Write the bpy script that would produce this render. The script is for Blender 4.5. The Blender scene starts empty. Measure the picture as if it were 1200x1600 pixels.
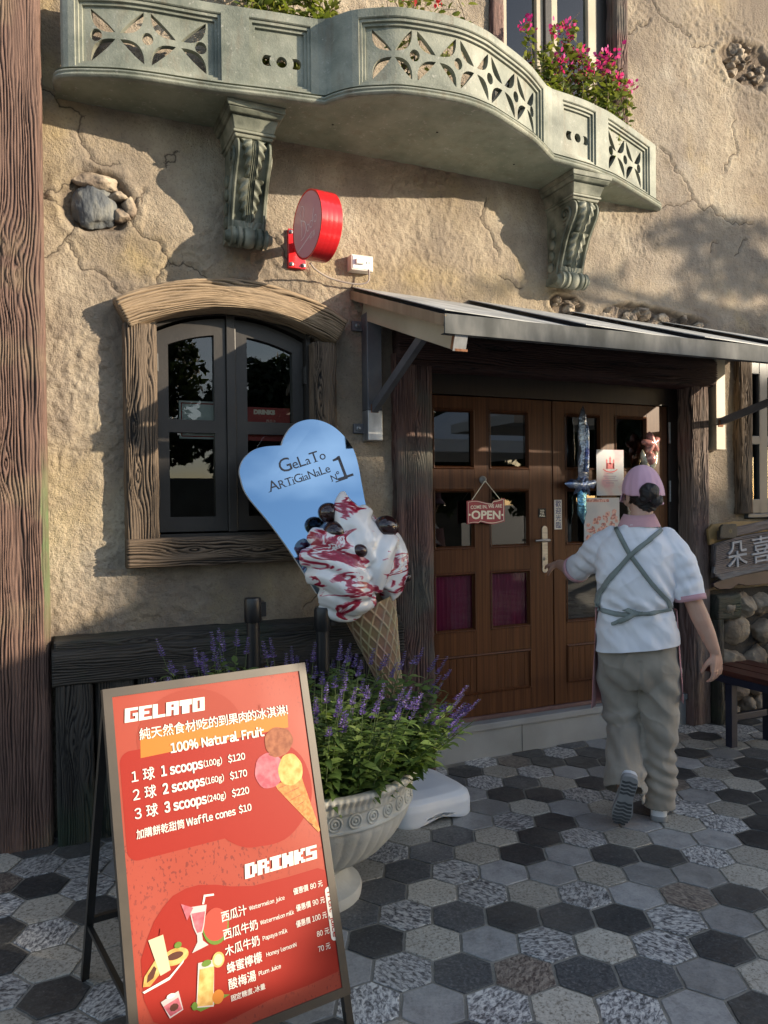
import bpy, bmesh, math, random
import numpy as np
from math import sin, cos, pi, radians, sqrt, atan2, exp
from mathutils import Vector, Matrix, noise as mnoise
from mathutils.bvhtree import BVHTree

scene = bpy.context.scene
COL = scene.collection
random.seed(7)
RNG = np.random.default_rng(11)

# ------------------------------------------------------------------ camera
cam_d = bpy.data.cameras.new("camera")
cam = bpy.data.objects.new("camera", cam_d)
COL.objects.link(cam)
scene.camera = cam
cam_d.sensor_fit = 'VERTICAL'
cam_d.sensor_height = 24.0
cam_d.lens = 18.0
cam_d.clip_start = 0.05
cam_d.clip_end = 2000
YAW, PITCH, ROLL = radians(24.1), 0.011, -0.012
CAMPOS = Vector((0.0, -3.85, 1.50))
_f = Vector((sin(YAW) * cos(PITCH), cos(YAW) * cos(PITCH), -sin(PITCH)))
_r = Vector((cos(YAW), -sin(YAW), 0.0))
_u = _r.cross(_f)
_R = _r * cos(ROLL) + _u * sin(ROLL)
_U = -_r * sin(ROLL) + _u * cos(ROLL)
cam.matrix_world = Matrix(((_R.x, _U.x, -_f.x, CAMPOS.x), (_R.y, _U.y, -_f.y, CAMPOS.y),
                           (_R.z, _U.z, -_f.z, CAMPOS.z), (0, 0, 0, 1)))

# ------------------------------------------------------------------ light
TX, TZ = 1.25, 0.42                     # shift of a shadow on the wall per metre of projection
SUN_EL = math.atan(TZ / sqrt(1 + TX * TX))
world = bpy.data.worlds.new("World")
scene.world = world
world.use_nodes = True
wn, wl = world.node_tree.nodes, world.node_tree.links
wn.clear()
w_out = wn.new('ShaderNodeOutputWorld')
w_bg = wn.new('ShaderNodeBackground')
sky = wn.new('ShaderNodeTexSky')
sky.sky_type = 'NISHITA'
sky.sun_disc = False
sky.sun_elevation = SUN_EL
sky.sun_rotation = math.atan2(TX, -1.0)      # azimuth measured from +Y towards +X
sky.air_density = 1.0
sky.dust_density = 0.9
sky.ozone_density = 1.4
# thin clouds in the sky
w_tc = wn.new('ShaderNodeTexCoord')
w_mp = wn.new('ShaderNodeMapping')
w_mp.inputs['Scale'].default_value = (1.0, 1.0, 2.6)
w_nz = wn.new('ShaderNodeTexNoise')
w_nz.inputs['Scale'].default_value = 2.6
w_nz.inputs['Detail'].default_value = 7
w_rp = wn.new('ShaderNodeValToRGB')
w_rp.color_ramp.elements[0].position = 0.50
w_rp.color_ramp.elements[0].color = (0, 0, 0, 1)
w_rp.color_ramp.elements[1].position = 0.72
w_rp.color_ramp.elements[1].color = (0.75, 0.75, 0.75, 1)
w_mx = wn.new('ShaderNodeMixRGB')
w_mx.inputs[2].default_value = (7.5, 7.9, 8.6, 1)
wl.new(w_tc.outputs['Generated'], w_mp.inputs['Vector'])
wl.new(w_mp.outputs['Vector'], w_nz.inputs['Vector'])
wl.new(w_nz.outputs['Fac'], w_rp.inputs['Fac'])
wl.new(w_rp.outputs['Color'], w_mx.inputs[0])
wl.new(sky.outputs['Color'], w_mx.inputs[1])
wl.new(w_mx.outputs['Color'], w_bg.inputs['Color'])
w_bg.inputs['Strength'].default_value = 0.128
wl.new(w_bg.outputs['Background'], w_out.inputs['Surface'])

sun_d = bpy.data.lights.new("sun", 'SUN')
sun_d.energy = 4.3
sun_d.angle = radians(0.5)
sun_d.color = (1.0, 0.85, 0.64)
sun = bpy.data.objects.new("sun", sun_d)
COL.objects.link(sun)
sun.location = (12, -10, 8)
sun.rotation_euler = Vector((-TX, 1.0, -TZ)).to_track_quat('-Z', 'Y').to_euler()

scene.view_settings.view_transform = 'Standard'
scene.view_settings.look = 'None'
scene.view_settings.gamma = 1.0
scene.view_settings.exposure = 0.95
try:
    scene.view_settings.use_curve_mapping = False
except Exception:
    pass
scene.render.engine = 'CYCLES'
scene.cycles.max_bounces = 8
scene.cycles.transparent_max_bounces = 12
scene.cycles.use_denoising = True

# ------------------------------------------------------------------ helpers
def fbm(x, y, seed=0, octaves=4, gain=0.5):
    """value noise summed over octaves, roughly -1..1"""
    x = np.asarray(x, float); y = np.asarray(y, float)
    rng = np.random.default_rng(seed)
    tot = np.zeros(np.broadcast(x, y).shape); amp = 1.0; norm = 0.0
    for o in range(octaves):
        G = rng.random((64, 64)) * 2 - 1
        ox, oy = rng.random(2) * 64
        xx, yy = x * 2 ** o + ox, y * 2 ** o + oy
        xi, yi = np.floor(xx).astype(int), np.floor(yy).astype(int)
        fx, fy = xx - xi, yy - yi
        fx = fx * fx * (3 - 2 * fx); fy = fy * fy * (3 - 2 * fy)
        a = G[xi % 64, yi % 64]; b = G[(xi + 1) % 64, yi % 64]
        c = G[xi % 64, (yi + 1) % 64]; d = G[(xi + 1) % 64, (yi + 1) % 64]
        tot = tot + amp * ((a * (1 - fx) + b * fx) * (1 - fy) + (c * (1 - fx) + d * fx) * fy)
        norm += amp; amp *= gain
    return tot / norm

def smoothstep(a, b, x):
    t = np.clip((x - a) / (b - a), 0, 1)
    return t * t * (3 - 2 * t)

class MB:
    def __init__(s):
        s.v = []; s.f = []; s.mi = []
    def add(s, verts, faces, mi=0):
        n = len(s.v)
        s.v.extend([tuple(map(float, p)) for p in verts])
        for f in faces:
            s.f.append(tuple(int(i) + n for i in f)); s.mi.append(mi)
        return s
    def box(s, lo, hi, mi=0, M=None):
        x0, y0, z0 = lo; x1, y1, z1 = hi
        P = [(x0, y0, z0), (x1, y0, z0), (x1, y1, z0), (x0, y1, z0), (x0, y0, z1), (x1, y0, z1), (x1, y1, z1), (x0, y1, z1)]
        if M is not None: P = [tuple(M @ Vector(p)) for p in P]
        return s.add(P, [(0, 3, 2, 1), (4, 5, 6, 7), (0, 1, 5, 4), (1, 2, 6, 5), (2, 3, 7, 6), (3, 0, 4, 7)], mi)
    def bar(s, a, b, w, h, up=(0, 0, 1), mi=0):
        a, b = Vector(a), Vector(b); d = (b - a); L = d.length; d.normalize()
        up = Vector(up); sx = d.cross(up)
        if sx.length < 1e-4: sx = d.cross(Vector((1, 0, 0)))
        sx.normalize(); sy = sx.cross(d)
        M = Matrix(((sx.x, d.x, sy.x, a.x), (sx.y, d.y, sy.y, a.y), (sx.z, d.z, sy.z, a.z), (0, 0, 0, 1)))
        return s.box((-w / 2, 0, -h / 2), (w / 2, L, h / 2), mi, M)
    def tube(s, pts, rad, seg=10, mi=0, cap=True, squash=None):
        pts = [Vector(p) for p in pts]; n = len(pts)
        rad = [rad] * n if not hasattr(rad, '__len__') else list(rad)
        V = []; up = None
        for i in range(n):
            d = (pts[min(i + 1, n - 1)] - pts[max(i - 1, 0)])
            if d.length < 1e-9: d = Vector((0, 0, 1))
            d.normalize()
            if up is None:
                up = Vector((0, 0, 1)) if abs(d.z) < .9 else Vector((1, 0, 0))
            sx = d.cross(up); sx.normalize(); sy = sx.cross(d); up = sy
            rx, ry = rad[i] if hasattr(rad[i], '__len__') else (rad[i], rad[i])
            for k in range(seg):
                a = 2 * pi * k / seg
                V.append(pts[i] + sx * (rx * cos(a)) + sy * (ry * sin(a)))
        F = [(i * seg + k, i * seg + (k + 1) % seg, (i + 1) * seg + (k + 1) % seg, (i + 1) * seg + k) for i in range(n - 1) for k in range(seg)]
        if cap:
            F.append(tuple(range(seg - 1, -1, -1))); F.append(tuple((n - 1) * seg + k for k in range(seg)))
        return s.add(V, F, mi)
    def lathe(s, prof, c=(0, 0, 0), seg=48, mi=0, axis='z', close=True, M=None):
        V = []
        for r, h in prof:
            for k in range(seg):
                a = 2 * pi * k / seg
                p = (r * cos(a), r * sin(a), h)
                if axis == 'x': p = (h, r * cos(a), r * sin(a))
                if axis == 'y': p = (r * cos(a), h, r * sin(a))
                if M is not None: p = tuple(M @ Vector(p))
                V.append((p[0] + c[0], p[1] + c[1], p[2] + c[2]))
        n = len(prof)
        F = [(i * seg + k, i * seg + (k + 1) % seg, (i + 1) * seg + (k + 1) % seg, (i + 1) * seg + k) for i in range(n - 1) for k in range(seg)]
        if close:
            F.append(tuple(range(seg - 1, -1, -1))); F.append(tuple((n - 1) * seg + k for k in range(seg)))
        return s.add(V, F, mi)
    def ell(s, c, r, seg=20, rings=12, M=None, mi=0):
        V = [(0, 0, -1)]
        for i in range(1, rings):
            t = -pi / 2 + pi * i / rings
            for k in range(seg):
                a = 2 * pi * k / seg
                V.append((cos(t) * cos(a), cos(t) * sin(a), sin(t)))
        V.append((0, 0, 1))
        F = [(0, 1 + (k + 1) % seg, 1 + k) for k in range(seg)]
        for i in range(rings - 2):
            b = 1 + i * seg
            F += [(b + k, b + (k + 1) % seg, b + seg + (k + 1) % seg, b + seg + k) for k in range(seg)]
        b = 1 + (rings - 2) * seg
        F += [(b + k, b + (k + 1) % seg, len(V) - 1) for k in range(seg)]
        r = (r, r, r) if not hasattr(r, '__len__') else r
        P = []
        for p in V:
            q = Vector((p[0] * r[0], p[1] * r[1], p[2] * r[2]))
            if M is not None: q = M @ q
            P.append((q.x + c[0], q.y + c[1], q.z + c[2]))
        return s.add(P, F, mi)
    def prism(s, outline, depth, O, ax, up, mi=0, side_mi=None):
        """flat outline (2-D) in the plane O, ax, up; thickness `depth` behind it (along ax x up reversed)"""
        O, ax, up = Vector(O), Vector(ax), Vector(up); nrm = ax.cross(up)
        n = len(outline)
        front = [O + ax * a + up * b for a, b in outline]
        if depth == 0:
            return s.add(front, [tuple(range(n))], mi)
        back = [p - nrm * depth for p in front]
        F = [tuple(range(n)), tuple(range(2 * n - 1, n - 1, -1))]
        s.add(front + back, F, mi)
        s.add(front + back, [(i, n + i, n + (i + 1) % n, (i + 1) % n) for i in range(n)], mi if side_mi is None else side_mi)
        return s
    def grid(s, fn, nu, nv, mi=0, closeu=False):
        V = [fn(i / nu, j / nv) for j in range(nv + 1) for i in range(nu + (0 if closeu else 1))]
        w = nu if closeu else nu + 1
        F = []
        for j in range(nv):
            for i in range(nu):
                i2 = (i + 1) % w
                F.append((j * w + i, j * w + i2, (j + 1) * w + i2, (j + 1) * w + i))
        return s.add(V, F, mi)
    def mesh(s, name):
        me = bpy.data.meshes.new(name)
        me.from_pydata(s.v, [], s.f)
        return me

ROOT_INV = {}
def link(o, parent=None):
    COL.objects.link(o)
    if parent is not None:
        o.parent = parent
        o.matrix_parent_inverse = ROOT_INV.get(parent.name, Matrix.Identity(4))
    return o

def build(mb, name, mats, parent=None, smooth=False, bevel=0.0, segs=2, angle=35):
    me = mb.mesh(name) if isinstance(mb, MB) else mb
    mats = mats if isinstance(mats, (list, tuple)) else [mats]
    for m in mats: me.materials.append(m)
    if isinstance(mb, MB) and any(mb.mi):
        me.polygons.foreach_set('material_index', mb.mi)
    if bevel > 0:
        bm = bmesh.new(); bm.from_mesh(me)
        bmesh.ops.remove_doubles(bm, verts=bm.verts, dist=1e-5)
        bm.normal_update()
        ed = [e for e in bm.edges if len(e.link_faces) == 2 and e.calc_face_angle(0) > radians(angle)]
        bmesh.ops.bevel(bm, geom=ed, offset=bevel, segments=segs, profile=.5, affect='EDGES', clamp_overlap=True)
        bm.to_mesh(me); bm.free()
    if smooth:
        me.polygons.foreach_set('use_smooth', [True] * len(me.polygons))
        if smooth != 'all':
            try: me.set_sharp_from_angle(angle=radians(42))
            except Exception: pass
    me.update()
    return link(bpy.data.objects.new(name, me), parent)

def thing(name, label, cat, loc=(0, 0, 0), group=None):
    o = bpy.data.objects.new(name, None)
    o.empty_display_size = .05
    o.location = loc
    COL.objects.link(o)
    ROOT_INV[o.name] = Matrix.Translation(-Vector(loc))
    return tag(o, label, cat, group)

def tag(o, label=None, cat=None, group=None, kind=None):
    if label: o['label'] = label
    if cat: o['category'] = cat
    if group: o['group'] = group
    if kind: o['kind'] = kind
    return o

def remesh(mb, voxel, smooth_it=2, disp=None, name="m"):
    """fuse overlapping closed shapes into one continuous surface"""
    me = mb.mesh(name)
    o = bpy.data.objects.new(name, me); COL.objects.link(o)
    m = o.modifiers.new("r", 'REMESH'); m.mode = 'VOXEL'; m.voxel_size = voxel
    if smooth_it:
        k = o.modifiers.new("s", 'SMOOTH'); k.iterations = smooth_it; k.factor = .5
    dg = bpy.context.evaluated_depsgraph_get()
    out = bpy.data.meshes.new_from_object(o.evaluated_get(dg))
    bpy.data.objects.remove(o); bpy.data.meshes.remove(me)
    if disp:
        n = len(out.vertices); co = np.empty(n * 3); out.vertices.foreach_get('co', co); co = co.reshape(-1, 3)
        no = np.empty(n * 3); out.vertices.foreach_get('normal', no); no = no.reshape(-1, 3)
        co = co + no * disp(co, no)[:, None]
        out.vertices.foreach_set('co', co.ravel())
    out.name = name
    out.update()
    return out

def text_mesh(body, size, extrude=0.0, bold=0.0, align='LEFT', width=None, spacing=1.0, shear=0.0):
    """lettering as flat vertices/faces in 2-D; width squeezes it to an exact width"""
    cu = bpy.data.curves.new("t", 'FONT')
    cu.body = body; cu.size = size; cu.extrude = extrude; cu.offset = bold; cu.align_x = align
    cu.space_character = spacing; cu.shear = shear; cu.resolution_u = 3
    o = bpy.data.objects.new("t", cu); COL.objects.link(o)
    dg = bpy.context.evaluated_depsgraph_get()
    me = bpy.data.meshes.new_from_object(o.evaluated_get(dg))
    V = [tuple(v.co) for v in me.vertices]; F = [tuple(p.vertices) for p in me.polygons]
    bpy.data.objects.remove(o); bpy.data.curves.remove(cu); bpy.data.meshes.remove(me)
    if V and width:
        x0 = min(v[0] for v in V); x1 = max(v[0] for v in V)
        k = width / max(x1 - x0, 1e-6)
        V = [((v[0] - x0) * k, v[1], v[2]) for v in V]
    return V, F

def write(mb, body, O, ax, up, size, lift=0.0, mi=0, rot=0.0, **kw):
    V, F = text_mesh(body, size, **kw)
    O, ax, up = Vector(O), Vector(ax), Vector(up); n = ax.cross(up)
    ca, sa = cos(rot), sin(rot)
    P = [O + ax * (v[0] * ca - v[1] * sa) + up * (v[0] * sa + v[1] * ca) + n * (lift + v[2]) for v in V]
    mb.add(P, F, mi)

GLY = {}
def sans(mb, s, O, ax, up, size, lift=0.0, width=None, weight=0.0, mi=0, rot=0.0):
    """Latin lettering laid out from full-width forms, one glyph at a time"""
    O, ax, up = Vector(O), Vector(ax), Vector(up); n = ax.cross(up)
    items = []; t = 0.0
    for ch in s:
        if ch == ' ': t += .33; continue
        if ch not in GLY:
            V, F = text_mesh(chr(ord(ch) + 0xFEE0) if 33 <= ord(ch) <= 126 else ch, 1.0)
            x0 = min(v[0] for v in V); GLY[ch] = ([(v[0] - x0, v[1]) for v in V], F, max(v[0] for v in V) - x0)
        V, F, w = GLY[ch]; items.append((t, V, F)); t += w + .075
    k = (width / (t - .075)) if width else size
    ca, sa = cos(rot), sin(rot)
    offs = [(0, 0)] if not weight else [(-weight, -weight), (weight, -weight), (weight, weight), (-weight, weight)]
    for q, (du, dv) in enumerate(offs):
        for t0, V, F in items:
            P = []
            for v in V:
                a, b = (t0 + v[0]) * k + du, v[1] * size + dv
                P.append(O + ax * (a * ca - b * sa) + up * (a * sa + b * ca) + n * (lift + q * .00004))
            mb.add(P, F, mi)

# ------------------------------------------------------------------ materials
def nmat(name):
    m = bpy.data.materials.new(name); m.use_nodes = True
    nt = m.node_tree
    return m, nt.nodes, nt.links, nt.nodes['Principled BSDF']

def ramp(N, stops):
    r = N.new('ShaderNodeValToRGB'); e = r.color_ramp.elements
    while len(e) < len(stops): e.new(0.5)
    for k, (p, c) in zip(e, stops):
        k.position = p; k.color = (*c, 1) if len(c) == 3 else c
    return r

def pm(name, cols, scale=6.0, stretch=(1, 1, 1), rough=.6, bump=.0, bscale=None, metallic=0.0, detail=5, coat=0.0, spec=.5, bdist=.01, contrast=(.35, .65), sheen=0.0):
    """a material whose colour wanders between a few tones, with a fine bump"""
    m, N, L, B = nmat(name)
    B.inputs['Roughness'].default_value = rough
    B.inputs['Metallic'].default_value = metallic
    B.inputs['Specular IOR Level'].default_value = spec
    if coat: B.inputs['Coat Weight'].default_value = coat; B.inputs['Coat Roughness'].default_value = .08
    if sheen: B.inputs['Sheen Weight'].default_value = sheen
    tc = N.new('ShaderNodeTexCoord'); mp = N.new('ShaderNodeMapping')
    mp.inputs['Scale'].default_value = stretch
    L.new(tc.outputs['Object'], mp.inputs['Vector'])
    if len(cols) == 1:
        B.inputs['Base Color'].default_value = (*cols[0], 1)
    else:
        nz = N.new('ShaderNodeTexNoise'); nz.inputs['Scale'].default_value = scale; nz.inputs['Detail'].default_value = detail
        L.new(mp.outputs['Vector'], nz.inputs['Vector'])
        a, b = contrast
        r = ramp(N, [(a + (b - a) * i / (len(cols) - 1), c) for i, c in enumerate(cols)])
        L.new(nz.outputs['Fac'], r.inputs['Fac']); L.new(r.outputs['Color'], B.inputs['Base Color'])
    if bump:
        n2 = N.new('ShaderNodeTexNoise'); n2.inputs['Scale'].default_value = bscale or scale * 6; n2.inputs['Detail'].default_value = 4
        L.new(mp.outputs['Vector'], n2.inputs['Vector'])
        bp = N.new('ShaderNodeBump'); bp.inputs['Strength'].default_value = bump; bp.inputs['Distance'].default_value = bdist
        L.new(n2.outputs['Fac'], bp.inputs['Height']); L.new(bp.outputs['Normal'], B.inputs['Normal'])
    return m

def wood(name, dark, mid, light, tint=None, rough=.75):
    """weathered carved timber: attribute gc = (along, across, height of the grain)"""
    m, N, L, B = nmat(name)
    B.inputs['Roughness'].default_value = rough
    at = N.new('ShaderNodeAttribute'); at.attribute_name = 'gc'
    sp = N.new('ShaderNodeSeparateXYZ'); L.new(at.outputs['Vector'], sp.inputs['Vector'])
    r = ramp(N, [(0.22, dark), (.48, mid), (.80, light)]); L.new(sp.outputs['Z'], r.inputs['Fac'])
    mp = N.new('ShaderNodeMapping'); mp.inputs['Scale'].default_value = (4, 75, 0); L.new(at.outputs['Vector'], mp.inputs['Vector'])
    nz = N.new('ShaderNodeTexNoise'); nz.inputs['Scale'].default_value = 1.5; nz.inputs['Detail'].default_value = 9; nz.inputs['Roughness'].default_value = .62; L.new(mp.outputs['Vector'], nz.inputs['Vector'])
    mx = N.new('ShaderNodeMixRGB'); mx.blend_type = 'MULTIPLY'; mx.inputs[0].default_value = .8
    r2 = ramp(N, [(.34, (.50, .48, .47)), (.66, (1.25, 1.22, 1.18))]); L.new(nz.outputs['Fac'], r2.inputs['Fac'])
    L.new(r.outputs['Color'], mx.inputs[1]); L.new(r2.outputs['Color'], mx.inputs[2])
    last = mx
    if tint:
        col, lo, hi = tint
        tc = N.new('ShaderNodeTexCoord'); n3 = N.new('ShaderNodeTexNoise'); n3.inputs['Scale'].default_value = 2.2; n3.inputs['Detail'].default_value = 7
        L.new(tc.outputs['Object'], n3.inputs['Vector'])
        r3 = ramp(N, [(lo, (0, 0, 0)), (hi, (1, 1, 1))]); L.new(n3.outputs['Fac'], r3.inputs['Fac'])
        m2 = N.new('ShaderNodeMixRGB'); m2.inputs[2].default_value = (*col, 1)
        L.new(r3.outputs['Color'], m2.inputs[0]); L.new(mx.outputs['Color'], m2.inputs[1]); last = m2
    pa_ = N.new('ShaderNodeAttribute'); pa_.attribute_name = 'paint'; mp_ = N.new('ShaderNodeMixRGB'); mp_.inputs[2].default_value = (.10, .15, .06, 1)
    L.new(pa_.outputs['Fac'], mp_.inputs[0]); L.new(last.outputs['Color'], mp_.inputs[1]); last = mp_
    L.new(last.outputs['Color'], B.inputs['Base Color'])
    bp = N.new('ShaderNodeBump'); bp.inputs['Strength'].default_value = .7; bp.inputs['Distance'].default_value = .008
    L.new(nz.outputs['Fac'], bp.inputs['Height']); L.new(bp.outputs['Normal'], B.inputs['Normal'])
    return m

def stained(name, a, b, c, stain):
    """old paint on stone: mottled, with brown run-off streaks and chips"""
    m, N, L, B = nmat(name); B.inputs['Roughness'].default_value = .62
    tc = N.new('ShaderNodeTexCoord')
    def nz(sc, det, st=(1, 1, 1)):
        mp = N.new('ShaderNodeMapping'); mp.inputs['Scale'].default_value = st; L.new(tc.outputs['Object'], mp.inputs['Vector'])
        n = N.new('ShaderNodeTexNoise'); n.inputs['Scale'].default_value = sc; n.inputs['Detail'].default_value = det; n.inputs['Roughness'].default_value = .62; L.new(mp.outputs['Vector'], n.inputs['Vector']); return n
    n1 = nz(4.5, 8); r1 = ramp(N, [(.32, a), (.5, b), (.68, c)]); L.new(n1.outputs['Fac'], r1.inputs['Fac'])
    n2 = nz(7, 8, (2.2, 2.2, .5)); r2 = ramp(N, [(.53, (0, 0, 0)), (.70, (.55, .55, .55))]); L.new(n2.outputs['Fac'], r2.inputs['Fac'])
    m1 = N.new('ShaderNodeMixRGB'); m1.inputs[2].default_value = (*stain, 1); L.new(r2.outputs['Color'], m1.inputs[0]); L.new(r1.outputs['Color'], m1.inputs[1])
    n3 = nz(38, 6); r3 = ramp(N, [(.60, (0, 0, 0)), (.68, (.7, .7, .7))]); L.new(n3.outputs['Fac'], r3.inputs['Fac'])
    m2 = N.new('ShaderNodeMixRGB'); m2.inputs[2].default_value = (.36, .36, .32, 1); L.new(r3.outputs['Color'], m2.inputs[0]); L.new(m1.outputs['Color'], m2.inputs[1])
    L.new(m2.outputs['Color'], B.inputs['Base Color'])
    bp = N.new('ShaderNodeBump'); bp.inputs['Strength'].default_value = .35; bp.inputs['Distance'].default_value = .006; n4 = nz(110, 4); L.new(n4.outputs['Fac'], bp.inputs['Height']); L.new(bp.outputs['Normal'], B.inputs['Normal'])
    return m

M = {}
M['post'] = wood('brown_timber', (.030, .016, .013), (.075, .040, .032), (.15, .088, .068), ((.21, .16, .10), .56, .72))
M['jamb'] = wood('brown_jamb_timber', (.007, .005, .004), (.048, .034, .023), (.145, .105, .072))
M['archwood'] = wood('tan_timber', (.022, .015, .009), (.15, .105, .064), (.33, .245, .16))
M['plank'] = wood('dark_timber', (.004, .004, .004), (.014, .013, .012), (.045, .040, .034), ((.022, .036, .020), .5, .66))
M['redpost'] = wood('red_timber', (.016, .008, .008), (.075, .036, .032), (.16, .09, .075), ((.12, .11, .09), .5, .62))
M['greypost'] = wood('grey_timber', (.02, .017, .017), (.10, .075, .066), (.22, .165, .14), ((.17, .10, .09), .52, .68))
M['lintel'] = wood('lintel_timber', (.006, .003, .003), (.022, .008, .008), (.055, .024, .02))
M['signwood'] = wood('sign_timber', (.018, .015, .016), (.085, .07, .068), (.17, .145, .14))
M['black_frame'] = pm('black_paint', [(.020, .017, .015), (.036, .031, .027)], 3, rough=.42, bump=.05, bscale=60)
M['grey_frame'] = pm('grey_paint', [(.09, .095, .10), (.12, .125, .13)], 3, rough=.4)
M['door'] = None
M['green'] = stained('green_stone_paint', (.12, .135, .11), (.225, .24, .198), (.34, .345, .285), (.16, .125, .085))
M['green_unused'] = pm('green_stone_plain', [(.115, .13, .112), (.195, .21, .185), (.30, .30, .255)], 3.2, rough=.62, bump=.25, bscale=140, bdist=.004, contrast=(.33, .68))
M['soffit'] = stained('soffit_paint', (.145, .17, .125), (.215, .24, .18), (.28, .295, .225), (.17, .155, .105))
M['bracket'] = pm('bracket_paint', [(.065, .074, .054), (.165, .175, .135), (.275, .278, .22)], 9, rough=.6, bump=.25, bscale=90, bdist=.004)
M['galv'] = pm('galvanised_metal', [(.30, .31, .33), (.44, .45, .47), (.60, .61, .62)], 14, stretch=(1, 1, .5), rough=.38, metallic=.75, bump=.08, bscale=30)
M['galvdark'] = pm('grey_metal', [(.10, .105, .12), (.155, .16, .175)], 8, rough=.45, metallic=.3, bump=.08)
M['cream'] = pm('cream_metal', [(.36, .31, .225), (.46, .41, .31)], 4, rough=.5, bump=.05)
M['rust'] = pm('rust', [(.14, .05, .02), (.30, .13, .06)], 40, rough=.85)
M['red_gloss'] = pm('red_gloss', [(.62, .012, .018), (.70, .02, .025)], 3, rough=.22, coat=.5)
M['sign_face'] = pm('sign_face', [(.66, .27, .30), (.69, .29, .32)], 4, rough=.35, coat=.3)
M['sign_line'] = pm('sign_line', [(.88, .66, .66)], rough=.5)
M['white_plastic'] = pm('white_plastic', [(.72, .74, .77), (.80, .81, .82)], 5, rough=.35)
M['socket'] = pm('socket_plastic', [(.62, .55, .48), (.74, .70, .66)], 12, rough=.4)
M['cable'] = pm('grey_cable', [(.30, .26, .24)], rough=.5)
M['dark_hole'] = pm('dark_slot', [(.01, .01, .01)], rough=.8)
M['steel'] = pm('brushed_steel', [(.26, .27, .28), (.36, .37, .38)], 20, stretch=(1, 1, 6), rough=.38, metallic=1.0)
M['black_plastic'] = pm('black_plastic', [(.012, .012, .014), (.02, .02, .022)], 10, rough=.35)
M['navy'] = pm('navy_steel', [(.010, .013, .03), (.018, .022, .045)], 10, rough=.4)
M['seat'] = pm('red_brown_slats', [(.045, .012, .009), (.09, .026, .018)], 4, stretch=(8, 1, 8), rough=.35, bump=.1)
M['frame_brown'] = pm('board_frame', [(.048, .040, .033), (.075, .062, .049)], 5, rough=.4, metallic=.15)
M['leg_black'] = pm('black_metal', [(.010, .010, .010), (.016, .016, .016)], 5, rough=.4)
M['white_ink'] = pm('white_ink', [(.70, .66, .60)], rough=.5)
M['cream_ink'] = pm('cream_ink', [(.85, .78, .62)], rough=.5)
M['dark_ink'] = pm('dark_ink', [(.075, .07, .08)], rough=.5)
M['blue_ink'] = pm('blue_ink', [(.02, .04, .22)], rough=.5)
M['red_ink'] = pm('red_ink', [(.285, .017, .010)], rough=.45)
M['orange_ink'] = pm('orange_ink', [(.47, .165, .025)], rough=.45)
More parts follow.
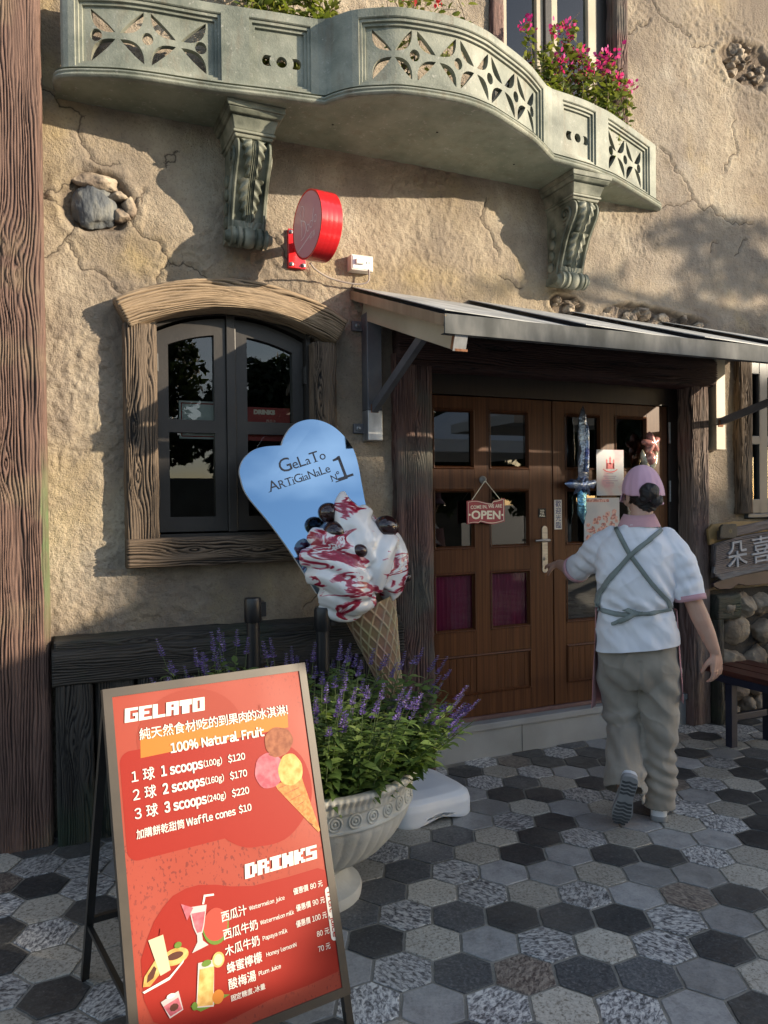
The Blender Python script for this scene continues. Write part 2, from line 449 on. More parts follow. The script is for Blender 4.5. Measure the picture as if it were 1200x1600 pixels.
# ------------------------------------------------------------------ special materials
def mat_stucco():
    m, N, L, B = nmat('stucco')
    B.inputs['Roughness'].default_value = .92
    B.inputs['Specular IOR Level'].default_value = .25
    tc = N.new('ShaderNodeTexCoord')
    def nz(scale, detail=6, rough=.55, sy=1):
        mp = N.new('ShaderNodeMapping'); mp.inputs['Scale'].default_value = (1, 1, sy)
        n = N.new('ShaderNodeTexNoise'); n.inputs['Scale'].default_value = scale; n.inputs['Detail'].default_value = detail; n.inputs['Roughness'].default_value = rough
        L.new(tc.outputs['Object'], mp.inputs['Vector']); L.new(mp.outputs['Vector'], n.inputs['Vector']); return n
    a = nz(1.7, 8, .6)
    r = ramp(N, [(.30, (.21, .168, .132)), (.45, (.35, .288, .216)), (.57, (.46, .388, .295)), (.71, (.585, .525, .425))])
    L.new(a.outputs['Fac'], r.inputs['Fac'])
    def over(prev, col, fac_socket, lo, hi, amt):
        q = ramp(N, [(lo, (0, 0, 0)), (hi, (amt, amt, amt))]); L.new(fac_socket, q.inputs['Fac'])
        x = N.new('ShaderNodeMixRGB'); x.inputs[2].default_value = (*col, 1)
        L.new(q.outputs['Color'], x.inputs[0]); L.new(prev, x.inputs[1]); return x.outputs['Color']
    at = N.new('ShaderNodeAttribute'); at.attribute_name = 'tone'
    sp = N.new('ShaderNodeSeparateXYZ'); L.new(at.outputs['Vector'], sp.inputs['Vector'])
    c = r.outputs['Color']
    b = nz(2.6, 7); c = over(c, (.50, .375, .165), b.outputs['Fac'], .56, .70, .42)          # ochre wash
    d = nz(3.4, 9, .65, .45); c = over(c, (.19, .145, .12), d.outputs['Fac'], .52, .70, .65)   # brown stains
    e = nz(9, 9, .7); c = over(c, (.52, .47, .40), e.outputs['Fac'], .60, .75, .5)             # worn pale flecks
    c = over(c, (.54, .41, .17), sp.outputs['X'], .05, 1.0, .6)
    c = over(c, (.50, .47, .42), sp.outputs['Y'], .05, 1.0, .65)
    g_ = nz(1.15, 6, .6); c = over(c, (.205, .172, .145), g_.outputs['Fac'], .44, .60, .70)        # damp grey brown areas
    h_ = nz(16, 7, .7); c = over(c, (.20, .165, .135), h_.outputs['Fac'], .55, .72, .5)         # mottling
    f_ = nz(75, 5, .7); c = over(c, (.16, .12, .095), f_.outputs['Fac'], .54, .72, .65)          # dark pits
    c = over(c, (.58, .50, .40), f_.outputs['Fac'], .46, .30, .45) if False else c
    c = over(c, (.15, .115, .09), sp.outputs['Z'], .05, .9, .75)
    # cracks
    ck = N.new('ShaderNodeAttribute'); ck.attribute_name = 'crack'
    j = nz(60, 4); mt = N.new('ShaderNodeMath'); mt.operation = 'MULTIPLY_ADD'; mt.inputs[1].default_value = .008; mt.inputs[2].default_value = -.004
    L.new(j.outputs['Fac'], mt.inputs[0])
    ad = N.new('ShaderNodeMath'); ad.operation = 'ADD'; L.new(ck.outputs['Fac'], ad.inputs[0]); L.new(mt.outputs[0], ad.inputs[1])
    ab_ = N.new('ShaderNodeMath'); ab_.operation = 'ABSOLUTE'; L.new(ad.outputs[0], ab_.inputs[0])
    near = N.new('ShaderNodeAttribute'); near.attribute_name = 'near'
    q0 = ramp(N, [(.0016, (.92, .92, .92)), (.0044, (0, 0, 0))]); L.new(ab_.outputs[0], q0.inputs['Fac'])
    q = N.new('ShaderNodeMath'); q.operation = 'MULTIPLY'; L.new(q0.outputs['Color'], q.inputs[0]); L.new(near.outputs['Fac'], q.inputs[1])
    x = N.new('ShaderNodeMixRGB'); x.inputs[2].default_value = (.05, .036, .03, 1)
    L.new(q.outputs[0], x.inputs[0]); L.new(c, x.inputs[1])
    L.new(x.outputs['Color'], B.inputs['Base Color'])
    # grain of the render
    g1 = nz(70, 6, .65); g2 = nz(190, 3, .6)
    mm = N.new('ShaderNodeMath'); mm.operation = 'MULTIPLY_ADD'; mm.inputs[1].default_value = .4
    L.new(g2.outputs['Fac'], mm.inputs[0]); L.new(g1.outputs['Fac'], mm.inputs[2])
    bp = N.new('ShaderNodeBump'); bp.inputs['Strength'].default_value = .9; bp.inputs['Distance'].default_value = .018
    L.new(mm.outputs[0], bp.inputs['Height']); L.new(bp.outputs['Normal'], B.inputs['Normal'])
    return m

def mat_tiles():
    m, N, L, B = nmat('hexagon_stone')
    at = N.new('ShaderNodeAttribute'); at.attribute_name = 'tile'
    sp = N.new('ShaderNodeSeparateXYZ'); L.new(at.outputs['Vector'], sp.inputs['Vector'])
    tc = N.new('ShaderNodeTexCoord')
    off = N.new('ShaderNodeVectorMath'); off.operation = 'MULTIPLY_ADD'; off.inputs[1].default_value = (1, 1, 1)
    cb = N.new('ShaderNodeCombineXYZ')
    mu = N.new('ShaderNodeMath'); mu.operation = 'MULTIPLY'; mu.inputs[1].default_value = 37.0
    L.new(sp.outputs['Y'], mu.inputs[0]); L.new(mu.outputs[0], cb.inputs[2])
    L.new(tc.outputs['Object'], off.inputs[0]); L.new(cb.outputs[0], off.inputs[2])
    rot = N.new('ShaderNodeVectorRotate'); rot.rotation_type = 'Z_AXIS'; ra = N.new('ShaderNodeMath'); ra.operation = 'MULTIPLY'; ra.inputs[1].default_value = 6.28
    L.new(sp.outputs['Y'], ra.inputs[0]); L.new(ra.outputs[0], rot.inputs['Angle']); L.new(off.outputs[0], rot.inputs['Vector'])
    def nz(scale, detail, sx=1.0):
        mp = N.new('ShaderNodeMapping'); mp.inputs['Scale'].default_value = (sx, 1, 1); L.new(rot.outputs[0], mp.inputs['Vector'])
        n = N.new('ShaderNodeTexNoise'); n.inputs['Scale'].default_value = scale; n.inputs['Detail'].default_value = detail; n.inputs['Roughness'].default_value = .62
        n.inputs['Distortion'].default_value = .6
        L.new(mp.outputs[0], n.inputs['Vector']); return n
    fine = nz(95, 6); gn = nz(88, 6, .55); broad = nz(14, 5)
    kinds = [
        ramp(N, [(.38, (.026, .027, .029)), (.60, (.058, .060, .063)), (.72, (.13, .13, .13))]),              # D black
        ramp(N, [(.38, (.205, .205, .208)), (.5, (.29, .29, .292)), (.62, (.36, .357, .35))]),                                     # G plain slate
        ramp(N, [(.38, (.06, .06, .065)), (.48, (.26, .26, .27)), (.57, (.52, .52, .51)), (.70, (.66, .65, .62))]),  # S gneiss
        ramp(N, [(.36, (.16, .14, .115)), (.46, (.38, .36, .315)), (.60, (.49, .465, .415))]),               # T pale granite
        ramp(N, [(.36, (.05, .056, .062)), (.55, (.115, .12, .128)), (.68, (.22, .225, .23))]),            # B blue grey
        ramp(N, [(.38, (.08, .06, .055)), (.50, (.20, .165, .14)), (.64, (.36, .31, .26))]),              # R brown granite
    ]
    pl = N.new('ShaderNodeMath'); pl.operation = 'MULTIPLY_ADD'; pl.inputs[1].default_value = .45
    pl2 = N.new('ShaderNodeMath'); pl2.operation = 'MULTIPLY'; pl2.inputs[1].default_value = .55; L.new(broad.outputs['Fac'], pl2.inputs[0]); L.new(fine.outputs['Fac'], pl.inputs[0]); L.new(pl2.outputs[0], pl.inputs[2])
    src = [fine, pl, gn, fine, fine, gn]
    for k, s in zip(kinds, src): L.new(s.outputs[0], k.inputs['Fac'])
    last = kinds[0].outputs['Color']
    for i in range(1, 6):
        gt = N.new('ShaderNodeMath'); gt.operation = 'GREATER_THAN'; gt.inputs[1].default_value = i / 6 - .02
        L.new(sp.outputs['X'], gt.inputs[0])
        mx = N.new('ShaderNodeMixRGB'); L.new(gt.outputs[0], mx.inputs[0]); L.new(last, mx.inputs[1]); L.new(kinds[i].outputs['Color'], mx.inputs[2])
        last = mx.outputs['Color']
    vr = N.new('ShaderNodeMixRGB'); vr.blend_type = 'MULTIPLY'; vr.inputs[0].default_value = 1
    r2 = ramp(N, [(0, (.72, .71, .69)), (1, (1.2, 1.19, 1.17))]); L.new(sp.outputs['Z'], r2.inputs['Fac'])
    L.new(last, vr.inputs[1]); L.new(r2.outputs['Color'], vr.inputs[2])
    # trodden dust
    ds = N.new('ShaderNodeTexNoise'); ds.inputs['Scale'].default_value = 2.3; ds.inputs['Detail'].default_value = 9; L.new(tc.outputs['Object'], ds.inputs['Vector'])
    dr = ramp(N, [(.42, (0, 0, 0)), (.72, (.28, .28, .28))]); L.new(ds.outputs['Fac'], dr.inputs['Fac'])
    dm = N.new('ShaderNodeMixRGB'); dm.inputs[2].default_value = (.21, .19, .16, 1)
    L.new(dr.outputs['Color'], dm.inputs[0]); L.new(vr.outputs['Color'], dm.inputs[1])
    L.new(dm.outputs['Color'], B.inputs['Base Color'])
    rr = ramp(N, [(.3, (.28, .28, .28)), (.7, (.6, .6, .6))]); L.new(broad.outputs['Fac'], rr.inputs['Fac']); L.new(rr.outputs['Color'], B.inputs['Roughness'])
    bp = N.new('ShaderNodeBump'); bp.inputs['Strength'].default_value = .25; bp.inputs['Distance'].default_value = .004
    L.new(broad.outputs['Fac'], bp.inputs['Height']); L.new(bp.outputs['Normal'], B.inputs['Normal'])
    return m

def mat_glass(name, tint, ior=1.55, rough=.0):
    m, N, L, B = nmat(name); N.remove(B)
    out = N['Material Output']
    tr = N.new('ShaderNodeBsdfTransparent'); tr.inputs['Color'].default_value = (*tint, 1)
    gl = N.new('ShaderNodeBsdfGlossy'); gl.inputs['Roughness'].default_value = rough; gl.inputs['Color'].default_value = (1, 1, 1, 1)
    fr = N.new('ShaderNodeFresnel'); fr.inputs['IOR'].default_value = ior
    mx = N.new('ShaderNodeMixShader')
    L.new(fr.outputs[0], mx.inputs[0]); L.new(tr.outputs[0], mx.inputs[1]); L.new(gl.outputs[0], mx.inputs[2]); L.new(mx.outputs[0], out.inputs['Surface'])
    return m

def mat_doorwood():
    m, N, L, B = nmat('teak_door')
    B.inputs['Roughness'].default_value = .42
    tc = N.new('ShaderNodeTexCoord'); mp = N.new('ShaderNodeMapping'); mp.inputs['Scale'].default_value = (95, 95, 1.6); L.new(tc.outputs['Object'], mp.inputs['Vector'])
    n = N.new('ShaderNodeTexNoise'); n.inputs['Scale'].default_value = 1.0; n.inputs['Detail'].default_value = 4; L.new(mp.outputs['Vector'], n.inputs['Vector'])
    r = ramp(N, [(.30, (.046, .014, .005)), (.5, (.080, .028, .010)), (.70, (.112, .043, .016))]); B.inputs['Specular IOR Level'].default_value = .25; L.new(n.outputs['Fac'], r.inputs['Fac'])
    L.new(r.outputs['Color'], B.inputs['Base Color'])
    return m

M['stucco'] = mat_stucco(); M['tile'] = mat_tiles(); M['door'] = mat_doorwood()
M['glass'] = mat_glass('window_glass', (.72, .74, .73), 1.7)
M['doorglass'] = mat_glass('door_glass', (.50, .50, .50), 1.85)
M['grout'] = pm('grout', [(.20, .185, .155), (.31, .29, .25)], 9, rough=.9, bump=.5, bscale=120)
M['step'] = pm('step_stone', [(.23, .245, .25), (.30, .315, .32)], 4, rough=.5, bump=.06, bscale=60)
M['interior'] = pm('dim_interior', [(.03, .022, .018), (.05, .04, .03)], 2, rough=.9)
M['curtainglass'] = mat_glass('curtained_glass', (.92, .92, .92), 1.5)
M['curtain'] = pm('magenta_curtain', [(.21, .012, .055), (.29, .02, .08)], 2, stretch=(18, 18, .3), rough=.8)
M['stone_dark'] = pm('slate_boulder', [(.035, .04, .05), (.095, .105, .115), (.21, .205, .18)], 9, stretch=(1.2, 1.2, .6), rough=.75, bump=.9, bscale=22, bdist=.02)
M['stone_tan'] = pm('tan_boulder', [(.17, .125, .095), (.30, .24, .18), (.44, .37, .28)], 6, rough=.85, bump=.8, bscale=26, bdist=.02)
M['stone_chip'] = pm('broken_stone', [(.12, .095, .078), (.28, .225, .17), (.44, .37, .29)], 14, rough=.9, bump=1.0, bscale=40, bdist=.02)
M['fieldstone'] = pm('fieldstone', [(.085, .065, .05), (.17, .135, .10), (.27, .225, .17)], 5, rough=.85, bump=.8, bscale=24, bdist=.02)
M['mortar'] = pm('dark_mortar', [(.02, .018, .016), (.045, .04, .035)], 10, rough=.95, bump=.5)

# ------------------------------------------------------------------ ground of hexagonal stones
HEX_A = complex(0.17186, -0.08869); HEX_C = complex(1.1909, -1.33685)
KIND = dict(D=0, G=1, S=2, T=3, B=4, R=5)
SEEN = ("-8,1,D -8,3,S -8,4,T -7,-3,D -7,-2,S -7,-1,D -7,0,T -7,1,S -7,2,T -7,3,D -6,-3,D -6,-2,S -6,-1,S -6,0,D -6,1,T -2,2,G -2,3,S -1,0,B -1,1,D -1,2,S -1,3,G 0,-2,T 0,-1,B 0,0,S 0,1,T 0,2,B 0,3,S "
        "1,-3,S 1,-2,B 1,-1,T 1,0,B 1,1,G 1,2,R 1,3,T 2,-4,T 2,-3,B 2,-2,S 2,-1,S 2,0,D 2,1,S 2,2,B 2,3,S 3,-4,B 3,-3,T 3,-2,G 3,-1,T 3,0,D 3,1,T 3,2,B 3,3,G 4,-5,G 4,-4,T 4,-3,D 4,-2,G 4,-1,S 4,0,D 4,1,S 4,2,G 4,3,D "
        "5,-6,G 5,-5,S 5,-4,D 5,-3,G 5,-2,T 5,-1,G 5,0,S 5,1,D 5,2,T 6,-9,D 6,-8,S 6,-7,D 6,-6,T 6,-5,D 6,-4,S 6,-3,D 6,-2,G 6,-1,R 6,0,G 7,-9,T 7,-8,B 7,-7,D 7,-6,G 7,-5,G 7,-4,T 7,-3,D 7,-2,G 7,-1,D "
        "8,-9,S 8,-8,T 8,-7,S 8,-6,T 8,-4,G 8,-3,S 8,-2,T 9,-11,D 9,-10,D 9,-9,G 9,-8,D 9,-5,T 9,-4,G 9,-3,T 10,-11,S 10,-10,D 10,-5,S 10,-4,D 11,-11,D 11,-7,G 12,-8,S 12,-7,D 13,-8,T 14,-9,D")
def make_ground():
    seen = {}
    for w in SEEN.split():
        i, j, t = w.split(','); seen[(int(i), int(j))] = KIND[t]
    rng = np.random.default_rng(5)
    V, F, A = [], [], []
    e = complex(cos(-pi / 3), sin(-pi / 3))
    side = abs(HEX_A) / sqrt(3)
    ang0 = math.atan2(HEX_A.imag, HEX_A.real) + pi / 6
    for i in range(-45, 60):
        for j in range(-45, 45):
            c = HEX_C + (i + j * e) * HEX_A
            if not (-2.2 < c.real < 8.0 and -7.0 < c.imag < .02): continue
            k = seen.get((i, j))
            if k is None: k = int(rng.choice([0, 1, 2, 3, 4, 5], p=[.15, .25, .22, .24, .10, .04]))
            a = ((k + .5) / 6, rng.random(), rng.random())
            n0 = len(V); tilt = rng.normal(0, .005, 2); zo = abs(rng.normal(0, .0008))
            ns = 4
            for ring, (sc, z) in enumerate(((1.0, -.0015), (.992, .0012), (.975, .0022))):
                for q in range(6):
                    p0 = complex(cos(ang0 + q * pi / 3), sin(ang0 + q * pi / 3)); p1 = complex(cos(ang0 + (q + 1) * pi / 3), sin(ang0 + (q + 1) * pi / 3))
                    for s_ in range(ns):
                        p = p0 + (p1 - p0) * s_ / ns
                        r = (side - .0058) * sc
                        wob = 1 + .012 * math.sin(37.7 * (c.real * 9 + c.imag * 5) + q * 2.3 + s_ * 1.9)
                        d = p * r * wob
                        V.append((c.real + d.real, c.imag + d.imag, z + zo + tilt[0] * d.real + tilt[1] * d.imag))
                        A.append(a)
            N6 = 6 * ns
            V.append((c.real, c.imag, .0022 + zo)); A.append(a)
            for ring in range(2):
                for q in range(N6):
                    b = n0 + ring * N6
                    F.append((b + q, b + (q + 1) % N6, b + N6 + (q + 1) % N6, b + N6 + q))
            for q in range(N6):
                b = n0 + 2 * N6
                F.append((b + q, b + (q + 1) % N6, n0 + 3 * N6))
    me = bpy.data.meshes.new('paving')
    me.from_pydata(V, [], F)
    at = me.attributes.new('tile', 'FLOAT_VECTOR', 'POINT'); at.data.foreach_set('vector', np.array(A, 'f').ravel())
    me.materials.append(M['tile'])
    o = link(bpy.data.objects.new('paving', me)); tag(o, kind='structure')
    g = MB()
    g.add([(-150, -300, -.0022), (300, -300, -.0022), (300, 30, -.0022), (-150, 30, -.0022)], [(0, 1, 2, 3)])
    o = build(g, 'ground', M['grout']); tag(o, kind='structure')
make_ground()

# ------------------------------------------------------------------ the building
shop = thing('shop_building', 'weathered ochre stucco shop front with green balcony, arched window and brown double doors', 'building', (2.0, 0, 0))

CRACKS = [[(0.03, 3.389), (0.093, 3.392), (0.156, 3.356), (0.211, 3.327), (0.191, 3.264), (0.199, 3.196), (0.236, 3.163), (0.263, 3.118), (0.301, 3.11), (0.358, 3.129)],
 [(0.032, 2.924), (0.068, 2.958), (0.114, 2.99), (0.16, 3.017)],
 [(0.483, 3.012), (0.433, 2.944), (0.413, 2.87), (0.451, 2.814), (0.5, 2.79), (0.559, 2.766), (0.584, 2.718), (0.598, 2.678), (0.68, 2.682), (0.742, 2.647), (0.773, 2.635)],
 [(0.027, 2.641), (0.091, 2.698), (0.147, 2.764), (0.166, 2.825)], [(0.128, 2.732), (0.168, 2.668), (0.19, 2.611), (0.284, 2.597), (0.378, 2.511)],
 [(0.578, 2.676), (0.552, 2.631), (0.536, 2.578)], [(0.585, 3.152), (0.576, 3.202), (0.642, 3.24), (0.626, 3.18), (0.585, 3.152)],
 [(0.112, 2.897), (0.067, 2.909), (0.032, 2.919)], [(1.028, 3.031), (1.06, 2.938), (1.093, 2.877)],
 [(3.594, 4.723), (3.728, 4.653), (3.921, 4.596), (4.062, 4.523), (4.207, 4.556)], [(3.408, 4.453), (3.539, 4.556), (3.646, 4.613)],
 [(3.719, 3.802), (3.856, 3.7), (3.967, 3.591), (4.009, 3.513), (4.109, 3.442), (4.315, 3.406), (4.559, 3.418)], [(4.009, 3.513), (3.881, 3.451), (3.742, 3.41)],
 [(4.388, 3.175), (4.496, 3.299)], [(2.4, 3.27), (2.355, 3.153), (2.441, 3.053), (2.483, 2.946)], [(2.482, 2.834), (2.571, 2.806), (2.638, 2.775)],
 [(4.164, 3.17), (4.224, 3.242)], [(4.693, 4.333), (4.615, 4.428)], [(0.479, 3.027), (0.463, 2.948)], [(1.061, 3.004), (1.16, 2.837), (1.297, 2.703)],
 [(1.45, 1.15), (1.36, 1.03), (1.25, .96)], [(4.3, 3.75), (4.42, 3.9), (4.40, 4.1)]]
PATCHES = [(.27, 2.93, .20, .17), (4.50, 4.50, .27, .19), (3.62, 2.665, .54, .105), (2.95, 2.70, .14, .075)]   # broken render showing stones

def make_wall():
    xs = np.concatenate([np.arange(-2.4, -.3, .06), np.arange(-.3, 5.0, .008), np.arange(5.0, 8.0, .06)])
    zs = np.concatenate([np.arange(-.02, 4.82, .008), np.arange(4.85, 6.4, .06)])
    X, Z = np.meshgrid(xs, zs, indexing='ij')
    h = .014 * fbm(X * 1.1, Z * 1.1, 1, 2) + .0035 * fbm(X * 5, Z * 5, 2, 3)
    rough = .35 + .65 * smoothstep(-.1, .35, fbm(X * 1.3 + 4, Z * 1.3, 3, 3))
    rough = np.maximum(rough, 1.25 * np.exp(-(((X - .12) / .30) ** 2 + ((Z - 2.15) / .45) ** 2)))
    rough = np.maximum(rough, 1.0 * np.exp(-(((X - 2.0) / .7) ** 2 + ((Z - 2.9) / .3) ** 2)))
    rough = np.maximum(rough, 1.2 * np.exp(-(((X - 4.3) / .6) ** 2 + ((Z - 4.6) / .5) ** 2)))
    t1 = fbm(X * 34, Z * 31, 4, 2)
    t2 = fbm(X * 58, Z * 55, 5, 1)
    h = h + rough * (.0078 * np.maximum(t1, -.3) + .0052 * t2)
    # trowel scars
    h = h + .003 * smoothstep(.25, .45, fbm(X * 9, Z * 13, 6, 4))
    d = np.full(X.shape, .05); sgn = np.ones(X.shape)
    rng = np.random.default_rng(3)
    for pl in CRACKS:
        pts = [np.array(p) for p in pl]
        for lv in range(3):
            q = [pts[0]]
            for a, b in zip(pts[:-1], pts[1:]):
                mid = (a + b) / 2; L = np.linalg.norm(b - a); nrm = np.array([-(b - a)[1], (b - a)[0]])
                q += [mid + nrm * rng.normal(0, .16), b]
            pts = q
        for a, b in zip(pts[:-1], pts[1:]):
            lo = np.minimum(a, b) - .05; hi = np.maximum(a, b) + .05
            i0, i1 = np.searchsorted(xs, [lo[0], hi[0]]); j0, j1 = np.searchsorted(zs, [lo[1], hi[1]])
            if i1 <= i0 or j1 <= j0: continue
            sx, sz = X[i0:i1, j0:j1], Z[i0:i1, j0:j1]
            ab = b - a; t = np.clip(((sx - a[0]) * ab[0] + (sz - a[1]) * ab[1]) / max(ab @ ab, 1e-9), 0, 1)
            dd = np.hypot(sx - a[0] - t * ab[0], sz - a[1] - t * ab[1])
            sd_ = np.sign(ab[0] * (sz - a[1]) - ab[1] * (sx - a[0])); sub_ = dd < d[i0:i1, j0:j1]
            sgn[i0:i1, j0:j1] = np.where(sub_, sd_, sgn[i0:i1, j0:j1]); d[i0:i1, j0:j1] = np.minimum(d[i0:i1, j0:j1], dd)
    h = h - .007 * np.exp(-(d / .009) ** 2) + .003 * np.exp(-((d - .02) / .012) ** 2)
    hol = np.zeros_like(X)
    for (px, pz, rx, rz) in PATCHES:
        q = np.hypot((X - px) / rx, (Z - pz) / rz) + .22 * fbm(X * 9, Z * 9, 8, 3)
        hol = np.maximum(hol, 1 - smoothstep(.70, .95, q)); h = h - .035 * (1 - smoothstep(.72, .9, q)) + .012 * np.exp(-((q - 1.02) / .12) ** 2)
    # attributes: ochre and worn pale areas
    def blob(cx, cz, rx, rz): return np.exp(-(((X - cx) / rx) ** 2 + ((Z - cz) / rz) ** 2))
    och = blob(.10, 3.0, .10, .15) + blob(.42, 2.72, .22, .13) + blob(.05, 3.5, .08, .6) + .6 * blob(.15, 1.6, .25, .3) + .7 * blob(2.2, 2.75, .9, .12)
    pal = blob(4.2, 3.05, .55, .33) + .7 * blob(3.85, 3.9, .3, .8) + .5 * blob(.25, 1.15, .2, .2)
    tone = np.stack([np.clip(och * (.6 + .8 * fbm(X * 6, Z * 6, 9, 4)), 0, 1), np.clip(pal * (.6 + .9 * fbm(X * 7, Z * 7, 10, 4)), 0, 1), np.clip(hol, 0, 1)], -1)
    nx, nz = len(xs), len(zs)
    co = np.stack([X, -h, Z], -1).reshape(-1, 3)
    idx = np.arange(nx * nz).reshape(nx, nz)
    cx = (xs[:-1] + xs[1:])[:, None] / 2; cz = (zs[:-1] + zs[1:])[None, :] / 2
    hole = ((cx > .47) & (cx < 1.345) & (cz > 1.30) & (cz < 2.36 + .135 * (1 - ((cx - .905) / .44) ** 2))) | ((cx > 1.90) & (cx < 3.98) & (cz < 2.33)) | \
           ((cx > 4.47) & (cx < 5.6) & (cz > 1.36) & (cz < 2.52)) | ((cx > 2.47) & (cx < 3.40) & (cz > 3.45) & (cz < 5.4))
    keep = ~hole
    f = np.stack([idx[:-1, :-1], idx[1:, :-1], idx[1:, 1:], idx[:-1, 1:]], -1)[keep]
    me = bpy.data.meshes.new('wall')
    me.from_pydata(co.tolist(), [], f.tolist())
    a = me.attributes.new('crack', 'FLOAT', 'POINT'); a.data.foreach_set('value', (d * sgn).ravel().astype('f'))
    a = me.attributes.new('near', 'FLOAT', 'POINT'); a.data.foreach_set('value', (1 - smoothstep(.011, .016, d)).ravel().astype('f'))
    a = me.attributes.new('tone', 'FLOAT_VECTOR', 'POINT'); a.data.foreach_set('vector', tone.reshape(-1, 3).astype('f').ravel())
    me.polygons.foreach_set('use_smooth', [True] * len(me.polygons))
    me.materials.append(M['stucco'])
    w = link(bpy.data.objects.new('wall', me), shop)
    return w
wall = make_wall()

def rock(mb, c, r, seed, cuts=13, sub=4):
    """a boulder: sphere cut by random planes, then roughened"""
    bm = bmesh.new(); bmesh.ops.create_icosphere(bm, subdivisions=sub, radius=1)
    rng = random.Random(seed)
    pl = []
    for _ in range(cuts):
        n = Vector((rng.gauss(0, 1), rng.gauss(0, 1), rng.gauss(0, 1))).normalized(); pl.append((n, rng.uniform(.55, .92)))
    for v in bm.verts:
        p = v.co.copy()
        for n, k in pl:
            s = p.dot(n) - k
            if s > 0: p -= n * s * .94
        p *= 1 + .13 * mnoise.noise(p * 2.3 + Vector((seed, 0, 0))) + .06 * mnoise.noise(p * 6 + Vector((0, seed, 0))) + .03 * mnoise.noise(p * 14 + Vector((0, 0, seed)))
        v.co = p
    V = [(c[0] + v.co.x * r[0], c[1] + v.co.y * r[1], c[2] + v.co.z * r[2]) for v in bm.verts]
    F = [tuple(v.index for v in f.verts) for f in bm.faces]
    bm.free(); mb.add(V, F)

# stones showing through the broken render
def stones(name, spec, mat, label):
    mb = MB()
    for i, (x, z, rx, rz) in enumerate(spec): rock(mb, (x, .026 if len(spec) > 4 else .018, z), (rx * 1.16, .058, rz * 1.16), i * 3 + int(x * 100), 4 if 'boulder' in name else 13)
    o = build(mb, name, mat, shop, smooth='all')
    if label: o['label'] = label
    return o
stones('exposed_boulder', [(.255, 2.90, .088, .098)], M['stone_dark'], 'dark slate boulder exposed in the broken stucco')
stones('exposed_stone', [(.27, 3.035, .10, .045), (.355, 2.975, .045, .035), (.41, 2.93, .04, .05), (.375, 2.88, .04, .035)], M['stone_tan'], None)
def chips(cx, cz, rx, rz, n, seed, smax):
    rng = random.Random(seed); out = []
    while len(out) < n:
        a, b = rng.uniform(-1, 1), rng.uniform(-1, 1)
        if a * a + b * b > .85: continue
        s_ = rng.uniform(.35, 1) ** 1.5 * smax; out.append((cx + a * rx, cz + b * rz, s_ * rng.uniform(.7, 1.3), s_ * rng.uniform(.6, 1.0)))
    return out
def chip_mesh(spec, mat, seed):
    mb = MB(); rng = random.Random(seed)
    for i, (x, z, rx, rz) in enumerate(spec): rock(mb, (x, .022 + rng.uniform(-.008, .012), z), (rx, .045, rz), seed + i * 7, 16)
    return build(mb, 'exposed_stone', mat, shop, smooth=True)
chip_mesh(chips(4.50, 4.50, .20, .14, 26, 3, .060), M['stone_chip'], 40)
chip_mesh(chips(3.62, 2.66, .48, .075, 60, 5, .062), M['stone_chip'], 90)
chip_mesh(chips(2.96, 2.70, .12, .06, 12, 6, .045), M['stone_chip'], 60)

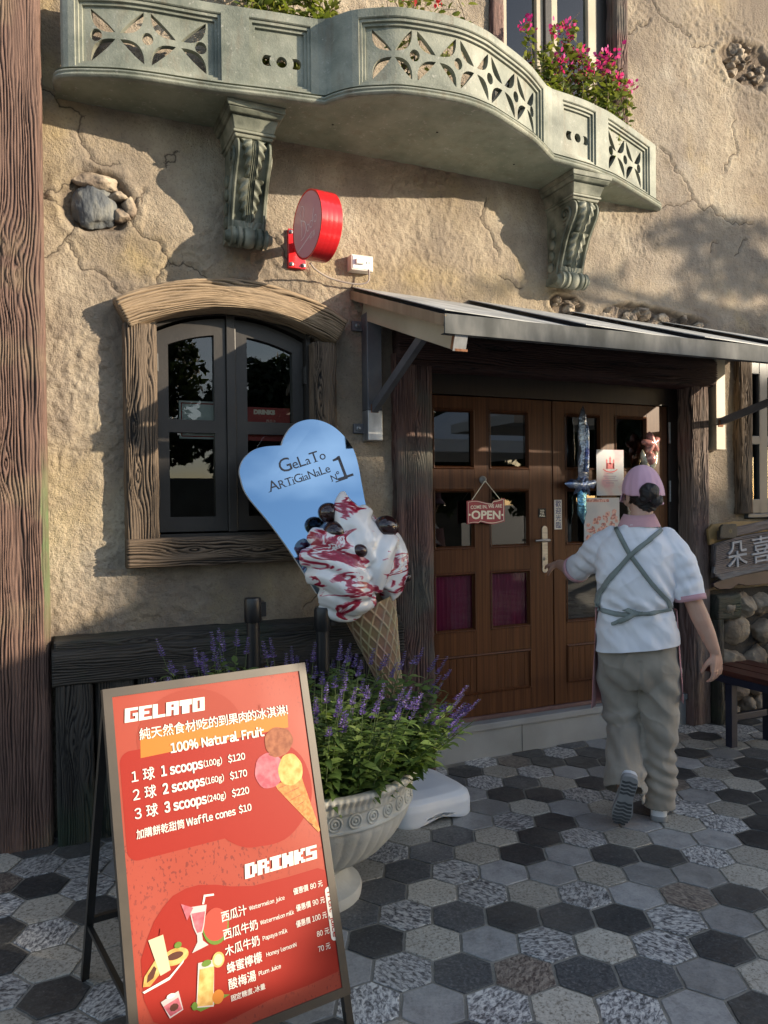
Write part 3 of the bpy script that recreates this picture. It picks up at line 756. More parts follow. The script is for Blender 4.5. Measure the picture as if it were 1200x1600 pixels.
# ---- carved timber
def timber(name, Lg, W, T, fn, mat, parent, seed=0, amp=.006, nl=None, knots=3, round_=.018, paint=None):
    """a squared timber with deep carved grain; fn(u, a, t) puts length u, across a (-W/2..W/2), depth t (0 front..T) into the world"""
    nl = max(12, int(Lg / .013))
    per = []                                           # perimeter: (a, t, normal_a, normal_t, s)
    nf = max(8, int(W / .0030)); nt_ = max(4, int(T / .008))
    for i in range(nf + 1): per.append((-W / 2 + W * i / nf, 0, 0, -1))
    for i in range(1, nt_ + 1): per.append((W / 2, T * i / nt_, 1, 0))
    for i in range(1, nf + 1): per.append((W / 2 - W * i / nf, T, 0, 1))
    for i in range(1, nt_): per.append((-W / 2, T - T * i / nt_, -1, 0))
    P = np.array(per); a, t = P[:, 0], P[:, 1]
    # round the corners
    r = min(round_, W * .3, T * .3)
    ca, ct = np.clip(a, -W / 2 + r, W / 2 - r), np.clip(t, r, T - r)
    da, dt_ = a - ca, t - ct; ln = np.hypot(da, dt_); k = np.where(ln > r, r / np.maximum(ln, 1e-9), 1)
    na = np.where(ln > 1e-6, da / np.maximum(ln, 1e-9), P[:, 2]); nt2 = np.where(ln > 1e-6, dt_ / np.maximum(ln, 1e-9), P[:, 3])
    a, t = ca + da * k, ct + dt_ * k
    s = np.concatenate([[0], np.cumsum(np.hypot(np.diff(P[:, 0]), np.diff(P[:, 1])))])
    u = np.linspace(0, Lg, nl + 1)
    Ug, Sg = np.meshgrid(u, s, indexing='ij')
    rng = np.random.default_rng(seed + 77)
    # growth lines: crisp grooves a centimetre apart that wander, split and run round knots
    ph = Sg / .0118 + 2.2 * fbm(Ug * 1.5, Sg * 9, seed + 1, 3) + .55 * fbm(Ug * 6, Sg * 30, seed + 2, 2)
    for _ in range(knots):
        ku, ks = rng.uniform(.06, .94) * Lg, rng.uniform(.22, .78) * W
        du = (Ug - ku) / 3.4; ds = Sg - ks; rr = np.hypot(du, ds); w_ = np.exp(-(rr / .030) ** 2)
        ph = ph + np.sign(ds + 1e-9) * 2.4 * np.exp(-(du / .032) ** 2) * np.exp(-np.abs(ds) / .045) * (1 - w_)
        ph = ph * (1 - w_) + w_ * (rr / .0085 + ks / .0118)
    tri = np.abs(ph - np.round(ph)) * 2
    A = np.clip(.62 + .7 * fbm(Ug * 2.2, Sg * 26, seed + 3, 2), .12, 1)
    g = 1 - A * (1 - smoothstep(.06, .62, tri))
    g = g - .42 * smoothstep(.30, .55, fbm(Ug * 1.3, Sg * 20, seed + 4, 3)) + .16 * fbm(Ug * 14, Sg * 120, seed + 6, 2)
    g = np.clip(g, 0, 1)
    disp = amp * (g - .5) * 1.6 + .35 * amp * fbm(Ug * 5, Sg * 8, seed + 5, 2)
    V = []; GC = []
    for i in range(nl + 1):
        for j in range(len(a)):
            e = disp[i, j]
            V.append(tuple(fn(u[i], a[j] + na[j] * e, t[j] + nt2[j] * e)))
            GC.append((u[i], Sg[i, j], g[i, j]))
    n = len(a)
    F = [(i * n + j, i * n + (j + 1) % n, (i + 1) * n + (j + 1) % n, (i + 1) * n + j) for i in range(nl) for j in range(n)]
    for i, fl in ((0, True), (nl, False)):
        c = tuple(fn(u[i], 0, T / 2)); V.append(c); GC.append((u[i], .0, .55)); ci = len(V) - 1
        F += [((ci, i * n + (j + 1) % n, i * n + j) if fl else (ci, i * n + j, i * n + (j + 1) % n)) for j in range(n)]
    me = bpy.data.meshes.new(name); me.from_pydata(V, [], F)
    if paint: at = me.attributes.new('paint', 'FLOAT', 'POINT'); at.data.foreach_set('value', [paint(*v) for v in V])
    at = me.attributes.new('gc', 'FLOAT_VECTOR', 'POINT'); at.data.foreach_set('vector', np.array(GC, 'f').ravel())
    bm = bmesh.new(); bm.from_mesh(me); bmesh.ops.recalc_face_normals(bm, faces=bm.faces); bm.to_mesh(me); bm.free()
    me.polygons.foreach_set('use_smooth', [True] * len(me.polygons))
    me.materials.append(mat)
    return link(bpy.data.objects.new(name, me), parent)

def upright(x0, x1, y0, y1, z0, z1):
    return dict(Lg=z1 - z0, W=x1 - x0, T=y1 - y0, fn=lambda u, a, t: ((x0 + x1) / 2 + a, y0 + t, z0 + u))
def level(x0, x1, y0, y1, z0, z1):
    return dict(Lg=x1 - x0, W=z1 - z0, T=y1 - y0, fn=lambda u, a, t: (x0 + u, y0 + t, (z0 + z1) / 2 + a))

# tall corner post at the left
o = timber('corner_post', mat=M['post'], parent=shop, seed=4, amp=.007, knots=5, round_=.03, paint=lambda x, y, z: (1 if x > .004 + .010 * mnoise.noise(Vector((x * 9, y * 9, z * 6))) else 0) * max(0, min(1, (z - .85) * 3, (1.80 - z) * 3)) * (.75 + .5 * mnoise.noise(Vector((x * 30, y * 30, z * 14)))), **upright(-.185, .028, -.15, .12, -.02, 5.6))
# low timber cladding under the window
timber('cladding_beam', mat=M['plank'], parent=shop, seed=9, amp=.008, **level(.035, 1.74, -.20, .03, .715, .865))
timber('cladding_cap', mat=M['plank'], parent=shop, seed=10, amp=.005, **level(.045, 1.73, -.175, .05, .866, .905))
xx = .055
for k, wdt in enumerate((.155, .17, .16, .18, .165, .17, .16, .17, .17)):
    timber('cladding_board', mat=M['plank'], parent=shop, seed=20 + k, amp=.008, knots=2, **upright(xx, xx + wdt - .012, -.185 + .015 * (k % 2), .03, -.02, .714)); xx += wdt + .012
# posts of the doorway, lintel
timber('door_post', mat=M['redpost'], parent=shop, seed=31, amp=.010, knots=4, round_=.035, **upright(1.775, 2.0, -.06, .16, -.02, 2.32))
timber('door_post', mat=M['greypost'], parent=shop, seed=32, amp=.008, knots=4, **upright(3.935, 4.085, -.05, .16, -.02, 2.33))
timber('lintel', mat=M['lintel'], parent=shop, seed=33, amp=.012, knots=3, round_=.05, **level(1.78, 4.12, -.085, .14, 2.255, 2.44))

# ---- doorway step
st = MB(); st.box((1.97, .015, -.02), (3.93, .30, .165)); step = build(st, 'step', M['step'], shop, bevel=.004)
st = MB(); st.box((1.97, -.0, .166), (3.93, .30, .205)); build(st, 'tread', M['step'], step, bevel=.004)
for xk in (2.62, 3.27):
    st = MB(); st.box((xk - .0015, .0135, 0), (xk + .0015, .02, .163)); build(st, 'joint', M['mortar'], step)

# ---- inside of the shop
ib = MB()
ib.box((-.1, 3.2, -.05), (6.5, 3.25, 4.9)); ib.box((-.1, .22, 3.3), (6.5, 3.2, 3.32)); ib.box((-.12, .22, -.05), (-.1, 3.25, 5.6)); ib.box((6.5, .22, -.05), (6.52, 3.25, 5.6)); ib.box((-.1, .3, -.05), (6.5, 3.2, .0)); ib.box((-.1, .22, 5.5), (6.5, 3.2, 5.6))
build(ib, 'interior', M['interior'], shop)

# ---- door leaves
def frame_rect(mb, x0, x1, z0, z1, y, w=.018, d=.014):
    """moulding round an opening: four mitred sloping strips"""
    o_ = [(x0, z0), (x1, z0), (x1, z1), (x0, z1)]; i_ = [(x0 + w, z0 + w), (x1 - w, z0 + w), (x1 - w, z1 - w), (x0 + w, z1 - w)]
    V = [(p[0], y - .004, p[1]) for p in o_] + [((p[0] * .6 + q[0] * .4), y - .008, (p[1] * .6 + q[1] * .4)) for p, q in zip(o_, i_)] + [(p[0], y + d, p[1]) for p in i_]
    F = []
    for r in range(2):
        for k in range(4): F.append((r * 4 + k, r * 4 + (k + 1) % 4, r * 4 + 4 + (k + 1) % 4, r * 4 + 4 + k))
    mb.add(V, F)
def door_leaf(x0, x1, cols, label, curtain):
    y0, y1 = .08, .125
    mb = MB()
    rows = [(.738, 1.086), (1.226, 1.578), (1.698, 2.05)]
    z0, z1 = .232, 2.125
    xs = [x0] + [c for ab in cols for c in ab] + [x1]
    for i in range(0, len(xs), 2): mb.box((xs[i], y0, z0), (xs[i + 1], y1, z1))
    zr = [.60] + [c for ab in rows for c in ab] + [z1]
    for a, b in cols:
        for i in range(0, len(zr), 2): mb.box((a, y0, zr[i]), (b, y1, zr[i + 1]))
        for r in rows: frame_rect(mb, a, b, r[0], r[1], y0)
    mb.box((cols[0][1], y0 - .0005, z0), (cols[1][0], y1, .36)); 
    for a, b in cols: mb.box((a, y0, z0), (b, y1, .36))
    # lower panel of narrow boards: recessed field over the full width
    a, b = cols[0][0], cols[1][1]
    leaf = build(mb, 'door', M['door'], shop, bevel=.0025, segs=1); leaf['label'] = label
    pb = MB(); nb = 14
    frame_rect(pb, a, b, .36, .60, y0 - .002, .02, .012)
    for k in range(nb):
        xa = a + (b - a) * k / nb; xb = a + (b - a) * (k + 1) / nb
        pb.box((xa + .0012, y0 - .001 + .004, .361), (xb - .0012, y1 - .01, .599))
    build(pb, 'panel', M['door'], leaf)
    for ci, (a, b) in enumerate(cols):
        for ri, r in enumerate(rows):
            g = MB(); g.add([(a, y0 + .022, r[0]), (b, y0 + .022, r[0]), (b, y0 + .022, r[1]), (a, y0 + .022, r[1])], [(0, 1, 2, 3)])
            build(g, 'pane', M['curtainglass'] if (curtain and ri == 0) else M['doorglass'], leaf)
    if curtain:
        cb = MB()
        for a, b in cols:
            n = 60
            V = []
            for i in range(n + 1):
                x = a - .02 + (b - a + .04) * i / n
                for z in (.70, 1.12): V.append((x, .128 + .006 * sin(i * 1.25) + .003 * sin(i * .4), z))
            cb.add(V, [(2 * i, 2 * i + 2, 2 * i + 3, 2 * i + 1) for i in range(n)])
        build(cb, 'curtain', M['curtain'], leaf, smooth='all')
    return leaf
dl = door_leaf(2.02, 2.905, [(2.070, 2.348), (2.450, 2.736)], 'left door leaf with magenta curtained lower panes', True)
dr = door_leaf(2.911, 3.845, [(3.005, 3.285), (3.40, 3.668)], 'right door leaf hung with posters and balloons', False)
fr = MB(); fr.box((1.985, .07, .205), (2.0185, .16, 2.13)); fr.box((3.847, .07, .205), (3.93, .16, 2.13)); fr.box((1.985, .07, 2.13), (3.93, .16, 2.335))
build(fr, 'door_frame', pm('dark_door_frame', [(.008, .005, .004), (.016, .009, .007)], 5, stretch=(8, 8, 1), rough=.5), shop, bevel=.003)
th = MB(); th.box((2.0, .065, .2055), (3.86, .15, .2305)); build(th, 'threshold', pm('threshold_wood', [(.10, .055, .055), (.15, .085, .08)], 5, rough=.6), shop, bevel=.003)
# hinges at the right of the doorway
for z in (1.95, 1.56, .7):
    hb = MB(); hb.tube([(3.853, .066, z - .07), (3.853, .066, z + .07)], .008, 8); build(hb, 'hinge', M['steel'], dr, smooth=True)
# lever handle with a long back plate
hb = MB()
px0, px1 = 2.822, 2.862
ol = []
for k in range(9): a = pi * k / 8; ol.append((.020 * cos(a), .125 + .020 * sin(a)))
for k in range(9): a = pi + pi * k / 8; ol.append((.020 * cos(a), -.125 + .020 * sin(a)))
hb.prism(ol, .006, (2.842, .074, 1.205), (1, 0, 0), (0, 0, 1))
hb.tube([(2.842, .076, 1.262), (2.842, .035, 1.262)], .009, 10)
hb.tube([(2.848, .034, 1.262), (2.80, .030, 1.265), (2.745, .034, 1.262)], [.010, .009, .007], 10)
hb.tube([(2.842, .075, 1.145), (2.842, .066, 1.145)], .011, 14)
build(hb, 'handle', M['steel'], dl, smooth=True)
kb = MB(); kb.box((2.8405, .0655, 1.138), (2.8435, .0662, 1.152)); build(kb, 'keyhole', M['dark_hole'], dl)

# ---- arched window with its timber surround
def arch_z(x, zc, half, rise, x0): 
    R_ = (half * half + rise * rise) / (2 * rise); return zc - R_ + rise + sqrt(max(R_ * R_ - (x - x0) ** 2, 0))
wx0, wx1, wc = .37, 1.445, .905
sur = timber('window', mat=M['jamb'], parent=shop, seed=41, amp=.009, knots=3, **upright(.372, .512, -.085, .10, 1.33, 2.36)); sur['label'] = 'arched window with black sashes in a carved tan timber surround'
timber('jamb', mat=M['jamb'], parent=sur, seed=42, amp=.009, knots=3, **upright(1.305, 1.42, -.085, .10, 1.33, 2.34))
timber('sill', mat=M['jamb'], parent=sur, seed=43, amp=.009, knots=3, **level(.365, 1.46, -.115, .10, 1.215, 1.342))
# arch: a bent timber
half, rise = .545, .140
Rr = (half * half + rise * rise) / (2 * rise); th0 = math.asin(half / Rr); zc = 2.322 + rise - Rr
def archfn(u, a, t):
    th_ = -th0 + 2 * th0 * u / (2 * th0 * Rr); r_ = Rr + a
    return (wc + r_ * sin(th_), -.11 + t, zc + .078 + r_ * cos(th_))
timber('arch', 2 * th0 * Rr, .135, .21, archfn, M['archwood'], sur, seed=44, amp=.010, knots=3)
# reveal lining and sashes
rv = MB()
for (x0, x1, z0, z1) in ((.50, .525, 1.33, 2.40), (1.285, 1.31, 1.33, 2.40)): rv.box((x0, .0, z0), (x1, .22, z1))
rv.box((.525, .0, 1.335), (1.285, .22, 1.362))
na = 16
for k in range(na):
    xa = .525 + (1.285 - .525) * k / na; xb = .525 + (1.285 - .525) * (k + 1) / na
    f1 = lambda x: 2.362 + .10 * (1 - ((x - wc) / .40) ** 2)
    rv.add([(xa, .03, f1(xa)), (xb, .03, f1(xb)), (xb, .03, 2.54), (xa, .03, 2.54), (xa, .22, f1(xa)), (xb, .22, f1(xb)), (xb, .22, 2.54), (xa, .22, 2.54)], [(0, 1, 2, 3), (0, 4, 5, 1)])
build(rv, 'reveal', M['black_frame'], sur)
def sash(x0, x1, lab):
    """casement with an arched head; two panes"""
    y0, y1 = .045, .09
    top = lambda x: 2.350 + .098 * (1 - ((x - wc) / .385) ** 2)
    itop = lambda x: top(x) - .082
    mb = MB()
    fw = .058
    def strip(xa, xb, za, zb): 
        n = 10
        for k in range(n):
            p, q = xa + (xb - xa) * k / n, xa + (xb - xa) * (k + 1) / n
            V = [(p, y0, za(p)), (q, y0, za(q)), (q, y0, zb(q)), (p, y0, zb(p)), (p, y1, za(p)), (q, y1, za(q)), (q, y1, zb(q)), (p, y1, zb(p))]
            F = [(0, 1, 2, 3), (0, 4, 5, 1), (3, 2, 6, 7)]
            if k == 0: F.append((0, 3, 7, 4))
            if k == n - 1: F.append((1, 5, 6, 2))
            mb.add(V, F)
    c = lambda v: (lambda x: v)
    strip(x0, x0 + fw, c(1.372), top); strip(x1 - fw, x1, c(1.372), top)
    strip(x0 + fw, x1 - fw, c(1.372), c(1.445)); strip(x0 + fw, x1 - fw, itop, top); strip(x0 + fw, x1 - fw, c(1.866), c(1.93))
    s_ = build(mb, 'sash', M['black_frame'], sur)
    for za, zb in ((1.44, 1.87), (1.925, 2.45)):
        g = MB(); n = 10; V = []
        for k in range(n + 1):
            x = x0 + fw - .004 + (x1 - x0 - 2 * fw + .008) * k / n
            V += [(x, .070, za), (x, .070, min(zb, itop(x) + .004))]
        g.add(V, [(2 * k, 2 * k + 2, 2 * k + 3, 2 * k + 1) for k in range(n)])
        build(g, 'pane', M['glass'], sur)
    return s_
sash(.528, .870, ''); sash(.922, 1.282, '')
mb = MB(); mb.box((.872, .030, 1.365), (.920, .10, 2.47)); build(mb, 'mullion', M['black_frame'], sur, bevel=.004)
for x, z in ((.522, 1.58), (.522, 2.20), (1.288, 1.58), (1.288, 2.18)):
    hb = MB(); hb.box((x - .012, .012, z - .045), (x + .012, .045, z + .045)); hb.tube([(x, .010, z - .05), (x, .010, z + .05)], .008, 8); build(hb, 'hinge', M['black_frame'], sur, bevel=.002)

# ---- window at the far right
rw = timber('window', mat=M['jamb'], parent=shop, seed=51, amp=.009, knots=3, **upright(4.375, 4.492, -.05, .12, 1.40, 2.56)); rw['label'] = 'grey framed window at the right edge behind the awning brace'
mb = MB()
for (xa, xb, za, zb) in ((4.50, 4.535, 1.40, 2.5), (4.645, 4.72, 1.40, 2.5), (5.0, 5.06, 1.4, 2.5), (4.535, 4.645, 1.40, 1.50), (4.535, 4.645, 1.885, 1.945), (4.535, 4.645, 2.38, 2.5), (4.72, 5.0, 1.40, 1.50), (4.72, 5.0, 1.885, 1.945), (4.72, 5.0, 2.36, 2.5)): mb.box((xa, .02, za), (xb, .07, zb))
mb.box((4.47, -.03, 1.37), (5.5, .10, 1.398))
build(mb, 'frame', M['grey_frame'], rw, bevel=.004)
for xa, xb in ((4.53, 4.65), (4.715, 5.005)):
    for za, zb in ((1.49, 1.89), (1.94, 2.385)):
        g = MB(); g.add([(xa, .045, za), (xb, .045, za), (xb, .045, zb), (xa, .045, zb)], [(0, 1, 2, 3)]); build(g, 'pane', M['glass'], rw)
mb = MB(); mb.box((4.47, .09, 2.5), (5.6, .2, 2.56)); mb.box((5.06, .05, 1.36), (5.6, .2, 2.52)); build(mb, 'reveal', M['black_frame'], rw)

# ---- french window behind the balcony
uw = timber('window', mat=M['redpost'], parent=shop, seed=61, amp=.006, **upright(2.435, 2.515, -.03, .14, 3.42, 5.3)); uw['label'] = 'tall upper window behind the balcony with red brown timber posts'
timber('jamb', mat=M['redpost'], parent=uw, seed=62, amp=.006, **upright(3.345, 3.44, -.03, .14, 3.42, 5.3))
mb = MB()
for xa, xb in ((2.52, 2.585), (2.80, 2.85), (2.90, 2.955), (3.19, 3.26)): mb.box((xa, .05, 3.42), (xb, .10, 5.3))
build(mb, 'frame', M['cream'], uw, bevel=.004)
mb = MB(); mb.box((2.85, .03, 3.42), (2.90, .10, 5.3)); mb.box((3.26, .06, 3.42), (3.35, .2, 5.3)); build(mb, 'mullion', M['black_frame'], uw, bevel=.004)
for xa, xb in ((2.58, 2.805), (2.95, 3.195)):
    g = MB(); g.add([(xa, .075, 3.42), (xb, .075, 3.42), (xb, .075, 5.3), (xa, .075, 5.3)], [(0, 1, 2, 3)]); build(g, 'pane', M['glass'], uw)

# ---- fieldstone base at the right
mb = MB()
rng = random.Random(12)
rows_ = [(.07, .075), (.22, .085), (.40, .10), (.59, .095), (.76, .08)]
for ri, (z, rz) in enumerate(rows_):
    x = 4.13 + (.06 if ri % 2 else 0)
    while x < 6.6:
        rx = rng.uniform(.075, .14); rock(mb, (x + rx, -.03 + rng.uniform(-.015, .015), z + rng.uniform(-.02, .02)), (rx * 1.02, .10, rz * rng.uniform(.95, 1.2)), int(x * 50 + ri * 17), 10); x += 2 * rx * .97
build(mb, 'stone_base', M['fieldstone'], shop, smooth='all')
mb = MB(); mb.box((4.09, -.03, -.02), (6.7, .03, .885)); build(mb, 'mortar_bed', M['mortar'], shop)
timber('base_board', mat=M['plank'], parent=shop, seed=71, amp=.006, **upright(4.09, 4.145, -.11, -.02, -.02, .70))
timber('base_board', mat=M['plank'], parent=shop, seed=72, amp=.006, **level(4.09, 4.30, -.11, -.02, .70, .86))
# ------------------------------------------------------------------ balcony
from mathutils.geometry import delaunay_2d_cdt
def catmull(P, n=14):
    P = [np.array(p, float) for p in P]; P = [2 * P[0] - P[1]] + P + [2 * P[-1] - P[-2]]
    out = []
    for i in range(1, len(P) - 2):
        for k in range(n):
            t = k / n
            out.append(.5 * ((2 * P[i]) + (-P[i - 1] + P[i + 1]) * t + (2 * P[i - 1] - 5 * P[i] + 4 * P[i + 1] - P[i + 2]) * t * t + (-P[i - 1] + 3 * P[i] - 3 * P[i + 1] + P[i + 2]) * t ** 3))
    out.append(P[-2]); return np.array(out)
class Curve2:
    def __init__(s, P):
        s.P = catmull(P); s.S = np.concatenate([[0], np.cumsum(np.hypot(*np.diff(s.P, axis=0).T))]); s.L = s.S[-1]
    def at(s, q):
        q = np.clip(q, 0, s.L); x = np.interp(q, s.S, s.P[:, 0]); y = np.interp(q, s.S, s.P[:, 1])
        e = .015; a = np.clip(q - e, 0, s.L); b = np.clip(q + e, 0, s.L)
        dx = np.interp(b, s.S, s.P[:, 0]) - np.interp(a, s.S, s.P[:, 0]); dy = np.interp(b, s.S, s.P[:, 1]) - np.interp(a, s.S, s.P[:, 1])
        l = np.hypot(dx, dy); return x, y, dy / l, -dx / l       # outward normal (towards -Y)
    def bend(s, q, d):
        x, y, nx, ny = s.at(q); return x + nx * d, y + ny * d
    def s_of_x(s, x): return float(np.interp(x, s.P[:, 0], s.S))
CL = Curve2([(.085, -.06), (.10, -.187), (.289, -.275), (.46, -.315), (.736, -.345), (.991, -.388), (1.245, -.425)])
CB = Curve2([(1.252, -.428), (1.285, -.48), (1.344, -.545), (1.45, -.61), (1.578, -.662), (1.832, -.692), (2.0, -.668), (2.128, -.621), (2.378, -.508), (2.568, -.387), (2.622, -.352)])
CR = Curve2([(2.624, -.352), (2.869, -.328), (3.02, -.295), (3.141, -.263), (3.422, -.155), (3.62, -.075), (3.70, -.035), (3.715, .03)])
DRAINS = [(1.869, -0.39), (2.439, -0.228), (1.353, -0.26)]
ZS, ZR0, ZR1 = 3.382, 3.428, 3.80
slab = MB()
out = []
for c in (CL, CB, CR):
    for q in np.linspace(0, c.L, 60): out.append((c.bend(q, -.006)))
poly = [(out[0][0], .06)] + out + [(out[-1][0], .06)]
nP = len(poly)
slab.add([(x, y, ZS) for x, y in poly] + [(x, y, ZR0) for x, y in poly], [tuple(range(nP)), tuple(range(2 * nP - 1, nP - 1, -1))])
balcony = build(slab, 'balcony', M['soffit'], shop); balcony['label'] = 'curved grey green balcony with pierced stone parapet'
prof = [(-.03, ZS - .0005), (-.012, ZS - .001), (.0, ZS + .003), (.004, ZS + .010), (-.002, ZS + .016), (-.004, ZS + .022), (.002, ZS + .028), (-.002, ZS + .036), (-.014, ZS + .041), (-.026, ZS + .044), (-.032, ZS + .050), (-.06, ZS + .0505)]
for c in (CL, CB, CR):
    mb = MB(); qs = np.linspace(0 if c is CL else -.02, c.L + (.02 if c is not CR else 0), 72); V = []
    for q in qs:
        for d, z in prof:
            qc = min(max(q, 0), c.L); x, y = c.bend(qc, d); _, _, nx_, ny_ = c.at(qc); x += -ny_ * (q - qc); y += nx_ * (q - qc); V.append((x, y, z + (.0007 if c is CB else 0)))
    m = len(prof); mb.add(V, [(i * m + j, (i + 1) * m + j, (i + 1) * m + j + 1, i * m + j + 1) for i in range(len(qs) - 1) for j in range(m - 1)])
    build(mb, 'rim_moulding', M['green'], balcony, smooth=True)
D0, D1 = -.032, -.100                       # outer and inner face of the parapet
def band(mb, c, q0, q1, z0, z1, da, db, n=None, ch=.0):
    """a bent block; ch chamfers its outer edges"""
    n = n or max(2, int((q1 - q0) / .03)); V = []
    pr = [(db, z0), (da, z0), (da, z1), (db, z1)] if not ch else [(db, z0), (da - ch, z0), (da, z0 + ch), (da, z1 - ch), (da - ch, z1), (db, z1)]
    m = len(pr)
    for i in range(n + 1):
        q = q0 + (q1 - q0) * i / n
        for d, z in pr: x, y = c.bend(q, d); V.append((x, y, z))
    F = [(i * m + j, (i + 1) * m + j, (i + 1) * m + (j + 1) % m, i * m + (j + 1) % m) for i in range(n) for j in range(m)]
    F += [tuple(range(m)), tuple(n * m + j for j in range(m - 1, -1, -1))]
    mb.add(V, F)
def crescent(p, q, toward, bulge=.40, n=9):
    p, q, t = np.array(p), np.array(q), np.array(toward)
    mid = (p + q) / 2; L = np.linalg.norm(q - p); nrm = np.array([-(q - p)[1], (q - p)[0]]) / L
    if nrm @ (t - mid) < 0: nrm = -nrm
    arc = [p + (q - p) * k / n + nrm * (4 * (k / n) * (1 - k / n)) * L * bulge * .72 for k in range(n + 1)]
    back = [q + (p - q) * k / n - nrm * (4 * (k / n) * (1 - k / n)) * L * .03 for k in range(1, n)]
    return [tuple(v) for v in arc + back]
def plate(mb, c, q0, q1, z0, z1, da, db, holes):
    """pierced bent plate"""
    pts = []; edges = []
    def loop(l):
        b = len(pts); pts.extend(Vector(p) for p in l); edges.extend((b + i, b + (i + 1) % len(l)) for i in range(len(l)))
    n = max(4, int((q1 - q0) / .025))
    loop([(q0 + (q1 - q0) * i / n, z0) for i in range(n)] + [(q1, z0 + (z1 - z0) * i / 6) for i in range(6)] + [(q1 + (q0 - q1) * i / n, z1) for i in range(n)] + [(q0, z1 + (z0 - z1) * i / 6) for i in range(6)])
    for h in holes: loop(h)
    def inside(p, h):
        r = False; j = len(h) - 1
        for i in range(len(h)):
            if (h[i][1] > p[1]) != (h[j][1] > p[1]) and p[0] < (h[j][0] - h[i][0]) * (p[1] - h[i][1]) / (h[j][1] - h[i][1]) + h[i][0]: r = not r
            j = i
        return r
    for i in range(1, n):
        for k in range(1, 8):
            p = (q0 + (q1 - q0) * i / n, z0 + (z1 - z0) * k / 8)
            if not any(inside(p, h) for h in holes): pts.append(Vector(p))
    r = delaunay_2d_cdt(pts, edges, [], 0, 1e-6)
    V2 = r[0]; tris = [f for f in r[2]]
    keep = []
    for f in tris:
        m = (sum(V2[i][0] for i in f) / len(f), sum(V2[i][1] for i in f) / len(f))
        if not any(inside(m, h) for h in holes): keep.append(f)
    fr_ = [(*c.bend(v[0], da), v[1]) for v in V2]; bk = [(*c.bend(v[0], db), v[1]) for v in V2]
    N0 = len(V2)
    mb.add(fr_ + bk, [tuple(f) for f in keep] + [tuple(N0 + i for i in reversed(f)) for f in keep])
    for h in holes:
        k = len(h); a = [(*c.bend(p[0], da), p[1]) for p in h]; b = [(*c.bend(p[0], db), p[1]) for p in h]
        mb.add(a + b, [(i, (i + 1) % k, k + (i + 1) % k, k + i) for i in range(k)])
def diamonds(q0, q1, z0, z1, n, skip_first=False):
    """n unit widths: half, n-1 whole units, half"""
    H = []; w = (q1 - q0) / n; zc_ = (z0 + z1) / 2; b = (z1 - z0) / 2 * .93
    for k in range(n + 1):
        cx_ = q0 + k * w; cc = (min(max(cx_, q0 + .04), q1 - .04), zc_)
        if not (skip_first and k == 0):
            H.append([(cc[0] + .026 * cos(2 * pi * i / 16), zc_ + .028 * sin(2 * pi * i / 16)) for i in range(16)])
        for sx in (-1, 1):
            if (k == 0 and sx < 0) or (k == n and sx > 0): continue
            for sz in (-1, 1):
                p = (cx_ + sx * w * .06, zc_ + sz * b); q = (cx_ + sx * w * .46, zc_ + sz * b * .13)
                H.append(crescent(p, q, (cx_, zc_)))
    return H
def dee(cx_, cz_, w, h, side):
    P = []
    if side == 0: return [(cx_ + h * cos(2 * pi * i / 18), cz_ + h * sin(2 * pi * i / 18)) for i in range(18)]
    for i in range(9):
        a = -pi / 2 + pi * i / 8; P.append((cx_ + side * (w * .35 + w * .65 * cos(a)), cz_ + h * sin(a)))
    for i in range(1, 8):
        a = pi / 2 - pi * i / 8; P.append((cx_ - side * w * .6 + side * w * .45 * cos(a), cz_ + h * sin(a)))
    return P
def parapet(c, zones):
    q = 0.0; solid = MB()
    for (a, b, kind) in zones:
        band(solid, c, q, a, ZR0, ZR1, D0, D1, ch=.004); q = b
        band(solid, c, a, b, ZR1 - .045, ZR1, D0, D1, ch=.004); band(solid, c, a, b, ZR0, ZR0 + .022, D0, D1, ch=.002)
    band(solid, c, q, c.L, ZR0, ZR1, D0, D1, ch=.004)
    build(solid, 'parapet', M['green'], balcony)
    for (a, b, kind) in zones:
        fm = MB(); za, zb = ZR0 + .022, ZR1 - .045
        for k, (off, d) in enumerate(((0, D0 - .010), (.014, D0 - .022))):       # stepped moulding round the panel
            w_ = .014
            band(fm, c, a + off, a + off + w_, za + off, zb - off, d, D1, n=2); band(fm, c, b - off - w_, b - off, za + off, zb - off, d, D1, n=2)
            band(fm, c, a + off + w_, b - off - w_, zb - off - w_, zb - off, d, D1); band(fm, c, a + off + w_, b - off - w_, za + off, za + off + w_, d, D1)
        build(fm, 'panel_moulding', M['green'], balcony)
        pb = MB(); a2, b2, z2, z3 = a + .028, b - .028, za + .028, zb - .028
        if kind[0] == 'd': holes = diamonds(a2 + .02, b2 - .02, z2, z3, kind[1], kind[2] if len(kind) > 2 else False)
        else:
            m_ = (a2 + b2) / 2 + .01; zm = (z2 + z3) / 2 - .015
            holes = [dee(m_ - .062, zm, .032, .026, -1), dee(m_, zm, 0, .026, 0), dee(m_ + .062, zm, .032, .026, 1)]
        plate(pb, c, a2, b2, z2, z3, D0 - .034, D0 - .062, holes)
        build(pb, 'pierced_panel', M['green'], balcony)
sx = CL.s_of_x
def sL(x): return float(np.interp(x, CL.P[4:, 0], CL.S[4:]))
parapet(CL, [(sL(.155), sL(.785), ('d', 2)), (sL(.91), sL(1.195), ('o',))])
parapet(CB, [(CB.s_of_x(1.365), CB.s_of_x(2.56), ('d', 5, True))])
parapet(CR, [(CR.s_of_x(2.715), CR.s_of_x(2.985), ('o',)), (CR.s_of_x(3.10), CR.s_of_x(3.60), ('d', 2))])

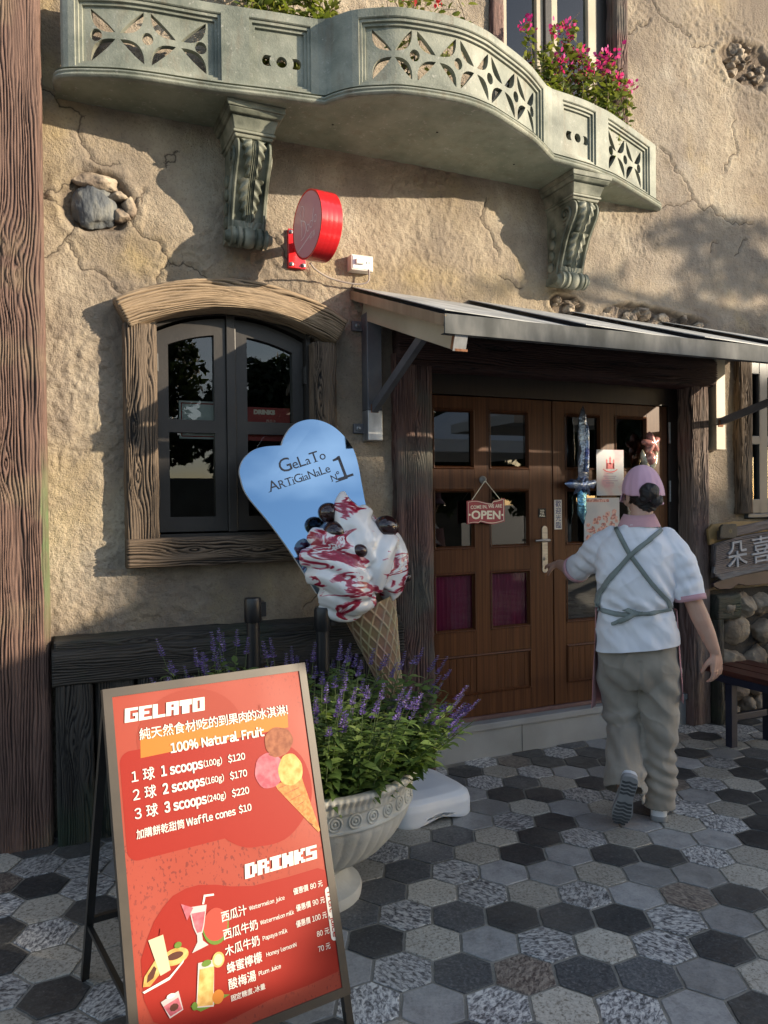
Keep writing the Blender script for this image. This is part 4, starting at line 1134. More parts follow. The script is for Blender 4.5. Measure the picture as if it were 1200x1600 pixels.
for (x_, y_) in DRAINS:
    mb = MB(); mb.lathe([(.006, ZS - .0012), (.006, ZS + .01)], (x_, y_, 0), 10); build(mb, 'drain_hole', M['dark_hole'], balcony)
# corner blocks where the three runs meet
for ca, cb in ((CL, CB), (CB, CR)):
    a0, a1 = ca.bend(ca.L, D0), ca.bend(ca.L, D1); b0, b1 = cb.bend(0, D0), cb.bend(0, D1)
    P_ = [np.array(ca.bend(ca.L - .02, D0 - .002)), np.array(a0) * .5 + np.array(b0) * .5 + np.array([0, -.004]), np.array(cb.bend(.02, D0 - .002)), np.array(cb.bend(.02, D1 + .002)), np.array(ca.bend(ca.L - .02, D1 + .002))]
    mb = MB(); k_ = len(P_); mb.add([(p[0], p[1], ZR0) for p in P_] + [(p[0], p[1], ZR1 - .002) for p in P_], [tuple(range(k_ - 1, -1, -1)), tuple(range(k_, 2 * k_))] + [(i, (i + 1) % k_, k_ + (i + 1) % k_, k_ + i) for i in range(k_)])
    build(mb, 'corner_block', M['green'], balcony)
# consoles under the balcony
def bracket(xc):
    ab = MB()
    def frustum(z0, z1, w0, w1, p0, p1):
        V = [(xc - w0, -p0, z0), (xc + w0, -p0, z0), (xc + w0, .02, z0), (xc - w0, .02, z0), (xc - w1, -p1, z1), (xc + w1, -p1, z1), (xc + w1, .02, z1), (xc - w1, .02, z1)]
        ab.add(V, [(0, 3, 2, 1), (4, 5, 6, 7), (0, 1, 5, 4), (1, 2, 6, 5), (2, 3, 7, 6), (3, 0, 4, 7)])
    frustum(3.352, ZS - .001, .138, .142, .318, .322); frustum(3.330, 3.351, .124, .135, .300, .314)
    frustum(3.272, 3.329, .096, .112, .262, .285); frustum(3.258, 3.271, .102, .102, .268, .268); frustum(3.242, 3.257, .090, .096, .252, .258)
    b = build(ab, 'bracket', M['bracket'], balcony, bevel=.004)
    # scrolled body: outline in (p, z)
    fp = [(.200, 3.246), (.236, 3.236), (.256, 3.208), (.255, 3.172), (.236, 3.135), (.205, 3.095), (.176, 3.05), (.152, 3.00), (.132, 2.95), (.115, 2.90), (.104, 2.86), (.098, 2.83)]
    fc = catmull(fp, 14)
    W_ = .084
    nu, nv = 84, len(fc) - 1
    def leaf_h(au, t):
        """two tiers of lobed acanthus leaf rising either side of a ribbed stem, a shell at the foot"""
        if t > .84:
            a_ = atan2(au + 1e-6, max(1.04 - t, 1e-3) * 3.0); rr_ = math.hypot(au, (1.04 - t) * 3.0)
            return (.016 - .010 * rr_) + .005 * abs(cos(a_ * 7))
        tier = t / .42; k = tier - math.floor(tier)                   # 0..1 down each tier
        lob = k * 4.0 - (au - .2) * 1.3; fl = lob - math.floor(lob)
        edge = .74 - .42 * k ** 1.6 - .16 * abs(fl - .5) * 2
        if au > edge: return -.014
        vein = .004 * cos((fl - .5) * 2 * pi)
        return .008 + .017 * (1 - ((au - .2) / max(edge - .2, .05)) ** 2) * (1 - .5 * k) + vein
    def front(u, v):
        i = min(int(round(v * nv)), nv); p, z = fc[i]; s_ = u * 2 - 1; au = abs(s_)
        t = (3.246 - z) / (3.246 - 2.83)
        if au > .84: r = .011 * min(1, (1 - au) / .05 + .35)
        elif au < .17 and t < .86: r = .002 + .014 * abs(cos(au / .17 * pi * 1.5))
        else: r = leaf_h(au, t)
        return (xc + s_ * W_, -(p + r), z)
    fb = MB(); fb.grid(front, nu, nv)
    # sides following the outline, closed on the wall
    for sgn in (-1, 1):
        V = []
        for p, z in fc: V += [(xc + sgn * W_, -(p + .0105), z), (xc + sgn * W_, .02, z)]
        fs = [(2 * i, 2 * i + 1, 2 * i + 3, 2 * i + 2) for i in range(nv)]
        fb.add(V, fs if sgn > 0 else [tuple(reversed(f)) for f in fs])
    build(fb, 'scroll_leaf', M['bracket'], balcony, smooth=True)
    vb = MB()
    for sgn in (-1, 1):                                # volutes and side tendrils
        pts = [(xc + sgn * (W_ + .004), -(.178 + (.052 - .045 * k / 40) * cos(-2.0 + k * .31)), 3.175 + (.052 - .045 * k / 40) * sin(-2.0 + k * .31)) for k in range(41)]
        vb.tube(pts, [.010 - .004 * k / 40 for k in range(41)], 8)
        vb.tube([(xc + sgn * W_, -.178, 3.175), (xc + sgn * (W_ + .014), -.178, 3.175)], .013, 12)
        vb.tube([(xc + sgn * (W_ + .004), -(p * .86), z) for p, z in fc[42::10]], .008, 8)
        for k in range(4):
            z = 3.10 - k * .065; vb.ell((xc + sgn * (W_ + .004), -.055 + .008 * k, z), (.014, .030, .030), 10, 6)
    build(vb, 'volute', M['bracket'], balcony, smooth=True)
    rb = MB(); prf = []
    for i in range(61):
        h = -.118 + .236 * i / 60; a_ = abs(h)
        r_ = .043 + (.008 * abs(cos(h / .118 * pi * 2.2)) if a_ < .092 else -.008 - .5 * (a_ - .092))
        if abs(a_ - .03) < .006 or abs(a_ - .062) < .006: r_ -= .012
        prf.append((max(r_, .008), h))
    rb.lathe(prf, (xc, -.118, 2.815), 28, axis='x'); rb.box((xc - .10, -.10, 2.80), (xc + .10, .02, 2.845))
    build(rb, 'roll', M['bracket'], balcony, smooth=True)
bracket(.955); bracket(2.915)
# ------------------------------------------------------------------ awning over the doorway
aw = thing('awning', 'galvanised metal awning on braced brackets over the wooden double doors', 'awning', (3.0, 0, 1.83))
AX0, AX1 = 1.535, 4.46
def az(p): return 2.632 - .352 * p
mb = MB()
npan = 4; pw = (AX1 - AX0 - .02) / npan
for k in range(npan):                    # overlapping sheets, each tilted a little
    xa = AX0 + .01 + k * pw; xb = xa + pw + .04
    lift = lambda x: .030 - .026 * (x - xa) / (xb - xa)
    V = []
    for x in (xa, xb):
        for p in (-.01, 1.04): V += [(x, -p, az(p) + .004 + lift(x)), (x, -p, az(p) + .008 + lift(x))]
    mb.add(V, [(0, 4, 6, 2), (1, 3, 7, 5), (0, 2, 3, 1), (4, 5, 7, 6), (0, 1, 5, 4), (2, 6, 7, 3)])
build(mb, 'roof_sheet', pm('zinc_sheet', [(.24, .25, .255), (.34, .35, .355), (.44, .45, .45)], 6, stretch=(1, .5, 1), rough=.6, metallic=.1, bump=.1, bscale=30), aw)
mb = MB(); mb.bar((AX0 + .004, .0, az(0) - .008), (AX0 + .004, -1.05, az(1.05) - .008), .008, .046); build(mb, 'edge_trim', pm('brown_trim', [(.22, .17, .12), (.30, .24, .17)], 3, stretch=(1, 6, 1), rough=.5, metallic=.2), aw)
mb = MB(); mb.bar((AX1, .0, az(0) - .008), (AX1, -1.05, az(1.05) - .008), .008, .046); build(mb, 'edge_trim', M['galvdark'], aw)
mb = MB(); mb.box((AX0, -1.056, az(1.05) - .062), (AX1 + .004, -1.050, az(1.05) + .020)); mb.box((AX0, -1.050, az(1.05) - .062), (AX1, -1.02, az(1.05) - .058)); build(mb, 'fascia', pm('dull_zinc', [(.06, .064, .064), (.10, .104, .104), (.17, .17, .165)], 9, stretch=(1, 1, .4), rough=.7, spec=.2, bump=.06, bscale=40), aw, bevel=.001)
for xr in (1.622, 4.39):
    mb = MB(); mb.bar((xr, -.02, az(.02) - .083), (xr, -1.03, az(1.03) - .083), .045, .095); r = build(mb, 'rafter', M['cream'] if xr < 2 else M['galvdark'], aw, bevel=.003)
    mb = MB(); mb.bar((xr + .0, -1.031, az(1.03) - .083), (xr, -1.036, az(1.035) - .083), .062, .098); build(mb, 'end_cap', M['galv'], r)
    mb = MB(); mb.bar((xr, -1.0365, az(1.03) - .130), (xr, -1.0385, az(1.03) - .130), .060, .010); mb.bar((xr - .0235, -1.0, az(1.0) - .083), (xr - .0245, -1.03, az(1.03) - .083), .001, .09); build(mb, 'rust_patch', M['rust'], r)
for p in (.35, .70):
    mb = MB(); mb.bar((1.65, -p, az(p) - .02), (4.37, -p, az(p) - .02), .04, .036); build(mb, 'purlin', M['galvdark'], aw)
for xb_, wd, inner in ((1.640, .085, 1), (4.157, .085, -1)):
    zt, zb_ = (2.52, 1.838) if xb_ < 2 else (2.44, 1.832)
    mb = MB(); mb.box((xb_ - wd / 2, -.085, 2.0), (xb_ + wd / 2, -.004, zt)); br = build(mb, 'wall_bracket', M['galvdark'] if xb_ < 2 else M['cream'], aw, bevel=.004)
    mb = MB(); mb.box((xb_ - wd / 2, -.085, zb_), (xb_ + wd / 2, -.004, 1.9995)); build(mb, 'lower_bracket', M['galv'] if xb_ < 2 else M['cream'], br, bevel=.004)
    mb = MB(); top = (1.637, -.66, az(.66) - .125) if xb_ < 2 else (4.37, -.80, az(.8) - .10); lowp = (1.637, -.075, 2.005) if xb_ < 2 else (4.165, -.075, 2.02)
    mb.bar(lowp, top, .034, .046); build(mb, 'brace', M['galvdark'], aw, bevel=.003)
    if xb_ < 2:
        for z in (2.455, 1.905):
            mb = MB(); mb.box((xb_ - .10, -.024, z - .026), (xb_ - wd / 2 - .0005, -.001, z + .026)); tb = build(mb, 'fixing_tab', M['galvdark'], br, bevel=.002)
            mb = MB(); mb.lathe([(.013, 0), (.013, -.006), (.007, -.008), (.006, -.018)], (xb_ - .073, -.0245, z), 12, axis='y'); build(mb, 'bolt', M['steel'], tb if False else br, smooth=True)
    mb = MB(); mb.box((xb_ - .025, -.088, 1.985), (xb_ + .018, -.0852, 2.03)); build(mb, 'rust_patch', M['rust'], br)

# ------------------------------------------------------------------ round red sign
sg = thing('round_sign', 'round red projecting shop sign with pink face above the arched window', 'sign', (1.235, 0, 2.83))
n = Vector((-cos(radians(7)), -sin(radians(7)), 0)); axh = Vector((sin(radians(7)), -cos(radians(7)), 0)); sc_ = Vector((1.235, -.335, 2.838))
Ms = Matrix(((axh.x, 0, n.x), (axh.y, 0, n.y), (0, 1, 0))).to_4x4()        # local x along the disc towards the street, y up, z out of the face
R_ = .163
mb = MB(); prf = [(R_ - .008, .050), (R_, .052), (R_, .030)]
for zz in (.02, -.005, -.03): prf += [(R_, zz + .003), (R_ - .00025, zz), (R_, zz - .003)]
prf += [(R_, -.055), (R_ - .004, -.058)]
mb.lathe(prf[::-1], sc_, 64, M=Ms.to_3x3().to_4x4()); build(mb, 'drum', M['red_gloss'], sg, smooth=True)
mb = MB(); mb.lathe([(.0001, .0512), (R_ - .010, .0512)][::-1], sc_, 64, M=Ms.to_3x3().to_4x4(), close=False); fc_ = build(mb, 'face', M['sign_face'], sg)
O = sc_ + n * .0518; ax_ = -axh; up_ = Vector((0, 0, 1))
# the face is read from the left: its text runs away from the street side
ax_ = Vector((sin(radians(7)), -cos(radians(7)), 0))
mb = MB()
def stroke(mb, pts, w, O, ax, up, lift=.0006):
    O, ax, up = Vector(O), Vector(ax), Vector(up); nn = ax.cross(up); V = []
    for i, p in enumerate(pts):
        a = np.array(pts[max(i - 1, 0)], float); b = np.array(pts[min(i + 1, len(pts) - 1)], float); d = b - a; d = d / max(np.linalg.norm(d), 1e-9)
        ww = w * (.55 + .45 * sin(pi * (i + .5) / len(pts)))
        for s_ in (-1, 1): V.append(O + ax * (p[0] - s_ * d[1] * ww / 2) + up * (p[1] + s_ * d[0] * ww / 2) + nn * lift)
    mb.add(V, [(2 * i, 2 * i + 1, 2 * i + 3, 2 * i + 2) for i in range(len(pts) - 1)])
def arcpts(cx, cy, rx, ry, a0, a1, n=14): return [(cx + rx * cos(radians(a0 + (a1 - a0) * i / n)), cy + ry * sin(radians(a0 + (a1 - a0) * i / n))) for i in range(n + 1)]
S_ = .0062
stroke(mb, [(-.062, .032), (-.052, -.005), (-.058, -.045)], S_, O, ax_, up_); stroke(mb, arcpts(-.062, -.012, .055, .045, 95, -95), S_, O, ax_, up_)
for cx_ in (.012, .092): stroke(mb, arcpts(cx_, -.022 + cx_ * .25, .014, .016, 0, 360), S_ * .8, O, ax_, up_)
stroke(mb, arcpts(.048, -.012, .014, .016, 0, 360), S_ * .8, O, ax_, up_); stroke(mb, [(.060, -.02), (.066, .02), (.078, .055)], S_, O, ax_, up_)
stroke(mb, [(-.105, -.105), (-.05, -.088), (.03, -.062), (.055, -.05)], S_, O, ax_, up_)
stroke(mb, [(-.07, .04), (-.06, .055), (-.075, .075), (-.055, .085), (-.062, .105), (-.04, .10), (-.025, .075), (-.035, .05), (-.05, .036), (-.07, .04)], S_ * .7, O, ax_, up_)
write(mb, "朵喜", O + ax_ * .03 + up_ * -.085, ax_, up_, .032, lift=.0006, rot=.2)
build(mb, 'lettering', M['sign_line'], fc_)
mb = MB(); mb.box((1.188, -.028, 2.725), (1.282, -.0, 2.925)); build(mb, 'mounting_plate', M['red_gloss'], sg, bevel=.003)
mb = MB(); mb.tube([(1.236, -.0282, 2.835), (1.236, -.20, 2.836)], .024, 14); build(mb, 'arm', M['red_gloss'], sg, smooth=True)
for x, z in ((1.203, 2.908), (1.203, 2.742), (1.266, 2.742), (1.266, 2.908)):
    mb = MB(); mb.lathe([(.011, -.0285), (.011, -.034), (.006, -.036), (.005, -.044)], (x, 0, z), 12, axis='y'); build(mb, 'bolt', M['steel'], sg, smooth=True)
cb = catmull([(1.26, -.16, 2.715), (1.31, -.10, 2.706), (1.40, -.05, 2.688), (1.50, -.05, 2.672), (1.575, -.055, 2.672), (1.618, -.065, 2.69), (1.622, -.062, 2.75), (1.605, -.05, 2.775)], 8)
mb = MB(); mb.tube(cb, .0045, 8); build(mb, 'cable', M['cable'], sg, smooth=True)

bx = thing('outlet_box', 'small white socket box on the wall beside the round red sign', 'socket', (1.585, 0, 2.78))
mb = MB(); mb.box((1.522, -.062, 2.742), (1.648, -.002, 2.825)); build(mb, 'housing', M['socket'], bx, bevel=.004)
mb = MB(); mb.box((1.531, -.065, 2.750), (1.640, -.0622, 2.817)); build(mb, 'cover_plate', M['white_plastic'], bx, bevel=.001)
mb = MB(); mb.box((1.545, -.078, 2.772), (1.590, -.0652, 2.800)); build(mb, 'plug', M['socket'], bx, bevel=.003)
for x in (1.607, 1.621):
    mb = MB(); mb.box((x, -.0655, 2.778), (x + .004, -.0651, 2.792)); build(mb, 'slot', M['dark_hole'], bx)

# ------------------------------------------------------------------ things on the doors
def flat_card(name, label, cat, x0, x1, z0, z1, y, mat, th=.0015, group=None):
    mb = MB(); mb.box((x0, y, z0), (x1, y + th, z1)); o = build(mb, name, mat); return tag(o, label, cat, group)
AXX, AZZ = (1, 0, 0), (0, 0, 1)
os_ = thing('open_sign', 'red wavy OPEN sign hung by a cord from a suction hook on the door', 'sign', (2.40, .05, 1.44))
def wavy(x): return .010 * sin((x + .02) / .135 * pi * 1.05)
ol = []
N_ = 24
for i in range(N_ + 1): x = -.130 + .26 * i / N_; ol.append((x, .062 + wavy(x) * -1.0 + (.016 if x > .045 else 0)))
for i in range(N_ + 1): x = .130 - .26 * i / N_; ol.append((x, -.062 - wavy(x) - (.012 if x < -.05 else 0)))
mb = MB(); mb.prism(ol, .008, (2.403, .045, 1.442), AXX, AZZ); build(mb, 'board', pm('dull_red', [(.30, .035, .045), (.38, .05, .06)], 6, rough=.5), os_, bevel=.001)
mb = MB()
loop_ = [(p[0] * .93, p[1] * .90) for p in ol]; loop_.append(loop_[0])
stroke(mb, loop_, .004, (2.403, .0445, 1.442), AXX, AZZ)
write(mb, "COME IN, WE ARE", (2.298, .0445, 1.462), AXX, AZZ, .028, width=.215, bold=.0006, rot=.03)
write(mb, "·OPEN·", (2.283, .0445, 1.405), AXX, AZZ, .068, width=.24, bold=.0022, rot=-.02)
build(mb, 'lettering', M['cream_ink'], os_)
mb = MB(); mb.tube([(2.403, .052, 1.628), (2.300, .047, 1.503)], .0022, 6); mb.tube([(2.403, .052, 1.628), (2.506, .047, 1.512)], .0022, 6); build(mb, 'cord', M['cream_ink'], os_)
mb = MB(); mb.lathe([(.024, .079), (.022, .070), (.010, .062), (.006, .048), (.001, .046)], (2.403, 0, 1.634), 20, axis='y'); build(mb, 'suction_hook', pm('clear_hook', [(.28, .27, .25)], rough=.2), os_, smooth=True)

pu = flat_card('pull_sticker', 'small black sticker reading PULL above the door handle', 'sticker', 2.798, 2.855, 1.402, 1.458, .0775, M['dark_hole'])
mb = MB(); write(mb, "拉", (2.810, .0770, 1.424), AXX, AZZ, .034); write(mb, "PULL", (2.807, .0770, 1.408), AXX, AZZ, .014, width=.04, bold=.0004); build(mb, 'lettering', M['cream_ink'], pu)
we = flat_card('welcome_sticker', 'tall white sticker with blue Chinese welcome lettering on the right door', 'sticker', 2.918, 2.974, 1.326, 1.510, .0775, M['white_ink'])
mb = MB()
for k, ch in enumerate("歡迎光臨"):
    for e_ in (-.0005, .0005): write(mb, ch, (2.925 + e_, .0770, 1.470 - k * .0445), AXX, AZZ, .044)
build(mb, 'lettering', M['blue_ink'], we)

def poster_mat(name, stops, scale):
    m, N, L, B = nmat(name); B.inputs['Roughness'].default_value = .35
    tc = N.new('ShaderNodeTexCoord'); n = N.new('ShaderNodeTexNoise'); n.inputs['Scale'].default_value = scale; n.inputs['Detail'].default_value = 3
    L.new(tc.outputs['Object'], n.inputs['Vector']); r = ramp(N, stops); L.new(n.outputs['Fac'], r.inputs['Fac']); L.new(r.outputs['Color'], B.inputs['Base Color']); return m
p1 = flat_card('poster', 'upper poster with a red castle on the right door, in clear film', 'poster', 3.236, 3.456, 1.535, 1.828, .062, poster_mat('pastel_print', [(.36, (.46, .26, .31)), (.5, (.45, .43, .45)), (.66, (.38, .43, .50))], 7))
mb = MB(); O1 = Vector((3.346, .0614, 1.735))
for (xa, xb, za, zb) in ((-.030, .030, -.030, .008), (-.034, -.022, -.03, .022), (.022, .034, -.03, .022), (-.008, .008, .0, .034)): mb.add([O1 + Vector((xa, 0, za)), O1 + Vector((xb, 0, za)), O1 + Vector((xb, 0, zb)), O1 + Vector((xa, 0, zb))], [(0, 1, 2, 3)])
for xa, w_, za, h_ in ((-.028, .008, .022, .014), (.028, .008, .022, .014), (0, .010, .034, .018)): mb.add([O1 + Vector((xa - w_, -.0001, za)), O1 + Vector((xa + w_, -.0001, za)), O1 + Vector((xa, -.0001, za + h_))], [(0, 1, 2)])
stroke(mb, arcpts(0, -.02, .06, .03, 200, 340), .008, O1, AXX, AZZ)
build(mb, 'castle', pm('print_red', [(.55, .05, .07)], rough=.4), p1)
mb = MB()
for k, (w_, z) in enumerate(((.06, 1.672), (.11, 1.655), (.08, 1.643), (.12, 1.626), (.07, 1.612))):
    nb_ = int(w_ / .008)
    for q in range(nb_):
        x = 3.346 - w_ / 2 + q * .008; mb.add([(x, .0614, z), (x + .006, .0614, z), (x + .006, .0614, z + .006), (x, .0614, z + .006)], [(0, 1, 2, 3)])
build(mb, 'fine_print', pm('print_grey', [(.25, .20, .28)], rough=.5), p1)
p2 = flat_card('poster', 'lower poster of pink desserts on the right door, partly behind the person', 'poster', 3.140, 3.425, 1.12, 1.520, .070, poster_mat('pale_print', [(.4, (.40, .43, .47)), (.6, (.50, .50, .52))], 5))
mb = MB(); mb.add([(3.15, .0692, 1.493), (3.34, .0692, 1.493), (3.34, .0692, 1.512), (3.15, .0692, 1.512)], [(0, 1, 2, 3)])
rg = random.Random(4)
for k in range(46):
    x = 3.16 + rg.random() * .24; z = 1.30 + (x - 3.16) * .45 + rg.uniform(-.06, .05); r_ = rg.uniform(.010, .022)
    mb.add([(x + r_ * cos(a * pi / 4), .0690 - k * .00002, z + r_ * .8 * sin(a * pi / 4)) for a in range(8)], [tuple(range(8))])
build(mb, 'desserts', poster_mat('dessert_print', [(.42, (.30, .12, .12)), (.5, (.55, .26, .24)), (.6, (.62, .40, .36))], 60), p2)

# foil balloons
foilm = dict(metallic=.85, rough=.16)
M['foil_blue'] = pm('blue_foil', [(.10, .12, .30), (.25, .32, .50), (.45, .50, .58)], 14, bump=.5, bscale=35, bdist=.02, **foilm)
M['foil_silver'] = pm('silver_foil', [(.34, .37, .45), (.55, .57, .62)], 12, bump=.5, bscale=35, bdist=.02, **foilm)
M['foil_teal'] = pm('teal_foil', [(.10, .28, .42), (.25, .50, .62)], 12, bump=.5, bscale=35, bdist=.02, **foilm)
M['foil_pink'] = pm('pink_foil', [(.52, .22, .21), (.65, .34, .31)], 8, bump=.3, bscale=40, bdist=.015, metallic=.3, rough=.22)
M['foil_gold'] = pm('champagne_foil', [(.38, .36, .27), (.56, .53, .42)], 10, bump=.4, bscale=40, bdist=.015, metallic=.4, rough=.2)
def pillow(outline, c, th, y, n=7):
    """inflated flat outline: rings shrinking to the middle on both faces"""
    mb = MB(); ce = np.mean(np.array(outline), 0); k = len(outline); V = []; lv = [0, .12, .3, .55, .8, 1.0]
    for s_ in (-1, 1):
        for t in lv:
            for p in outline:
                q = np.array(p) * (1 - t) + ce * t; V.append((c[0] + q[0], y + s_ * th * sqrt(1 - (1 - t) ** 2 + 1e-9) * (1), c[1] + q[1]))
    F = []
    m = len(lv)
    for s_ in range(2):
        for r in range(m - 1):
            for i in range(k):
                f = (s_ * m * k + r * k + i, s_ * m * k + r * k + (i + 1) % k, s_ * m * k + (r + 1) * k + (i + 1) % k, s_ * m * k + (r + 1) * k + i)
                F.append(f if s_ == 0 else f[::-1])
    mb.add(V, F); return mb
sw = thing('sword_balloon', 'silver and blue foil balloon shaped like a sword on the right door', 'balloon', (3.11, .05, 1.37))
blade = [(-.036, 0), (-.040, .10), (-.030, .16), (-.036, .26), (-.028, .36), (-.018, .42), (.004, .455), (.020, .40), (.030, .36), (.030, .26), (.040, .18), (.034, .10), (.040, 0)]
build(pillow(blade, (3.108, 1.645), .030, .035), 'blade', M['foil_silver'], sw, smooth='all')
build(pillow([(-.020, .02), (-.008, .30), (.004, .33), (.014, .28), (.010, .02)], (3.118, 1.66), .012, .004), 'fuller', M['foil_blue'], sw, smooth='all')
grd = [(-.135, .010), (-.085, .040), (-.05, .030), (-.03, .055), (.0, .035), (.03, .06), (.05, .03), (.10, .035), (.115, .02), (.09, -.02), (.05, -.018), (.055, -.065), (.02, -.030), (.0, -.055), (-.025, -.03), (-.07, -.06), (-.05, -.02), (-.10, -.018)]
build(pillow(grd, (3.098, 1.60), .034, .032), 'guard', M['foil_blue'], sw, smooth='all')
build(pillow([(-.034, 0), (-.034, -.12), (-.036, -.17), (-.012, -.205), (.01, -.24), (.018, -.20), (.032, -.165), (.028, -.1), (.032, 0)], (3.097, 1.590), .026, .035), 'hilt', M['foil_teal'], sw, smooth='all')
fl = thing('flower_balloon', 'pink star and gold leaf foil balloon bunch at the right door top', 'balloon', (3.64, .05, 1.69))
star = []
for i in range(60):
    a = 2 * pi * i / 60 + .18; r_ = .060 + .020 * cos(5 * (a - .18) - pi / 2 * 5); star.append((r_ * cos(a), r_ * sin(a)))
build(pillow(star, (3.655, 1.872), .036, .028), 'star', M['foil_pink'], fl, smooth='all')
mb = MB(); mb.ell((3.626, .0, 1.772), (.036, .034, .040)); build(mb, 'centre', M['foil_pink'], fl, smooth='all')
for s_, xk in ((-1, 3.585), (1, 3.678)):
    mb = MB(); pts = [(xk + s_ * (-.030 + .055 * t - .0), .02, 1.690 + .135 * t + .0) for t in np.linspace(0, 1, 9)]
    pts = [(xk + s_ * (.012 - .05 * (1 - t) ** 1.5), .02, 1.69 + .14 * t) for t in np.linspace(0, 1, 9)]
    mb.tube(pts, [.008, .018, .024, .026, .025, .022, .018, .012, .004], 12); build(mb, 'leaf', M['foil_gold'], fl, smooth='all')
mb = MB(); mb.tube([(3.63, .02, 1.73), (3.635, .02, 1.62), (3.64, .03, 1.50)], [.014, .009, .008], 10); build(mb, 'stem', M['foil_blue'], fl, smooth='all')

# posters inside the arched window
for (x0, x1, z0, z1, mat, lab, nm_) in ((.640, .862, 1.838, 2.028, 'pale', 'pale notice with red border behind the left window sash', 'notice'), (.965, 1.215, 1.835, 2.010, 'red', 'red drinks notice behind the right window sash', 'notice')):
    o = flat_card(nm_, lab, 'notice', x0, x1, z0, z1, .0755, pm('notice_' + mat, [(.50, .54, .50)] if mat == 'pale' else [(.42, .055, .045)], rough=.5), .001)
    mb = MB()
    if mat == 'pale':
        stroke(mb, [(.012, .012), (.21, .012), (.21, .178), (.012, .178), (.012, .012)], .008, (x0, .0752, z0), AXX, AZZ, .0003); build(mb, 'border', M['red_ink'], o)
    else:
        write(mb, "DRINKS", (1.02, .0752, 1.975), AXX, AZZ, .030, bold=.0025, width=.115); write(mb, "西瓜汁", (1.085, .0752, 1.932), AXX, AZZ, .018); build(mb, 'lettering', M['cream_ink'], o)

# ------------------------------------------------------------------ wooden shop board at the right edge
sb = thing('wooden_sign', 'weathered plank sign carved 朵喜 fixed on the fieldstone wall', 'sign', (4.4, -.1, .9))
timber('board', mat=M['signwood'], parent=sb, seed=81, amp=.006, knots=2, Lg=1.1, W=.235, T=.035, fn=lambda u, a, t: (4.035 + u + .06 * max(0, .15 - u) * (a > 0), -.135 + t, 1.095 + a * (1 - .1 * exp(-u * 8)) + u * .10 + .012 * sin(u * 5)))
timber('board', mat=M['signwood'], parent=sb, seed=82, amp=.005, knots=1, Lg=1.05, W=.055, T=.03, fn=lambda u, a, t: (4.10 + u, -.118 + t, 1.262 + a + u * .13))
mb = MB(); ol = [(4.02, 1.02), (4.10, .965), (4.3, .995), (5.1, 1.07), (5.1, 1.10), (4.3, 1.045), (4.09, 1.005), (4.03, 1.06)]
mb.prism([(p[0], p[1]) for p in ol], .02, (0, -.138, 0), AXX, AZZ); build(mb, 'edge_strip', pm('grey_strip', [(.10, .10, .11), (.17, .17, .18)], 8, stretch=(2, 2, 12), rough=.7, bump=.3), sb, bevel=.003)
mb = MB(); ol = [(4.035, 1.20), (4.02, 1.30), (4.06, 1.335), (4.25, 1.352), (4.5, 1.35), (5.1, 1.35), (5.1, 1.15), (4.4, 1.22)]
mb.prism(ol, .02, (0, -.098, 0), AXX, AZZ); build(mb, 'back_plate', pm('ochre_plate', [(.20, .13, .05), (.30, .20, .085)], 8, rough=.7), sb, bevel=.003)
mb = MB(); ol = [(4.045, .945), (4.10, .965), (4.30, .99), (5.1, 1.06), (5.1, .92), (4.36, .915), (4.27, .93), (4.21, .90), (4.10, .905), (4.05, .925)]
mb.prism(ol, .025, (0, -.115, 0), AXX, AZZ); build(mb, 'lower_plate', pm('dark_plate', [(.035, .02, .022), (.06, .035, .035)], 8, rough=.5), sb, bevel=.004)
mb = MB(); w0 = Vector((4.135, -.1455, 1.055)); ad = Vector((.995, 0, .10))
for k, ch in enumerate("朵喜"): write(mb, ch, w0 + ad * (.225 * k), ad, (-.05, 0, 1), .195, extrude=.004)
build(mb, 'lettering', pm('pale_paint', [(.30, .31, .34), (.42, .43, .46)], 20, rough=.7), sb)
mb = MB(); ol = [(4.07, 1.25), (4.085, 1.243), (4.21, 1.243), (4.225, 1.255), (4.232, 1.30), (4.218, 1.338), (4.10, 1.335), (4.078, 1.318)]
mb.prism(ol, .02, (0, -.150, 0), AXX, AZZ); pl_ = build(mb, 'plaque', pm('dark_bronze', [(.03, .025, .02), (.06, .05, .035)], 20, rough=.6, bump=.5), sb, bevel=.004)
mb = MB(); cx_, cz_ = 4.165, 1.29
for k in range(8): a = k * pi / 4; mb.add([(cx_ + .006 * cos(a + 1.2), -.1503, cz_ + .006 * sin(a + 1.2)), (cx_ + .022 * cos(a), -.1503, cz_ + .022 * sin(a)), (cx_ + .006 * cos(a - 1.2), -.1503, cz_ + .006 * sin(a - 1.2))], [(0, 1, 2)])
build(mb, 'emblem', pm('old_gold', [(.16, .13, .07)], rough=.5), pl_)

# ------------------------------------------------------------------ bench at the right edge
be = thing('bench', 'dark red slatted bench on navy steel legs by the fieldstone wall', 'bench', (3.98, -.9, 0))
for k in range(3):
    mb = MB(); x = 3.775 + k * .135; mb.box((x, -1.60, .43), (x + .123, -.28, .462)); build(mb, 'slat', M['seat'], be, bevel=.004)
for x in (3.80, 4.115):
    mb = MB(); mb.box((x - .022, -1.52, .385), (x + .022, -.35, .4295)); build(mb, 'rail', M['navy'], be, bevel=.003)
    for y in (-.47, -1.45):
        mb = MB(); mb.box((x - .024, y - .024, 0), (x + .024, y + .024, .3845)); build(mb, 'leg', M['navy'], be, bevel=.003)
for y in (-.47, -1.45):
    mb = MB(); mb.box((3.825, y - .018, .16), (4.09, y + .018, .20)); build(mb, 'crossbar', M['navy'], be, bevel=.003)

